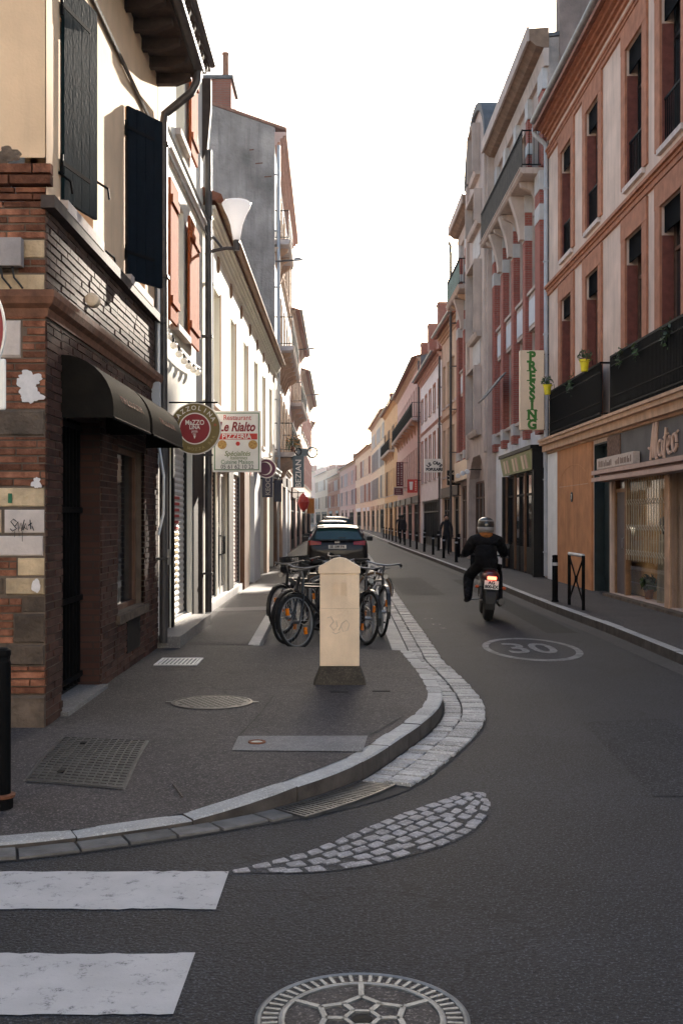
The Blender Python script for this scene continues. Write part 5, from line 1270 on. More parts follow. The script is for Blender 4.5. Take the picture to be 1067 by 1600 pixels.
# balcony pots
def yellow_pot(c, label):
    o = thing('flower_pot', c, label, 'flower pot')
    MB().lathe([(.07, .06), (.095, .26), (.115, .265), (.115, .31), (.095, .31), (.09, .27)], c, n=16).build('pot', 'yellow', o)
    MB().tube([(c[0]+.1, c[1], c[2]+.28), (c[0]+.17, c[1], c[2]+.31), (c[0]+.17, c[1], c[2]+.2)], .008, 5).build('hook', 'iron_black', o)
    MB().lathe([(.088, .24), (.088, .28)], c, n=14).build('soil', 'rust', o)
    foliage(o, (c[0], c[1], c[2]+.34), .16, 130, size=.04)
yellow_pot(F(Y(26.6), .36, 4.68), 'yellow flower pot hooked on the far end of the balcony railing'); yellow_pot(F(Y(22.7), .36, 4.72), 'yellow flower pot hooked on the railing below the second window')
random.seed(4)
for k, (yy, zz, rr) in enumerate(((24.6, 4.55, .3), (20.4, 4.7, .28), (19.3, 4.75, .25), (17.6, 4.7, .28))):
    plant(F(Y(yy), .07, 3.78), rr, 150, ['leafy plant behind the balcony railing between the two yellow pots', 'leafy plant at the start of the long balcony, nearest the yellow pots', 'second leafy plant along the long balcony', 'leafy plant on the long balcony closest to the picture edge'][k], size=.06, ph=.7, pr=.07, name='balcony_plant')

# ---- R2: concrete and brick block, two wings either side of a round-topped tower
F = Fr((5.40, 28.35), (5.26, 47.85), 'R'); Y = F.y
b2 = thing('art_deco_block', (5.4, 28.35, 0), 'concrete and red brick block with round-topped tower, deep eaves and balconies', 'building')
H = 14.3
bays = [(29.15, 30.55), (31.05, 32.55), (33.05, 34.55), (35.1, 36.4), (43.5, 44.8), (45.5, 46.9)]
holes = [(Y(a), Y(b), z, z1) for a, b in bays for z, z1 in ((4.55, 6.95), (8.05, 10.2), (11.05, 13.0))]
holes += [(Y(28.75), Y(34.2), .13, 3.0), (Y(43.0), Y(47.5), .13, 3.1)]
body(b2, F, F.L, H, holes, 'concrete_wall', D=10, rise=.6, ov=.1, roofm='slate', gable='grey_render')
for a, b in bays:
    for z, z1 in ((4.55, 6.95), (8.05, 10.2), (11.05, 13.0)): window(b2, F, Y(a), Y(b), z, z1, 'frame_brown', 'glass', dep=.25, transom=z1-.6, sill=.16, sillm='concrete_wall')
for a, b in bays:                          # spandrels with a pale inset panel
    MB().fbox(F, Y(a), Y(b), .02, .1, 6.97, 7.94).build('spandrel', 'concrete_wall', b2); MB().fbox(F, Y(a)+.12, Y(b)-.12, .101, .125, 7.08, 7.8).build('spandrel_panel', 'grey_white', b2)
for y0, y1 in ((28.42, 29.1), (30.58, 31.02), (32.58, 33.02), (34.58, 35.06), (36.45, 36.95), (42.9, 43.4), (44.9, 45.4), (47.0, 47.8)):
    o = MB().fbox(F, Y(y0), Y(y1), .0, .2, 3.95, 10.84).build('pilaster', 'brick_r2', b2); MB().fbox(F, Y(y0)+.05, Y(y1)-.05, .0, .12, 11.02, 13.55).build('upper_shaft', 'brick_r2', o)
    for z, h_ in ((9.55, .42), (10.35, .5), (13.0, .55), (4.2, .35), (12.0, .3)): MB().fbox(F, Y(y0)-.015, Y(y1)+.015, -.001, .215 if z < 11 else .135, z, z+h_).build('stone_band', 'band_stone', o)
# eaves: thick slab on the outer edge with a sloping soffit
def eave(y0, y1):
    MB().fprofile(F, [(-.02, 14.02), (.3, 14.06), (.5, 14.22), (.5, 14.52), (-.02, 14.55)], Y(y0), Y(y1)).build('eave', 'soffit', b2)
    MB().fprofile(F, [(.501, 14.18), (.56, 14.18), (.56, 14.56), (.501, 14.56)], Y(y0)-.01, Y(y1)+.01).build('fascia', 'concrete_wall', b2)
    MB().fprofile(F, [(-.02, 13.55), (.1, 13.55), (.14, 13.9), (.12, 14.018), (-.02, 14.018)], Y(y0), Y(y1)).build('frieze', 'concrete_wall', b2)
eave(28.3, 37.0); eave(42.8, 47.9)
ob = balcony(b2, F, Y(28.65), Y(36.6), 11.0, .66, 1.0, 'concrete_wall', brackets=5, bm='concrete_wall', step=.12, solid=mat('dirty_panel', (.06, .05, .04), .85, .6, 5, .2, 30))
balcony(b2, F, Y(42.95), Y(47.6), 11.0, .66, 1.05, 'concrete_wall', brackets=2, bm='tan_trim', step=.12, solid='teal_glass')
for y in (30.8, 32.8, 34.8, 45.15):        # curved corbels under the balconies
    prf = [(-.02, 10.82), (.62, 10.82), (.55, 10.6), (.42, 10.2), (.36, 9.9), (.34, 9.6), (-.02, 9.6)]
    MB().fprofile(F, prf, Y(y)-.16, Y(y)+.16).build('corbel', 'concrete_wall', b2)
# tower
tw = MB(); y0, y1 = 37.0, 42.7
um = Y((y0+y1)/2); hw = (y1-y0)/2
prof = [(um-hw, 4.0), (um+hw, 4.0), (um+hw, 14.6)]+[(um+hw*math.cos(R(a)), 14.6+2.1*math.sin(R(a))) for a in range(10, 180, 10)]+[(um-hw, 14.6)]
n_ = len(prof)
tw.add([F(u, .34, z) for u, z in prof]+[F(u, -2.5, z) for u, z in prof], [tuple(range(n_)), tuple(range(n_, 2*n_))[::-1]]+[(i, (i+1) % n_, n_+(i+1) % n_, n_+i) for i in range(n_)])
two = tw.build('tower', 'concrete_wall', b2)
rim = MB(); pts = [(um+(hw+.06)*math.cos(R(a)), 14.6+2.16*math.sin(R(a))) for a in range(0, 181, 9)]; pin = [(um+(hw-.22)*math.cos(R(a)), 14.6+1.9*math.sin(R(a))) for a in range(0, 181, 9)]
n_ = len(pts)
rim.add([F(u, .46, z) for u, z in pts]+[F(u, .46, z) for u, z in pin]+[F(u, -2.6, z) for u, z in pts]+[F(u, .34, z) for u, z in pin], [(i, i+1, n_+i+1, n_+i) for i in range(n_-1)]+[(i, i+1, 2*n_+i+1, 2*n_+i) for i in range(n_-1)]+[(n_+i, n_+i+1, 3*n_+i+1, 3*n_+i) for i in range(n_-1)])
rim.build('arched_coping', 'slate', two)
for z0_, z1_, hb in ((14.3, 15.8, .7), (12.4, 13.3, 1.2), (8.4, 10.8, 1.1), (4.9, 7.0, 1.1)):
    MB().fbox(F, um-hb, um+hb, .341, .36, z0_, z1_).build('window_recess', 'glass', two)
    MB().fprofile(F, [(.34, z0_-.2), (.5, z0_-.2), (.55, z0_-.08), (.55, z0_-.004), (.34, z0_-.004)], um-hb-.2, um+hb+.2).build('sill', 'concrete_wall', two)
    f = MB()
    for a, b in ((um-hb-.12, um-hb), (um-.04, um+.04), (um+hb, um+hb+.12)): f.fbox(F, a, b, .345, .62 if a != um-.04 else .42, z0_-.05, z1_+.1)
    f.fbox(F, um-hb-.12, um+hb+.12, .345, .6, z1_+.1, z1_+.18)
    f.build('frame', 'concrete_wall', two)
for z in (7.3, 11.2): MB().fbox(F, um-1.0, um+1.0, .341, .365, z, z+.85).build('spandrel_panel', 'band_stone', two)
for s_ in (-1, 1): MB().fbox(F, um+s_*(hw-.42)-.22, um+s_*(hw-.42)+.22, .34, .44, 4.0, 14.6).build('tower_rib', 'concrete_wall', two)
# arched ground floor of the tower
for s_ in (-1, 1):
    pf = [(um+s_*hw, .13), (um+s_*(hw-.55), .13), (um+s_*(hw-.6), 2.4), (um+s_*(hw-.8), 3.2), (um+s_*(hw-1.3), 3.7), (um+s_*(hw-1.9), 4.0), (um+s_*hw, 4.0)]
    m_ = MB(); n_ = len(pf); m_.add([F(u, .36, z) for u, z in pf]+[F(u, -.3, z) for u, z in pf], [tuple(range(n_)), tuple(range(n_, 2*n_))[::-1]]+[(i, (i+1) % n_, n_+(i+1) % n_, n_+i) for i in range(n_)]); m_.build('arch_pier', 'concrete_wall', two)
shopfront(b2, F, um-hw+.7, um+hw-.7, .13, 3.1, 'frame_brown', 'glass', .7, dep=-.05)
# dry cleaner's shopfront
MB().fbox(F, Y(28.45), Y(34.9), .005, .05, 3.05, 4.1).build('fascia_wall', 'grey_white', b2)
MB().fbox(F, Y(34.25), Y(37.0), .0, .06, .13, 4.1).build('pier', 'off_white', b2)
cs = MB(); cs.fbox(F, Y(28.75), Y(28.95), -.2, .3, .13, 3.0); cs.fbox(F, Y(34.0), Y(34.2), -.2, .3, .13, 3.0); cs.fbox(F, Y(28.7), Y(34.25), -.2, .4, 3.56, 3.66); cs.fbox(F, Y(28.72), Y(28.8), -.2, .34, 3.0, 3.56)
cs = cs.build('shop_casing', 'near_black', b2)
MB().fprofile(F, [(.2, 3.02), (.26, 3.02), (.36, 3.55), (.2, 3.55)], Y(28.82), Y(34.2)).build('sign_board', 'gold', cs)
for k in range(9): MB().fprofile(F, [(.268, 3.08), (.275, 3.08), (.345, 3.46), (.338, 3.46)], Y(29.2)+k*.52, Y(29.2)+k*.52+.3).build('painted_letter', ['olive_letter', 'pink_letter', 'sign_cream'][k % 3], cs)
shopfront(b2, F, Y(28.97), Y(33.98), .13, 3.0, 'near_black', 'glass', .75, dep=-.08)
for y in (28.98, 30.6, 32.3, 33.9): MB().fbox(F, Y(y), Y(y)+.05, .16, .22, .2, 3.0).build('glazing_bar', 'brown_wood', cs)
shopfront(b2, F, Y(43.0), Y(47.5), .13, 3.1, 'frame_brown', 'glass', .7, dep=.1)
MB().fbox(F, Y(42.75), Y(47.7), .02, .3, 3.3, 4.1).build('fascia', 'sign_cream', b2)
drainpipe(b2, F, F.L-.1, .2, 13.4, .45, .06, 'pipe_dark', hook=.5)
# tilted window awning by the sign
MB().fprofile(F, [(.33, 6.15), (1.0, 5.35), (1.02, 5.38), (.34, 6.2)], Y(33.1), Y(34.5)).build('window_awning', 'slate', b2)
# parapet wall rising behind between R1 and this block
MB().fbox(F, -.06, .45, -10, -.3, 12.0, 16.6).build('party_wall', mat('party_wall', (.25, .19, .165), .95, .4, 1.2, .8, 12, stain=.5, dist=.03), b2)

# ---- further houses on the right
random.seed(33)
RH = [
 ('street_house', (5.26, 47.95), (5.12, 55.15), 10.9, 'beige_wall', 'beige plaster house with plain brown windows right beyond the concrete block', dict(cols_=4, floors=((3.75, 2.35), (7.2, 2.1)), frame='frame_brown', pane='glass', corn='tan_trim', strings=(6.55,), shops=((.06, .34), (.45, .95)), fascia='dark_wood', chim=((.05, 3, .9, 2.2), (.9, 2.6, .9, 2.0)), win_w=1.0)),
 ('street_house', (5.12, 55.25), (5.0, 68.4), 10.3, 'off_white', 'white house with red-brown tall windows and a white fascia shop', dict(cols_=5, floors=((3.9, 2.4), (7.6, 1.3)), frame='frame_white', surround='brick_trim', shut=None, corn='rose_wall', strings=(6.8,), shops=((.08, .9),), fascia='off_white', pipe='near', gable='slate')),
 ('street_house', (5.0, 68.5), (4.85, 93.9), 12.0, 'rose_wall', 'long pink house with a dark iron balcony and red chimneys', dict(cols_=11, floors=((3.9, 2.5), (8.15, 2.3)), shut=None, frame='frame_brown', corn='tan_trim', bal=((.01, .97, 8.1),), pipe='near', chim=((.02, 1.2, 1.3, 3.4), (.3, 1.2, 1.4, 3.3), (.55, 1.2, 1.4, 3.0)), gable='slate', win_w=1.05, shops=((.03, .25), (.3, .5), (.56, .75), (.8, .97)), rise=1.2)),
 ('street_house', (4.85, 94), (4.5, 112.9), 12.3, 'ochre_wall', 'orange brick house with a bare side wall and a grey balcony', dict(shops=((.05, .2), (.35, .6), (.75, .9)), shop_frame='frame_brown', cols_=6, floors=((3.9, 2.4), (8.0, 2.2)), shut=('shutter_brown', None), corn='ochre_wall', bal=((.2, .9, 7.9),), gable='ochre_wall')),
 ('street_house', (4.5, 113), (3.8, 139.9), 13.2, 'cream', 'cream house with a chimney just before the bend on the right', dict(shops=((.05, .3), (.4, .55), (.7, .95)), fascia='tan_trim', cols_=8, floors=((4, 2.4), (7.4, 2.2), (10.3, 1.6)), shut=('shutter_white', 'shutter_grey', None), chim=((.1, .8, 1.6, 1.8),), gable='cream')),
 ('street_house', (3.8, 140), (2.2, 169.9), 11.3, 'cream', 'pale cream house with red shutters on the bend', dict(shops=((.08, .2), (.3, .45), (.6, .9)), fascia='off_white', cols_=8, floors=((4, 2.4), (7.6, 2.3)), shut=('shutter_red', 'shutter_white', None, None), gable='cream', win_w=.95)),
 ('street_house', (2.2, 170), (-.3, 204.9), 10.8, 'rose_wall', 'pink house with pale grey shutters on the bend', dict(shops=((.1, .35), (.5, .62), (.75, .9)), fascia='dark_red', cols_=9, floors=((4, 2.4), (7.3, 2.2)), shut=('shutter_grey', 'shutter_white', None, None), gable='brick_trim', win_w=1.0)),
 ('street_house', (-.3, 205), (-3, 234.9), 10.2, 'brick_trim', 'red brick house standing between two pink houses on the far bend', dict(shops=((.1, .3), (.6, .85)), fascia='slate_sign', cols_=7, floors=((4, 2.4), (7.2, 2.)), shut=('shutter_red', 'shutter_white', None, None), win_w=1.05)),
 ('street_house', (-3, 235), (-6.5, 267.9), 12.0, 'beige_wall', 'tall beige house far along the bend', dict(cols_=7, floors=((4, 2.6), (8, 2.4)), shut=('shutter_white', 'shutter_brown', None), win_w=1.1)),
 ('street_house', (-6.5, 268), (-12, 310), 13.5, 'rose_wall', 'pink house closing the view at the far end of the street', dict(cols_=8, floors=((4, 2.8), (8.6, 2.6)), shut=('shutter_red', 'shutter_grey', None, None), win_w=1.2)),
 ('street_house', (-12, 310.5), (-26, 390), 15.5, 'white_wall', 'pale far house behind the others where the street disappears', dict(cols_=10, floors=((5, 3), (10, 3)), shut=('shutter_red', 'shutter_grey', None), win_w=1.5, roofm='slate')),
]
for k, (nme, p0, p1, H_, wm, lab, kw) in enumerate(RH):
    if 'chim' not in kw: kw['chim'] = tuple((random.uniform(.05, .8), random.uniform(.8, 2.5), random.uniform(1, 1.8), random.uniform(1.4, 2.6)) for _ in range(2))
    house(nme, p0, p1, 'R', H_, wm, lab, **kw)

# unseen house added behind the viewer for warm bounce and to cut sky light
house('street_house', (-16, -15), (22, -17), 'B', 12.5, 'white_wall', 'unseen pale house added behind the viewer for bounced light', cols_=12, floors=((4, 2.3), (7.8, 2.2)), shut='shutter_tan')

# ------------------------------------------------------------------ signs
def disc(mb, c, r, y0, y1, n=40): mb.lathe([(r, y0), (r, y1)], (c[0], 0, c[2]), 'y', n)
def arc_text(s, parent, c, r, a0, a1, size, m, y, inward=False, bold=.001):
    """letters set round a circle, facing the camera side (-Y)"""
    n = len(s)
    for i, ch in enumerate(s):
        if ch == ' ': continue
        a = R(a0+(a1-a0)*(i/(n-1) if n > 1 else .5)); up = Vector((math.cos(a), 0, math.sin(a)))
        if inward: up = -up
        right = Vector((up.z, 0, -up.x))
        text(ch, size, m, parent, (c[0]+r*math.cos(a), y, c[2]+r*math.sin(a)), right, up, bold=bold)
def wall_arm(o, x0, x1, y, z, r=.012): MB().tube([(x0, y, z), (x1, y, z)], r, 6).build('bracket', 'iron_black', o)
# round pizza sign
o = thing('round_sign', (-2.2, 14.0, 2.86), 'round olive and red sign with white lettering hanging beside the black awning', 'sign')
c = (-1.89, 14.0, 2.86)
for k, (r_, m_, y0, y1) in enumerate(((.335, 'fabric_white', 13.97, 14.03), (.322, 'olive', 13.965, 14.035), (.205, 'fabric_white', 13.962, 14.038), (.19, 'red_paint', 13.958, 14.042))):
    mb = MB(); disc(mb, c, r_, y0, y1, 48); mb.build(['edge_band', 'outer_ring', 'inner_band', 'face'][k], m_, o)
arc_text('MAZZOLINA', o, c, .265, 158, 28, .082, 'fabric_white', 13.963)
arc_text('A MOZZA BAR', o, c, .268, 232, 336, .055, mat('olive_pale', (.32, .24, .10), .5, .1, 8, 0, 50), 13.963, inward=True)
text('*', .09, 'red_bright', o, (c[0]+.262, 13.963, c[2]+.03), (1, 0, 0), (0, 0, 1))
text('MaZZO', .088, 'fabric_white', o, (c[0], 13.956, c[2]+.075), (1, 0, 0), (0, 0, 1), bold=.0015, sx=.85)
text('LiNA', .075, 'fabric_white', o, (c[0]-.002, 13.956, c[2]+.015), (1, 0, 0), (0, 0, 1), bold=.0015, sx=.85)
text('pizza', .05, 'fabric_white', o, (c[0]-.002, 13.956, c[2]-.035), (1, 0, 0), (0, 0, 1), sx=.8)
text('bar', .04, 'fabric_white', o, (c[0]-.002, 13.956, c[2]-.07), (1, 0, 0), (0, 0, 1), sx=.8)
MB().add([(c[0]-.018, 13.955, c[2]-.09), (c[0]+.014, 13.955, c[2]-.09), (c[0]-.002, 13.955, c[2]-.135)], [(0, 1, 2)]).build('emblem', 'fabric_white', o)
wall_arm(o, -2.23, -1.6, 14.0, 3.2)
# restaurant panel
o = thing('restaurant_sign', (-2.2, 18.0, 2.97), 'white rectangular restaurant sign with green frame, red lettering and a phone number', 'sign')
x0, x1, z0, z1, y = -2.14, -1.335, 2.47, 3.485, 18.0; cx_ = (x0+x1)/2
MB().box(x0, x1, y-.04, y+.04, z0, z1).build('panel', 'sign_white', o, bevel=.006)
fr_ = MB(); g0 = .03
for a, b, p, q in ((x0+g0, x1-g0, z0+g0, z0+g0+.014), (x0+g0, x1-g0, z1-g0-.014, z1-g0), (x0+g0, x0+g0+.014, z0+g0+.014, z1-g0-.014), (x1-g0-.014, x1-g0, z0+g0+.014, z1-g0-.014)): fr_.box(a, b, y-.043, y-.039, p, q)
fr_.build('border', 'green', o)
yy = y-.043
text('Restaurant', .125, 'red_bright', o, (cx_+.01, yy, z1-.115), (1, 0, 0), (0, 0, 1), sx=.85)
text('Le Rialto', .215, 'red_paint', o, (cx_+.0, yy, z1-.27), (1, 0, 0), (0, 0, 1), bold=.006, shear=.25, sx=.78)
MB().box(x0+.06, x1-.06, yy-.001, yy+.003, z1-.475, z1-.375).build('band', 'red_bright', o)
text('PIZZERIA', .12, 'sign_white', o, (cx_, yy-.003, z1-.428), (1, 0, 0), (0, 0, 1), bold=.002)
for dx in (-.24, .27):
    mb = MB(); disc(mb, (cx_+dx, 0, z0+.455), .075, yy-.002, yy+.002, 24); mb.build('pizza_picture', 'pizza', o)
mb = MB(); disc(mb, (cx_+.02, 0, z0+.47), .035, yy-.002, yy+.002, 16); mb.build('pizza_picture', 'red_bright', o)
text('Spécialités', .115, 'olive_letter', o, (cx_+.01, yy, z0+.305), (1, 0, 0), (0, 0, 1), shear=.25, bold=.001, sx=.9)
text('Italiennes', .085, 'olive_letter', o, (cx_+.03, yy, z0+.235), (1, 0, 0), (0, 0, 1), shear=.25, sx=.9)
text('Cuisine Maison', .095, 'green', o, (cx_+.01, yy, z0+.165), (1, 0, 0), (0, 0, 1), sx=.93)
text('05 61 62 10 22', .1, 'ink', o, (cx_+.01, yy, z0+.085), (1, 0, 0), (0, 0, 1), sx=.9)
for z in (2.6, 3.4): wall_arm(o, -2.23, -2.1, y, z)
# red and white entrance canopy of the restaurant
o = thing('entrance_canopy', (-2.23, 20.2, 2.6), 'small red and white fabric canopy over the restaurant door', 'awning')
for k in range(6):
    a, b = 18.9+k*.42, 18.9+(k+1)*.42
    MB().add([(-2.2, a, 3.0), (-2.2, b, 3.0), (-1.75, b, 2.68), (-1.75, a, 2.68), (-1.74, (a+b)/2, 2.5)], [(0, 1, 2, 3), (3, 2, 4)]).build('stripe', ['fabric_red', 'fabric_white'][k % 2], o)
MB().add([(-2.2, 18.9, 3.0), (-1.75, 18.9, 2.68), (-2.2, 18.9, 2.68)], [(0, 1, 2)]).build('end_panel', 'fabric_white', o)
MB().tube([(-2.22, 18.88, 2.68), (-1.75, 18.88, 2.68), (-1.75, 21.45, 2.68), (-2.22, 21.45, 2.68)], .012, 6).build('frame', 'iron_black', o)
# shop sign PRESSING
o = thing('vertical_sign', (5.3, 28.25, 4.0), 'tall cream sign with green slab letters reading PRESSING down its face', 'sign')
ys = 28.25; k_ = ys/1690
x0, x1, z0, z1 = (811-533.5)*k_, (849-533.5)*k_, 1.7+(810-672)*k_, 1.7+(810-548)*k_
MB().box(x0, x1, ys-.08, ys+.08, z0, z1).build('panel', 'sign_cream', o, bevel=.015)
for i, ch in enumerate('PRESSING'):
    z = z1-.17-(z1-z0-.3)*i/7
    xx = (x0+x1)/2
    text(ch, .34, 'green_letter', o, (xx, ys-.084, z), (1, 0, 0), (0, 0, 1), bold=.018, sx=.95)
    s_ = MB()
    for dx in ((-.085, .0) if ch in 'PRE' else (-.09, .09) if ch == 'N' else (0,) if ch == 'I' else ()):
        for dz in ((-.112,) if ch == 'E' and dx else (-.112, .112)):
            if ch == 'P' and dx == 0: continue
            if ch in 'RE' and dx == 0: continue
            s_.box(xx+dx-.055, xx+dx+.05, ys-.088, ys-.082, z+dz-.014, z+dz+.014)
    if s_.v: s_.build('serif', 'green_letter', o)
for z in (z0+.02, z1-.1): wall_arm(o, 5.4, x1-.02, ys, z, .016)
# far right hanging signs
def board(name, y, px0, px1, py0, py1, m, label, wallx):
    k = y/1690; x0, x1, z0, z1 = (px0-533.5)*k, (px1-533.5)*k, 1.7+(810-py1)*k, 1.7+(810-py0)*k
    o = thing(name, (wallx, y, z0), label, 'sign'); MB().box(x0, x1, y-.05, y+.05, z0, z1).build('panel', m, o, bevel=.01)
    for z in (z1-.06,): wall_arm(o, wallx, x1-.02 if wallx > 0 else x0+.02, y, z, .02)
    return o, x0, x1, z0, z1
o, x0, x1, z0, z1 = board('cafe_sign', 55., 662.5, 694, 717, 738, 'sign_white', 'white hanging sign with arched black lettering reading LE CAFE POPULAIRE', 5.12)
cc = ((x0+x1)/2, 0, z0-.05); yy = 55-.056
arc_text('LE CAFE', o, (cc[0], 0, z0+.04), .43, 138, 42, .22, 'ink', yy, bold=.012)
text('POPULAIRE', .19, 'ink', o, (cc[0], yy, z0+.14), (1, 0, 0), (0, 0, 1), bold=.012, sx=.88)
o, x0, x1, z0, z1 = board('tavern_sign', 48.0, 698, 728, 735, 758, 'near_black', "black hanging sign reading L'AUBERGE round a dark oval, beside the spotlights", 5.27)
cc = ((x0+x1)/2, 0, (z0+z1)/2); yy = 48.0-.056
mb = MB(); n = 30; mb.add([(cc[0]+.30*math.cos(2*math.pi*i/n), yy+.001, cc[2]+.13*math.sin(2*math.pi*i/n)) for i in range(n)], [tuple(range(n))]); mb.build('oval', 'black', o)
def oval_text(s, a0, a1, rx, rz, size, inward):
    for i, ch in enumerate(s):
        a = R(a0+(a1-a0)*i/(len(s)-1)); nx, nz = math.cos(a)/rx, math.sin(a)/rz; u = Vector((nx, 0, nz)).normalized(); u = -u if inward else u
        text(ch, size, 'sign_cream', o, (cc[0]+rx*math.cos(a), yy, cc[2]+rz*math.sin(a)), (u.z, 0, -u.x), u, bold=.006)
oval_text("L'AUBERGE", 160, 20, .37, .21, .15, False); oval_text('RESTAURANT', 205, 335, .37, .21, .12, True)
o, x0, x1, z0, z1 = board('red_sign', 80., 619, 629.5, 722, 760, 'dark_red', 'tall narrow dark red hanging sign with two columns of pale lettering', 4.92)
mk = MB(); random.seed(8)
for cx_ in (x0+.14, x1-.13):
    z = z0+.12
    while z < z1-.1: mk.box(cx_-.06, cx_+.06, 79.944, 79.95, z, z+.05+random.uniform(0, .04)); z += .13
mk.build('worn_lettering', 'stone_pale', o, kind='stuff')
o, x0, x1, z0, z1 = board('wine_sign', 79., 615, 630, 761, 774, 'dark_red', 'small square dark red sign with pale border under the tall red sign', 4.92)
fr_ = MB()
for a, b, p, q in ((x0, x1, z0, z0+.05), (x0, x1, z1-.08, z1), (x0, x0+.05, z0, z1), (x1-.05, x1, z0, z1)): fr_.box(a, b, 78.94, 78.946, p, q)
fr_.build('border', 'stone_pale', o)
mk = MB()
for i, z in enumerate((z0+.14, z0+.26, z0+.38)): mk.box(x0+.12, x1-.12-.04*i, 78.94, 78.946, z, z+.035)
mk.build('worn_lettering', 'stone_pale', o, kind='stuff')
o, x0, x1, z0, z1 = board('beer_sign', 68.2, 636, 652, 749, 770, 'red_bright', 'bright red hanging sign with a white tankard emblem', 5.0)
MB().add([(x0+.12, 68.14, z1-.15), (x0+.36, 68.14, z1-.15), (x0+.32, 68.14, z0+.18), (x0+.16, 68.14, z0+.18)], [(0, 1, 2, 3)]).build('emblem', 'sign_white', o)
mk = MB()
for i in range(6): mk.box(x1-.16, x1-.08, 68.137, 68.143, z0+.14+.11*i, z0+.2+.11*i)
mk.build('worn_lettering', 'sign_cream', o, kind='stuff')
# left hanging signs
o = thing('purple_sign', (-2.23, 27.5, 2.9), 'round purple sign with pale crescent and rings behind the restaurant sign', 'sign')
c = (-1.9, 27.5, 2.97)
for k, (r_, m_, y0, y1, dx) in enumerate(((.25, 'fabric_white', 27.47, 27.53, 0), (.225, 'purple', 27.465, 27.535, 0), (.17, 'fabric_white', 27.46, 27.54, -.03), (.155, 'purple', 27.455, 27.545, -.055))):
    mb = MB(); disc(mb, (c[0]+dx, 0, c[2]), r_, y0, y1, 32); mb.build(['rim', 'face', 'crescent', 'inner_face'][k], m_, o)
wall_arm(o, -2.23, -1.8, 27.5, 3.24)
o, x0, x1, z0, z1 = board('navy_sign', 29., 410, 426.5, 744, 777, 'navy', 'dark navy hanging sign with thin pale vertical letters under the purple round sign', -2.23)
text('KEOC', .17, 'grey_ink', o, ((x0+x1)/2+.02, 28.945, (z0+z1)/2), (0, 0, 1), (-1, 0, 0), bold=.003)
o, x0, x1, z0, z1 = board('navy_board', 31., 428.5, 440, 750, 784, 'navy', 'plain navy hanging board behind the lettered navy sign', -2.23)
o, x0, x1, z0, z1 = board('grey_blue_sign', 37., 457.5, 475, 712, 762, 'slate_sign', 'grey blue vertical hanging sign with pale letters reading BEZIAN', -2.25)
text('BEZIAN', .27, 'sign_white', o, ((x0+x1)/2+.01, 36.945, (z0+z1)/2-.06), (0, 0, 1), (-1, 0, 0), bold=.004, sx=1.05)
mb = MB(); cxx = (x0+x1)/2; mb.tube([(cxx+.1*math.cos(R(a)), 37.0, z1+.14+.12*math.sin(R(a))) for a in range(0, 360, 20)], .025, 6, closed=True); mb.build('ring', 'iron_black', o)
o = thing('ring_sign', (-2.3, 41, 4.2), 'dark ring-shaped hanging sign projecting past the grey blue sign', 'sign')
MB().tube([(-1.10+.19*math.cos(R(a)), 41, 4.2+.19*math.sin(R(a))) for a in range(0, 360, 15)], .035, 8, closed=True).build('ring', 'slate_sign', o); MB().box(-1.75, -1.3, 40.97, 41.03, 4.05, 4.35).build('panel', 'slate_sign', o); wall_arm(o, -2.3, -1.7, 41, 4.2, .02)
o = thing('red_lantern', (-2.4, 50, 3), 'red tobacco shop lantern hanging on the left far down the street', 'lantern')
MB().lathe([(.05, -.42), (.2, -.25), (.27, .0), (.2, .25), (.05, .42)], (-1.75, 50, 2.45), n=10).build('body', 'red_bright', o); wall_arm(o, -2.4, -1.7, 50, 2.9, .02)
o = thing('amber_sign', (-2.4, 56, 3), 'narrow amber hanging sign just past the red lantern', 'sign')
MB().box(-1.75, -1.4, 55.95, 56.05, 1.95, 2.75).build('panel', mat('amber', (.5, .2, .03), .5, .1, 8, 0, 40), o); wall_arm(o, -2.42, -1.5, 56, 2.8, .02)
# no-entry style sign at the picture's left edge
o = thing('traffic_sign', (-2.33, 6.1, PZ), 'round dark red traffic sign with a white plate below at the left picture edge', 'traffic sign')
MB().tube([(-2.33, 6.14, PZ-.1), (-2.33, 6.14, 3.2)], .03, 10).build('post', 'zinc', o)
for k, (r_, m_, a, b) in enumerate(((.426, 'sign_white', 6.085, 6.11), (.416, 'red_paint', 6.08, 6.084))):
    mb = MB(); disc(mb, (-2.316, 0, 2.765), r_, a, b, 56); mb.build(['rim', 'face'][k], m_, o)
MB().box(-2.62, -2.04, 6.075, 6.08, 2.70, 2.84).build('bar', 'sign_white', o)
MB().box(-2.78, -1.888, 6.085, 6.11, 2.31, 2.60).build('plate', 'sign_white', o, bevel=.035)
text('SAUF', .12, 'ink', o, (-2.3, 6.083, 2.47), (1, 0, 0), (0, 0, 1))

# ------------------------------------------------------------------ lamps, string of bulbs
o = thing('wall_lamp', (-2.2, 17.45, 6.0), 'white tulip-shaped street lamp on a curved wall bracket above the signs', 'street lamp')
c = (-1.69, 17.45, 6.1)
MB().tube([(-2.2, 17.45, 5.95), (-2.05, 17.45, 6.02), (-1.85, 17.45, 6.06), (-1.69, 17.45, 6.05)], .028, 8).build('arm', 'pipe_dark', o); MB().tube([(-2.2, 17.45, 6.32), (-2.05, 17.45, 6.22), (-1.93, 17.45, 6.07)], .022, 8).build('brace', 'pipe_dark', o)
MB().lathe([(.05, -.08), (.055, .04), (.045, .09)], c, n=14).build('socket', 'pipe_dark', o)
MB().lathe([(.055, .09), (.075, .2), (.1, .34), (.15, .48), (.21, .6), (.235, .66), (.235, .68), (.2, .71), (.1, .72)], c, n=24).build('shade', 'lamp_glass', o, smooth=True)
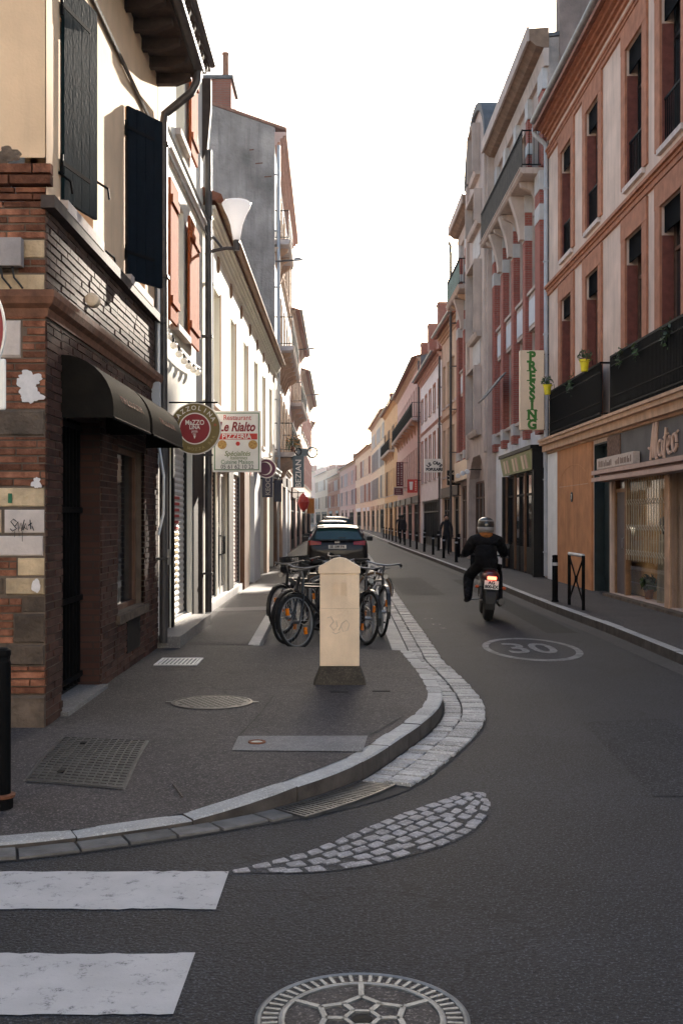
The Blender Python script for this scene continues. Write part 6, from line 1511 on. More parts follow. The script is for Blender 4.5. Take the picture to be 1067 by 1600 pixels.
def arm_lamp(x, y, z, ln, label):
    o = thing('street_lamp', (x, y, z), label, 'street lamp', 'flat lamps on wall arms')
    MB().tube([(x, y, z), (x+ln*.6, y, z+.04), (x+ln*.72, y, z+.05)], .03, 6).build('arm', 'pipe_dark', o)
    mb = MB(); a = x+ln*.65; b = x+ln
    mb.add([(a, y-.05, z+.01), (b, y-.02, z+.03), (b, y+.02, z+.03), (a, y+.05, z+.01), (a, y-.06, z+.1), ((a+b)/2, y-.1, z+.13), (b, y-.03, z+.06), (b, y+.03, z+.06), ((a+b)/2, y+.1, z+.13), (a, y+.06, z+.1)], [(0, 1, 2, 3), (4, 5, 6, 7, 8, 9), (0, 1, 6, 5, 4), (3, 2, 7, 8, 9), (1, 2, 7, 6), (0, 3, 9, 4)])
    mb.build('lamp_head', 'pipe_grey', o)
arm_lamp(-2.22, 36.42, 10.35, .95, 'flat lamp on a short arm at the corner of the grey gable'); arm_lamp(-2.42, 52, 9.8, 1.2, 'flat lamp on an arm two houses beyond the grey gable'); arm_lamp(-2.45, 66, 9.2, 1.2, 'flat lamp on an arm on the last straight house on the left'); arm_lamp(-2.5, 88, 8.6, 1.3, 'most distant flat lamp on an arm at the bend')
o = thing('string_lights', (-2.15, 14.5, 4.0), 'string of white globe bulbs sagging along the pale house front', 'string lights')
P_ = [(-2.12, 13.0+3.2*t, 4.05-.09*math.sin(t*math.pi)-.1*t) for t in [i/14 for i in range(15)]]
MB().tube(P_, .012, 5).build('cable', 'ink', o)
for i in range(1, 14, 2):
    p = P_[i]; MB().tube([p, (p[0], p[1], p[2]-.05)], .018, 6).build('bulb_holder', 'ink', o); MB().lathe([(.01, -.13), (.035, -.12), (.05, -.09), (.045, -.06), (.02, -.045)], p, n=12).build('bulb', 'bulb', o, smooth=True)
# spotlights over the café front
for i, (y, z) in enumerate(((41.0, 3.45), (42.5, 3.45), (44.2, 3.42))):
    o = thing('spotlight', (5.0, y, z), ['pale round spotlight over the cafe front, nearest of three', 'pale round spotlight over the cafe front, middle of three', 'pale round spotlight over the cafe front, farthest of three'][i], 'spotlight')
    MB().tube([(5.3, y, z+.1), (4.85, y, z+.1)], .02, 6).build('arm', 'iron_black', o); MB().lathe([(.08, -.1), (.1, .0), (.07, .1)], (4.75, y, z+.02), 'y', 14).build('head', 'lamp_glass', o)
# flowers on the left balcony
o = thing('flower_box', (-1.75, 38.0, 4.0), 'box of red and yellow flowers on the lowest balcony on the left', 'flower box')
MB().box(-1.75, -1.6, 37.2, 38.6, 4.0, 4.16).build('box', 'terracotta', o); foliage(o, (-1.67, 37.6, 4.2), .28, 150, 'leaf', .06); foliage(o, (-1.67, 37.9, 4.3), .3, 120, 'flower', .05).name = 'blossom'

# ------------------------------------------------------------------ street furniture
# cream stone pillar
o = thing('utility_pillar', (-.02, 10.4, PZ), 'cream painted utility pillar with gabled cap on a dark rough plinth', 'pillar')
X0, X1, Y0, Y1 = -.205, .17, 10.25, 10.55
MB().hexa([(X0-.07, Y0-.06, PZ-.02), (X1+.07, Y0-.06, PZ-.02), (X1+.07, Y1+.06, PZ-.02), (X0-.07, Y1+.06, PZ-.02), (X0+.01, Y0+.01, .31), (X1+.0, Y0+.01, .31), (X1+.0, Y1, .31), (X0+.01, Y1, .31)]).build('plinth', 'plinth', o, bevel=.02)
MB().box(X0, X1, Y0, Y1, .3, 1.175).build('body', 'pillar', o, bevel=.006)
zc0, zc1, zc2 = 1.176, 1.235, 1.325; xm = (X0+X1)/2
def cap_prof(yv): return [(X0-.014, yv, zc0), (X1+.008, yv, zc0), (X1+.008, yv, zc1), (xm+.06, yv, zc2-.012), (xm, yv, zc2), (xm-.06, yv, zc2-.012), (X0-.014, yv, zc1)]
MB().prism(cap_prof(Y0-.012), (0, Y1-Y0+.024, 0)).build('cap', 'pillar', o, bevel=.004)
sl = MB()
for cx_ in (xm-.045, xm+.04):
    for i in range(12): sl.box(cx_-.028, cx_+.028, Y0-.004, Y0+.001, .98+i*.0105-.01, .98+i*.0105-.005)
sl.build('embossed_lines', mat('emboss', (.66, .49, .34), .8, .2, 9, 0, 50), o, kind='stuff')
MB().box(X0+.008, X1-.008, Y0-.003, Y0+.001, .845, .849).build('panel_joint', mat('joint', (.55, .41, .29), .8, .1, 9, 0, 50), o)
gr = MB(); 
def st2(pts, r_=.003): gr.tube([(X0+(x/63)*(X1-X0), Y0-.001, .31+(1038-y)/170) for x, y in pts], r_, 5)
st2([(12, 962), (18, 960), (22, 968), (16, 975), (22, 982), (28, 976), (26, 966)]); st2([(30, 982), (36, 970), (42, 966), (47, 972), (44, 982), (37, 984), (34, 976)]); st2([(20, 985), (26, 988), (32, 984)])
gr.build('graffiti', mat('faded_ink', (.56, .46, .37), .8, .2, 9, 0, 50), o, kind='stuff')

def bollard(x, y, z, h, r, label, group, ring=True):
    o = thing('bollard', (x, y, z), label, 'bollard', group)
    MB().lathe([(r*1.25, -.05), (r*1.25, .02), (r, .04), (r, h-.08), (r*.92, h-.07), (r*.92, h-.05), (r, h-.04), (r, h-.012), (r*.7, h), (0.001, h+.004)], (x, y, z), n=16).build('post', 'iron_black', o)
    if ring: MB().lathe([(r*1.03, h-.2), (r*1.03, h-.14)], (x, y, z), n=16).build('band', 'pipe_grey', o)
    return o
bollard(-1.915, 6.1, PZ-.02, .86, .052, 'tall black bollard at the left picture edge by the traffic sign', None, False)
MB().lathe([(.075, .0), (.08, .015), (.06, .02)], (-1.915, 6.1, PZ+.0), n=16).build('rust_ring', 'rust', bpy.data.objects['bollard'])
bl = [(4.02, 20.4, 'single black bollard on the kerb beside the barrier, nearest the motorcycle')]
for i in range(14):
    y = 34.5+i*4.1; q = RK.at(RK.s_at_y(y), .42); bl.append((q.x, y, None))
nth = ['first', 'second', 'third', 'fourth', 'fifth', 'sixth', 'seventh', 'eighth', 'ninth', 'tenth', 'eleventh', 'twelfth', 'thirteenth', 'fourteenth']
for i, (x, y, lab) in enumerate(bl): bollard(x, y, PZ, .88, .055, lab or f'black kerb bollard on the right pavement beyond the rider, {nth[i-1]} of the receding row', 'bollards along the right kerb')
for i, (x, y) in enumerate(((4.75, 38.5), (4.72, 43.6), (4.7, 52.5), (4.6, 60))): bollard(x, y, PZ, .95, .06, f'black post close to the house fronts on the right, {nth[i]} from the concrete block', 'black posts by the right house fronts')
o = thing('street_barrier', (4.15, 19.0, PZ), 'black crossed pedestrian barrier on the right kerb in front of the orange pier', 'barrier')
pA, pB = Vector((4.13, 18.5, PZ)), Vector((4.13, 19.65, PZ)); t_ = Vector((0, 0, 1))
for p in (pA, pB): MB().tube([p-t_*.05, p+t_*.93], .03, 8).build('post', 'iron_black', o)
MB().tube([pA+t_*.93, pB+t_*.93], .03, 8).build('top_rail', 'pipe_grey', o)
MB().tube([pA+t_*.9, pB+t_*.1], .016, 6).build('cross_bar', 'iron_black', o); MB().tube([pB+t_*.9, pA+t_*.1], .016, 6).build('cross_bar', 'iron_black', o)
MB().tube([(pA+pB)/2+t_*.46, (pA+pB)/2+t_*.56], .03, 6).build('boss', 'iron_black', o)

# ------------------------------------------------------------------ bicycles (x forward, built at the origin)
def wheel(o, x, r, tyre='rubber', refl=True):
    w_ = MB().tube([(x+r*math.cos(a), 0, r+r*math.sin(a)) for a in [2*math.pi*i/36 for i in range(36)]], .021, 8, closed=True).build('wheel', tyre, o, smooth=True)
    MB().tube([(x+(r-.03)*math.cos(a), 0, r+(r-.03)*math.sin(a)) for a in [2*math.pi*i/36 for i in range(36)]], .010, 6, closed=True).build('rim', 'zinc', w_, smooth=True)
    s = MB()
    for k in range(28):
        a = 2*math.pi*k/28; b = a+(.5 if k % 2 else -.5); sy = .03 if k % 4 < 2 else -.03
        s.tube([(x+.02*math.cos(b), sy, r+.02*math.sin(b)), (x+(r-.03)*math.cos(a), 0, r+(r-.03)*math.sin(a))], .0016, 3, cap=False)
    s.build('spokes', 'chrome', w_, kind='stuff')
    MB().lathe([(.018, -.05), (.028, -.03), (.028, .03), (.018, .05)], (x, 0, r), 'y', 10).build('hub', 'chrome', w_)
    if refl:
        for a in (.7, 3.8): MB().box(x+(r-.13)*math.cos(a)-.022, x+(r-.13)*math.cos(a)+.022, -.012, .012, r+(r-.13)*math.sin(a)-.045, r+(r-.13)*math.sin(a)+.045).build('reflector', 'reflector', w_)
def bicycle(label, frame='bike_black', crate=False, basket=False, tyre='rubber', carrier=False, step=False):
    o = thing('bicycle', (0, 0, 0), label, 'bicycle', 'bicycles parked in the bay'); r = .34; B = 1.05
    wheel(o, 0, r, tyre); wheel(o, B, r, tyre)
    bb = (.42, 0, .29); seat = (.27, 0, .80); hd = (B-.2, 0, .84); hb = (B-.16, 0, .70)
    f = MB(); f.tube([bb, seat], .017, 8); f.tube([bb, hb], .019, 8); f.tube([(.32, 0, .62) if step else (.29, 0, .74), (hd[0]+.01, 0, .78) if not step else (hb[0]-.02, 0, .66)], .016, 8); f.tube([hd, hb], .021, 8)
    for s in (-1, 1): f.tube([(0, s*.055, r), (.38, s*.04, .29)], .010, 6); f.tube([(0, s*.055, r), (.27, s*.02, .72)], .009, 6)
    f.build('frame', frame, o)
    k = MB(); k.tube([(hb[0]-.03, 0, .88), (hb[0]+.02, 0, .66)], .016, 8)
    for s in (-1, 1): k.tube([(hb[0]+.02, s*.05, .68), (hb[0]+.06, s*.055, .58), (B, s*.055, r)], .011, 6)
    k.build('fork', frame, o)
    h = MB().tube([(hd[0]-.16, -.29, 1.0), (hd[0]-.05, -.24, 1.03), (hd[0]+.02, -.08, 1.0), (hd[0]+.02, .08, 1.0), (hd[0]-.05, .24, 1.03), (hd[0]-.16, .29, 1.0)], .012, 8); h.tube([(hd[0]-.02, 0, .85), (hd[0]+.02, 0, 1.0)], .013, 8)
    h = h.build('handlebar', 'chrome', o)
    for s in (-1, 1):
        MB().tube([(hd[0]-.17, s*.293, 1.0), (hd[0]-.08, s*.25, 1.022)], .018, 8).build('grip', 'rubber', h); MB().tube([(hd[0]-.06, s*.22, 1.02), (hd[0]-.04, s*.24, .99), (hd[0]-.12, s*.29, .965)], .006, 5).build('brake_lever', 'chrome', h)
    mb = MB(); sec = [(.12, .075), (.17, .085), (.26, .06), (.34, .025), (.40, .018)]; vs = []
    for x, hw in sec: vs += [(x, -hw, .91), (x, -hw*.6, .945), (x, hw*.6, .945), (x, hw, .91), (x, 0, .885)]
    mb.add(vs, [(i*5+j, i*5+(j+1) % 5, (i+1)*5+(j+1) % 5, (i+1)*5+j) for i in range(4) for j in range(5)]+[(4, 3, 2, 1, 0), (20, 21, 22, 23, 24)]); mb.build('saddle', 'rubber', o, smooth=True)
    MB().tube([(.27, 0, .78), (.255, 0, .9)], .013, 6).build('seat_post', 'chrome', o)
    c = MB().lathe([(.09, -.004), (.09, .004)], (bb[0], .05, bb[2]), 'y', 20); c.tube([(bb[0], .06, bb[2]), (bb[0]+.09, .07, bb[2]-.14)], .009, 6); c.tube([(bb[0], -.06, bb[2]), (bb[0]-.09, -.07, bb[2]+.14)], .009, 6)
    c = c.build('crank', 'chrome', o)
    for s, dx, dz in ((1, .09, -.14), (-1, -.09, .14)): MB().box(bb[0]+dx-.045, bb[0]+dx+.045, s*.08-.0 if s > 0 else -.16, .16 if s > 0 else -.08, bb[2]+dz-.012, bb[2]+dz+.012).build('pedal', 'rubber', c)
    MB().box(.0, bb[0]+.08, .058, .066, .26, .36).build('chain_guard', frame, o)
    for x in (0, B):
        pts = [(x+(r+.04)*math.cos(R(a)), 0, r+(r+.04)*math.sin(R(a))) for a in (range(15, 200, 15) if x == 0 else range(-10, 130, 14))]
        m = MB()
        for p, q in zip(pts, pts[1:]): m.hexa([(p[0], -.025, p[2]), (p[0], .025, p[2]), (q[0], .025, q[2]), (q[0], -.025, q[2]), (p[0], -.022, p[2]+.006), (p[0], .022, p[2]+.006), (q[0], .022, q[2]+.006), (q[0], -.022, q[2]+.006)])
        m.build('mudguard', frame, o)
    MB().lathe([(.03, -.02), (.035, .02)], (hb[0]+.13, 0, .84), 'x', 12).build('front_lamp', 'chrome', o); MB().box(-.2, -.18, -.025, .025, .58, .64).build('rear_lamp', 'red_lamp', o)
    if carrier or crate:
        m = MB()
        for s in (-1, 1): m.tube([(-.28, s*.06, .76), (.22, s*.06, .76)], .007, 5); m.tube([(-.1, s*.06, .76), (0, s*.06, r)], .006, 5)
        for x in (-.28, -.1, .05): m.tube([(x, -.06, .76), (x, .06, .76)], .006, 5)
        m.build('carrier', 'bike_black', o)
    if crate:
        m = MB(); x0, x1 = B-.08, B+.26
        for z in (.82, .9, .98, 1.06): m.tube([(x0, -.17, z), (x1, -.17, z), (x1, .17, z), (x0, .17, z)], .009, 5, closed=True)
        for i in range(7):
            for y in (-.17, .17): m.tube([(x0+(x1-x0)*i/6, y, .8), (x0+(x1-x0)*i/6, y, 1.07)], .006, 4)
            for x in (x0, x1): m.tube([(x, -.17+.34*i/6, .8), (x, -.17+.34*i/6, 1.07)], .006, 4)
        m.box(x0, x1, -.17, .17, .79, .80); m.box(x0+.01, x1-.01, -.168, -.16, .82, 1.05); m.box(x0+.01, x1-.01, .16, .168, .82, 1.05); m.build('basket', 'plastic', o)
    return o
def put(o, x, y, z, rz, rx=0): o.location = (x, y, z); o.rotation_euler = (rx, 0, rz)
BZ = .02
def put_front(o, fx, fy, ang, lean=0):
    """front wheel axle at (fx,fy); ang is the direction from the front wheel to the rear"""
    d = Vector((math.cos(R(ang)), math.sin(R(ang)))); rear = Vector((fx, fy))+d*1.05
    put(o, rear.x, rear.y, BZ+.015, R(ang+180), R(lean))
put_front(bicycle('black bicycle nearest the pillar with its wheel out to the left, orange reflectors'), -.55, 13.86, 52, 6)
put_front(bicycle('black bicycle second in the bay, wheel to the left behind the nearest one'), -.73, 14.5, 58, -4)
put_front(bicycle('black bicycle with its wheel out to the right of the pillar', frame='bike_black', step=True), .32, 14.35, 112, -6)
put_front(bicycle('bicycle with a black basket standing at the left of the bay', crate=True), -.62, 17.2, 62, 5)
put_front(bicycle('bicycle with tan tyres and a rear carrier at the right of the bay', tyre=mat('tan_tyre', (.16, .10, .06), .8, .2, 9, .1, 60), carrier=True), -.40, 19.2, 22, -4)
put_front(bicycle('pale bicycle half hidden behind the pillar among the others', frame='bike_white'), .1, 16.2, 110, 3)
put_front(bicycle('black bicycle at the left of the bay between the nearest pair and the basket bicycle'), -.84, 15.75, 60, 4)
put_front(bicycle('black bicycle at the right of the bay behind the pillar, between two others', carrier=True), .56, 15.35, 100, -5)
# low rack
o = thing('cycle_rack', (0, 15.6, BZ), 'low steel cycle rack among the bicycles', 'cycle rack')
for i in range(3):
    x = -.45+i*.45; MB().tube([(x, 15.55, BZ-.02), (x, 15.55, .68), (x+.04, 15.58, .74), (x+.1, 15.65, .74), (x+.14, 15.68, .68), (x+.14, 15.7, BZ-.02)], .02, 8).build('hoop', 'zinc', o)

# ------------------------------------------------------------------ cars (y forward, rear bumper at y = 0)
def car(label, paint, W=1.80, Lc=4.2, Ht=1.58, roofm=None, plate=True, detail=True, cat='car'):
    o = thing('parked_car', (0, 0, 0), label, cat, 'cars parked in the bay')
    hw = W/2
    #  y, half width low, half width belt, z bottom, z belt, z roof, half width roof
    S = [(0.00, hw*.86, hw*.84, .40, .66, .70, hw*.8), (.05, hw*.94, hw*.92, .30, .90, .96, hw*.84), (.14, hw*.985, hw*.96, .26, 1.0, 1.08, hw*.84), (.30, hw, hw*.975, .24, 1.02, 1.30, hw*.78), (.52, hw, hw*.98, .22, 1.02, Ht-.05, hw*.70), (.85, hw, hw*.985, .22, 1.01, Ht, hw*.68), (1.6, hw, hw*.985, .22, .99, Ht+.01, hw*.68), (2.35, hw, hw*.985, .22, .97, Ht-.03, hw*.67), (2.75, hw, hw*.98, .22, .96, Ht-.2, hw*.68), (3.1, hw*.99, hw*.97, .22, .95, 1.1, hw*.76), (3.3, hw*.985, hw*.96, .22, .92, .98, hw*.8), (3.85, hw*.95, hw*.92, .24, .82, .87, hw*.78), (4.1, hw*.86, hw*.84, .28, .68, .72, hw*.7), (Lc, hw*.74, hw*.72, .36, .58, .62, hw*.6)]
    mb = MB(); ring = []
    for y, a, b, z0, zb, zr, c in S:
        zm = z0+(zb-z0)*.45
        half = [(0, z0), (a*.86, z0), (a*.97, z0+.06), (a, zm), (b, zb-.06), (b*.975, zb), (c+.3*(b-c)*.2, zr-(zr-zb)*.22), (c*.9, zr-.012), (c*.55, zr), (0, zr+.008)]
        pts = [(x, y, z) for x, z in half]+[(-x, y, z) for x, z in half[-2:0:-1]]
        ring.append(pts)
    n = len(ring[0]); vs = [p for r_ in ring for p in r_]
    mb.add(vs, [(i*n+j, i*n+(j+1) % n, (i+1)*n+(j+1) % n, (i+1)*n+j) for i in range(len(ring)-1) for j in range(n)]+[tuple(range(n))[::-1], tuple((len(ring)-1)*n+j for j in range(n))])
    b_ = mb.build('body', paint, o, smooth=True); ss = b_.modifiers.new('sub', 'SUBSURF'); ss.levels = ss.render_levels = 2
    # rear window, following the tailgate
    def tail(x, z): return (x, {1.08: .115, 1.5: .47}.get(z, .115+(z-1.08)/.42*.355)-.03-.05*(1-(x/hw)**2)+.03, z)
    def patch(z0, z1, w0, w1, nx=8, nz=5, off=.0):
        m = MB(); vs = []
        for j in range(nz+1):
            t = j/nz; z = z0+(z1-z0)*t; w_ = w0+(w1-w0)*t
            for i in range(nx+1):
                x = -w_+2*w_*i/nx; p = tail(x, z); vs.append((p[0], p[1]-.022-off+.05*abs(x/hw)**2.5, p[2]))
        m.add(vs, [(j*(nx+1)+i, j*(nx+1)+i+1, (j+1)*(nx+1)+i+1, (j+1)*(nx+1)+i) for j in range(nz) for i in range(nx)]); return m
    zt_ = Ht-.1
    patch(1.07, zt_, hw*.80, hw*.62, off=.012).build('rear_window', 'car_glass', o, smooth=True)
    fr_ = patch(1.035, zt_+.03, hw*.88, hw*.70, off=.002).build('window_surround', 'plastic', o, smooth=True)
    if detail:
        MB().tube([(0.0, .055, 1.10), (.1, .06, 1.12), (.24, .065, 1.115)], .012, 5).build('wiper', 'plastic', o)
        MB().fbox(lambda u, d, z: (u, .28-d, z), -hw*.66, hw*.66, -.2, .06, zt_+.06, zt_+.085).build('roof_spoiler', roofm or paint, o)
        if plate:
            p = MB().box(-.26, .26, -.012, .0, .80, .91).build('number_plate', 'sign_white', o); text('EE 599 PA', .1, 'ink', p, (0, -.014, .855), (1, 0, 0), (0, 0, 1), bold=.003)
        for s in (-1, 1):
            m = MB(); a0, a1 = hw*.52, hw*.965
            m.add([(s*a0, .02, .92), (s*a1*.93, .05, .90), (s*a1, .22, .93), (s*a1*.985, .24, 1.02), (s*a1*.9, .08, 1.04), (s*a0, .055, 1.0)]+[(s*a0, .06, .92), (s*a1*.9, .12, .90), (s*a1*.96, .28, .93), (s*a1*.95, .29, 1.02), (s*a1*.87, .14, 1.04), (s*a0, .1, 1.0)], [(0, 1, 4, 5), (1, 2, 3, 4), (6, 7, 10, 11), (7, 8, 9, 10), (0, 1, 7, 6), (1, 2, 8, 7), (2, 3, 9, 8), (3, 4, 10, 9), (4, 5, 11, 10), (5, 0, 6, 11)])
            m.build('tail_light', 'red_lamp', o); MB().box(s*hw*.72-.09, s*hw*.72+.09, -.005, .02, .45, .5).build('bumper_reflector', 'red_lamp', o)
            # side glass and mirrors
            g = MB(); q = hw*.995
            g.add([(s*q*.975, .55, 1.06), (s*q*.985, 2.6, 1.02), (s*q*.80, 2.2, Ht-.14), (s*q*.80, .75, Ht-.12)], [(0, 1, 2, 3)]); g.build('side_window', 'car_glass', o)
            MB().box(s*hw+(-.0 if s > 0 else -.2), s*hw+(.2 if s > 0 else 0), 2.5, 2.62, .98, 1.12).build('wing_mirror', 'plastic', o, bevel=.03)
        MB().box(-hw*.8, hw*.8, -.03, .12, .36, .5).build('bumper', 'plastic', o, bevel=.03)
        MB().tube([(.05, .75, Ht), (.05, .68, Ht+.13)], .006, 5).build('aerial', 'plastic', o)
        MB().box(-.07, .07, .05, .07, .96, 1.01).build('badge', 'chrome', o)
    for s in (-1, 1):
        for y in (.78, 3.4):
            wl = MB().lathe([(.2, s*(hw-.2)), (.31, s*(hw-.2)), (.33, s*(hw-.17)), (.33, s*(hw-.03)), (.31, s*(hw-.0)), (.2, s*(hw-.005))], (0, y, .33), 'x', 24).build('wheel', 'rubber', o); MB().lathe([(.05, s*(hw-.03)), (.19, s*(hw-.02)), (.205, s*(hw-.0))], (0, y, .33), 'x', 20).build('rim', 'chrome', wl)
    if roofm:
        m = MB(); vs = []
        ys = [.5, .85, 1.6, 2.3]
        for y, z in zip(ys, (Ht-.045, Ht+.012, Ht+.02, Ht-.02)):
            for i in range(7):
                x = -hw*.66+hw*1.32*i/6; vs.append((x, y, z-.03*(abs(x)/hw/.66)**3))
        m.add(vs, [(j*7+i, j*7+i+1, (j+1)*7+i+1, (j+1)*7+i) for j in range(3) for i in range(6)]); m.build('roof_panel', roofm, o, smooth=True)
    return o
put(car('dark maroon hatchback with a pale roof parked tail towards the camera behind the bicycles', 'car_dark', roofm='car_white', Ht=1.47), -.12, 31.4, BZ, R(0))
put(car('grey car parked in front of the maroon hatchback, only its roof showing', 'car_silver', Ht=1.44, roofm='car_silver'), -.25, 38, BZ, R(.4))
put(car('silver car parked third in the row on the left', 'car_silver', Ht=1.6), -.35, 45, BZ, R(.6))
put(car('dark car far along the left parking row', 'car_dark', Ht=1.75), -.2, 53, BZ, R(.6))
put(car('white van-like car far down the street at the bend', 'car_white', Ht=1.8), -.5, 66, BZ, R(1))

# ------------------------------------------------------------------ motorcycle (y forward, rear axle over y = 0)
mo = thing('motorcycle', (0, 0, 0), 'dark motorcycle with a red tail light and white number plate riding away', 'motorcycle')
def mwheel(y, r, w_):
    t = MB().lathe([(r*.62, -w_*.42), (r*.85, -w_*.5), (r*.97, -w_*.32), (r, 0), (r*.97, w_*.32), (r*.85, w_*.5), (r*.62, w_*.42)], (0, y, r), 'x', 28).build('wheel', 'rubber', mo, smooth=True)
    MB().lathe([(r*.12, -w_*.35), (r*.6, -w_*.4), (r*.63, -w_*.3), (r*.63, w_*.3), (r*.6, w_*.4), (r*.12, w_*.35)], (0, y, r), 'x', 20).build('rim', 'zinc', t)
mwheel(0, .31, .16); mwheel(1.36, .31, .12)
def loft(secs, name, m, parent, smooth=True, sub=1):
    mb = MB(); n = len(secs[0]); mb.add([p for s in secs for p in s], [(i*n+j, i*n+(j+1) % n, (i+1)*n+(j+1) % n, (i+1)*n+j) for i in range(len(secs)-1) for j in range(n)]+[tuple(range(n))[::-1], tuple((len(secs)-1)*n+j for j in range(n))])
    o = mb.build(name, m, parent, smooth=smooth)
    if sub: s = o.modifiers.new('sub', 'SUBSURF'); s.levels = s.render_levels = sub
    return o
def oct_(y, hw, z0, z1): zc = (z0+z1)/2; h = (z1-z0)/2; return [(hw*math.cos(R(a)), y, zc+h*math.sin(R(a))) for a in range(22, 382, 45)]
loft([oct_(-.32, .10, .68, .80), oct_(-.2, .15, .64, .86), oct_(.05, .17, .58, .88), oct_(.35, .17, .5, .82), oct_(.6, .16, .45, .8)], 'tail_fairing', mat('maroon_plastic', (.10, .012, .012), .3, .1, 5, 0, 40, coat=.6), mo)
loft([oct_(.0, .13, .82, .89), oct_(.3, .16, .78, .87), oct_(.62, .14, .78, .86), oct_(.7, .1, .8, .88)], 'seat', 'rubber', mo)
loft([oct_(.62, .12, .75, .9), oct_(.75, .17, .72, 1.0), oct_(1.0, .17, .76, 1.02), oct_(1.15, .1, .8, .95)], 'fuel_tank', 'bike_black', mo)
loft([oct_(.35, .16, .3, .6), oct_(.6, .2, .26, .72), oct_(.95, .17, .3, .74), oct_(1.05, .1, .4, .7)], 'engine', 'iron', mo)
loft([oct_(1.05, .12, .75, 1.0), oct_(1.2, .22, .7, 1.12), oct_(1.42, .2, .74, 1.1), oct_(1.55, .08, .8, .98)], 'front_fairing', mat('maroon_plastic', (.1, .01, .01)), mo)
f = MB()
for s in (-1, 1): f.tube([(s*.09, 1.36, .31), (s*.1, 1.18, .95)], .026, 8)
f.build('fork', 'zinc', mo)
sw = MB()
for s in (-1, 1): sw.tube([(s*.12, 0, .31), (s*.12, .5, .4)], .025, 6); sw.tube([(s*.13, .05, .36), (s*.12, .22, .68)], .026, 8)
sw.build('swing_arm', 'iron', mo)
hb = MB().tube([(-.36, 1.0, 1.04), (-.2, 1.1, 1.06), (.2, 1.1, 1.06), (.36, 1.0, 1.04)], .014, 8).build('handlebar', 'bike_black', mo)
for s in (-1, 1):
    MB().tube([(s*.2, 1.12, 1.06), (s*.3, 1.12, 1.2), (s*.34, 1.1, 1.24)], .008, 6).build('mirror_stalk', 'bike_black', mo); MB().lathe([(.04, -.01), (.045, .0), (.035, .012)], (s*.33, 1.1, 1.24), 'y', 14).build('mirror', 'iron', mo)
    MB().tube([(s*.1, -.16, .56), (s*.2, -.18, .57)], .008, 6).build('indicator_stalk', 'rubber', mo); MB().lathe([(.008, -.035), (.026, -.02), (.026, .02), (.008, .03)], (s*.22, -.18, .57), 'x', 10).build('indicator', mat('indicator', (.45, .08, .02), .3, .1, 9, 0, 40), mo)
    MB().tube([(s*.14, .48, .32), (s*.28, .48, .30)], .016, 6).build('foot_peg', 'zinc', mo)
MB().tube([(.2, .6, .26), (.2, .25, .28), (.2, -.1, .34)], [.03, .05, .055], 10).build('exhaust', 'iron', mo)
MB().box(-.075, .075, -.335, -.31, .70, .755).build('brake_light', 'brake_lit', mo, bevel=.01)
fl = MB().hexa([(-.09, -.3, .36), (.09, -.3, .36), (.09, -.27, .36), (-.09, -.27, .36), (-.1, -.28, .69), (.1, -.28, .69), (.1, -.22, .69), (-.1, -.22, .69)]).build('rear_flap', 'plastic', mo)
np_ = MB().hexa([(-.115, -.322, .545), (.115, -.322, .545), (.115, -.312, .545), (-.115, -.312, .545), (-.115, -.308, .685), (.115, -.308, .685), (.115, -.298, .685), (-.115, -.298, .685)]).build('number_plate', 'sign_white', mo)
text('AG', .075, 'ink', np_, (0, -.315, .65), (1, 0, 0), (0, .1, 1), bold=.003); text('800-EX', .07, 'ink', np_, (0, -.322, .583), (1, 0, 0), (0, .1, 1), bold=.003)
MB().box(-.04, .04, -.302, -.298, .42, .45).build('reflector', 'red_lamp', mo)
pn = MB(); r_ = .36; pts = [(r_*math.cos(R(a)), r_*math.sin(R(a))) for a in range(60, 200, 15)]
for p, q in zip(pts, pts[1:]): pn.hexa([(-.08, -p[0]*-1, .31+p[1]), (.08, p[0], .31+p[1]), (.08, q[0], .31+q[1]), (-.08, q[0], .31+q[1]), (-.075, p[0]*1.03, .31+p[1]*1.03), (.075, p[0]*1.03, .31+p[1]*1.03), (.075, q[0]*1.03, .31+q[1]*1.03), (-.075, q[0]*1.03, .31+q[1]*1.03)])
pn.build('mudguard', 'plastic', mo)
mo.location = (2.42, 17.95, 0); mo.rotation_euler = (0, R(4), R(-4))

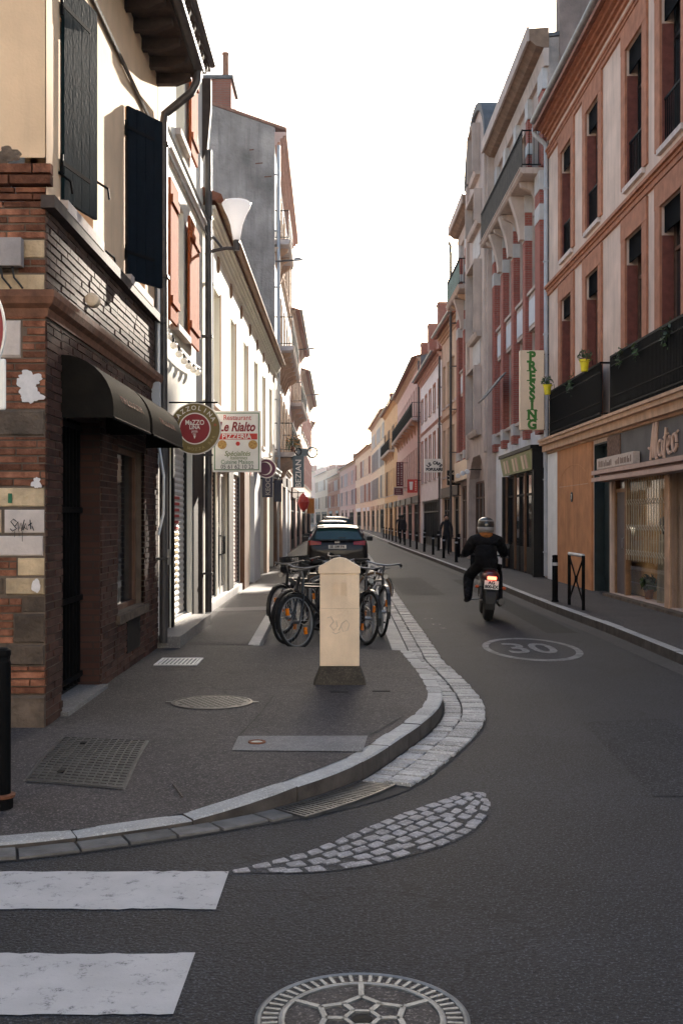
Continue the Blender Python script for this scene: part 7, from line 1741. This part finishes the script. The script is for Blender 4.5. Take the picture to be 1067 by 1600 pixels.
# ------------------------------------------------------------------ people
def skin_body(name, V, E, m, parent, sub=2):
    """one continuous body grown over a jointed skeleton; V = {key: ((x,y,z), (rx, ry))}"""
    keys = list(V); me = bpy.data.meshes.new(name); me.from_pydata([V[k][0] for k in keys], [(keys.index(a), keys.index(b)) for a, b in E], [])
    me.materials.append(M(m) if isinstance(m, str) else m); o = bpy.data.objects.new(name, me); col.objects.link(o); o.parent = parent
    s = o.modifiers.new('skin', 'SKIN'); s.use_smooth_shade = True; s.branch_smoothing = .4
    for i, k in enumerate(keys):
        v = me.skin_vertices[0].data[i]; v.radius = V[k][1]; v.use_root = (k == 'pelvis')
    b = o.modifiers.new('sub', 'SUBSURF'); b.levels = b.render_levels = sub
    return o
def limbs_hand(V, E, side, wrist, d, up):
    """palm and five curled fingers"""
    w_ = Vector(wrist); d = Vector(d).normalized(); up = Vector(up).normalized(); lat = d.cross(up).normalized()*side
    V['palm'+str(side)] = (tuple(w_+d*.055), (.032, .024)); E.append(('wr'+str(side), 'palm'+str(side)))
    for i, (off, ln) in enumerate(((.030, .07), (.011, .078), (-.009, .073), (-.028, .058))):
        a = w_+d*.085+lat*off; b = a+d*ln*.5-up*.012; c = b+d*ln*.25-up*.035
        for k, p, r_ in (('a', a, .0095), ('b', b, .0088), ('c', c, .0078)): V[f'f{side}{i}{k}'] = (tuple(p), (r_, r_))
        E += [('palm'+str(side), f'f{side}{i}a'), (f'f{side}{i}a', f'f{side}{i}b'), (f'f{side}{i}b', f'f{side}{i}c')]
    a = w_+d*.03+lat*.035; b = a+d*.04+lat*.015-up*.015
    V[f't{side}a'] = (tuple(a), (.011, .011)); V[f't{side}b'] = (tuple(b), (.009, .009)); E += [('palm'+str(side), f't{side}a'), (f't{side}a', f't{side}b')]
rider = thing('person', (0, 0, 0), 'motorcycle rider in black jacket, orange scarf and black and grey helmet', 'person')
V = {'pelvis': ((0, .22, .93), (.21, .17)), 'waist': ((0, .25, 1.06), (.215, .17)), 'chest': ((0, .32, 1.24), (.235, .175)), 'neckb': ((0, .39, 1.40), (.15, .11)), 'neck': ((0, .41, 1.46), (.06, .06)), 'head': ((0, .44, 1.55), (.085, .1)), 'top': ((0, .44, 1.62), (.06, .07))}
E = [('pelvis', 'waist'), ('waist', 'chest'), ('chest', 'neckb'), ('neckb', 'neck'), ('neck', 'head'), ('head', 'top')]
for s in (-1, 1):
    V.update({f'sh{s}': ((s*.21, .37, 1.33), (.115, .115)), f'el{s}': ((s*.325, .55, 1.1), (.088, .088)), f'wr{s}': ((s*.345, .93, 1.065), (.04, .04)), f'hip{s}': ((s*.12, .3, .90), (.12, .11)), f'kn{s}': ((s*.235, .78, .74), (.1, .1)), f'an{s}': ((s*.25, .52, .36), (.07, .07)), f'heel{s}': ((s*.255, .47, .315), (.05, .045)), f'toe{s}': ((s*.27, .70, .31), (.042, .038))})
    E += [('neckb', f'sh{s}'), (f'sh{s}', f'el{s}'), (f'el{s}', f'wr{s}'), ('pelvis', f'hip{s}'), (f'hip{s}', f'kn{s}'), (f'kn{s}', f'an{s}'), (f'an{s}', f'heel{s}'), (f'heel{s}', f'toe{s}')]
    limbs_hand(V, E, s, (s*.345, .93, 1.065), (0, 1, -.1), (0, .1, 1))
V['an-1'] = ((-.29, .3, .37), (.075, .075)); V['heel-1'] = ((-.3, .25, .315), (.05, .045)); V['toe-1'] = ((-.32, .48, .31), (.042, .038)); V['kn-1'] = ((-.27, .62, .70), (.105, .105))
skin_body('body', V, E, 'jacket', rider)
hel = MB().lathe([(.10, -.13), (.125, -.10), (.138, -.03), (.142, .03), (.132, .08), (.105, .125), (.06, .15), (.01, .157)], (0, .44, 1.565), n=24).build('helmet', 'helmet', rider, smooth=True)
MB().lathe([(.1285, -.105), (.141, -.05), (.1435, -.01)], (0, .437, 1.565), n=24).build('helmet_band', 'helmet_band', hel, smooth=True)
MB().lathe([(.133, .085), (.119, .112)], (0, .437, 1.565), n=24).build('helmet_stripe', 'helmet_band', hel, smooth=True)
MB().lathe([(.10, -.06), (.135, -.045), (.14, -.01), (.12, .03), (.095, .045)], (0, .40, 1.42), n=20).build('scarf', 'scarf', rider, smooth=True)
rider.location = (2.40, 17.95, .0); rider.rotation_euler = (0, R(1), R(-3))
def walker(label, x, y, rz, h=1.75, coat='jacket_many', face=1, phase=1, group=None):
    o = thing('person', (0, 0, 0), label, 'person', group); k = h/1.75
    V = {'pelvis': ((0, 0, .95), (.15, .11)), 'waist': ((0, .01, 1.1), (.145, .105)), 'chest': ((0, .0, 1.3), (.175, .115)), 'neckb': ((0, -.01, 1.44), (.09, .075)), 'neck': ((0, 0, 1.51), (.052, .052)), 'head': ((0, .015, 1.62), (.078, .095)), 'top': ((0, .01, 1.70), (.055, .065))}
    E = [('pelvis', 'waist'), ('waist', 'chest'), ('chest', 'neckb'), ('neckb', 'neck'), ('neck', 'head'), ('head', 'top')]
    for s in (-1, 1):
        st = s*phase*.16
        V.update({f'sh{s}': ((s*.18, -.01, 1.40), (.07, .07)), f'el{s}': ((s*.25, -.02-st*.4, 1.12), (.05, .05)), f'wr{s}': ((s*.25, .1-st*.7, .88), (.034, .034)), f'hip{s}': ((s*.09, 0, .9), (.1, .1)), f'kn{s}': ((s*.1, st*.9+.05, .5), (.065, .065)), f'an{s}': ((s*.1, st*1.6-.04, .09), (.045, .045)), f'heel{s}': ((s*.1, st*1.6-.08, .045), (.04, .035)), f'toe{s}': ((s*.115, st*1.6+.13, .035), (.035, .03))})
        E += [('neckb', f'sh{s}'), (f'sh{s}', f'el{s}'), (f'el{s}', f'wr{s}'), ('pelvis', f'hip{s}'), (f'hip{s}', f'kn{s}'), (f'kn{s}', f'an{s}'), (f'an{s}', f'heel{s}'), (f'heel{s}', f'toe{s}')]
        limbs_hand(V, E, s, (s*.25, .1-st*.7, .88), (0, .2, -1), (0, 1, .2))
    skin_body('body', V, E, coat, o, 1)
    MB().lathe([(.095, -.06), (.112, .0), (.105, .06), (.07, .1), (.01, .115)], (0, -.012, 1.66), n=14).build('hair', 'near_black', o, smooth=True)
    f = MB().lathe([(.02, -.11), (.06, -.09), (.082, -.03), (.086, .03), (.06, .08)], (0, .035, 1.62), n=14).build('face', 'skin', o, smooth=True)
    nz = MB().add([(-.014, .118, 1.60), (.014, .118, 1.60), (0, .138, 1.595), (0, .12, 1.64)], [(0, 1, 2), (0, 2, 3), (2, 1, 3)]).build('nose', 'skin', f)
    o.location = (x, y, PZ); o.rotation_euler = (0, 0, rz); o.scale = (k, k, k); return o
walker('pedestrian in dark clothes walking among the far bollards on the right', 3.95, 70.5, 0, 1.78)
walker('dark-clothed pedestrian close to the red hanging signs', 4.3, 80, 0, 1.8)
walker('pedestrian in dark jacket standing past the cafe front beside the bollards', 4.55, 47.0, R(180), 1.72, phase=.25)

finish_texts()

# ------------------------------------------------------------------ haze
hz = MB().box(-740, 740, -75, 2360, -1.2, 118).build('haze', 'asphalt'); hz['kind'] = 'stuff'; hz['label'] = 'thin pale haze filling the street and the distance'; hz['category'] = 'haze'
hm_ = bpy.data.materials.new('haze'); hm_.use_nodes = True; hn_ = hm_.node_tree; hn_.nodes.remove(hn_.nodes['Principled BSDF'])
pvn = hn_.nodes.new('ShaderNodeVolumePrincipled'); pvn.inputs['Color'].default_value = (.90, .93, 1., 1); pvn.inputs['Density'].default_value = .00032; pvn.inputs['Anisotropy'].default_value = .45
hn_.links.new(pvn.outputs[0], hn_.nodes['Material Output'].inputs['Volume'])
hz.data.materials.clear(); hz.data.materials.append(hm_);
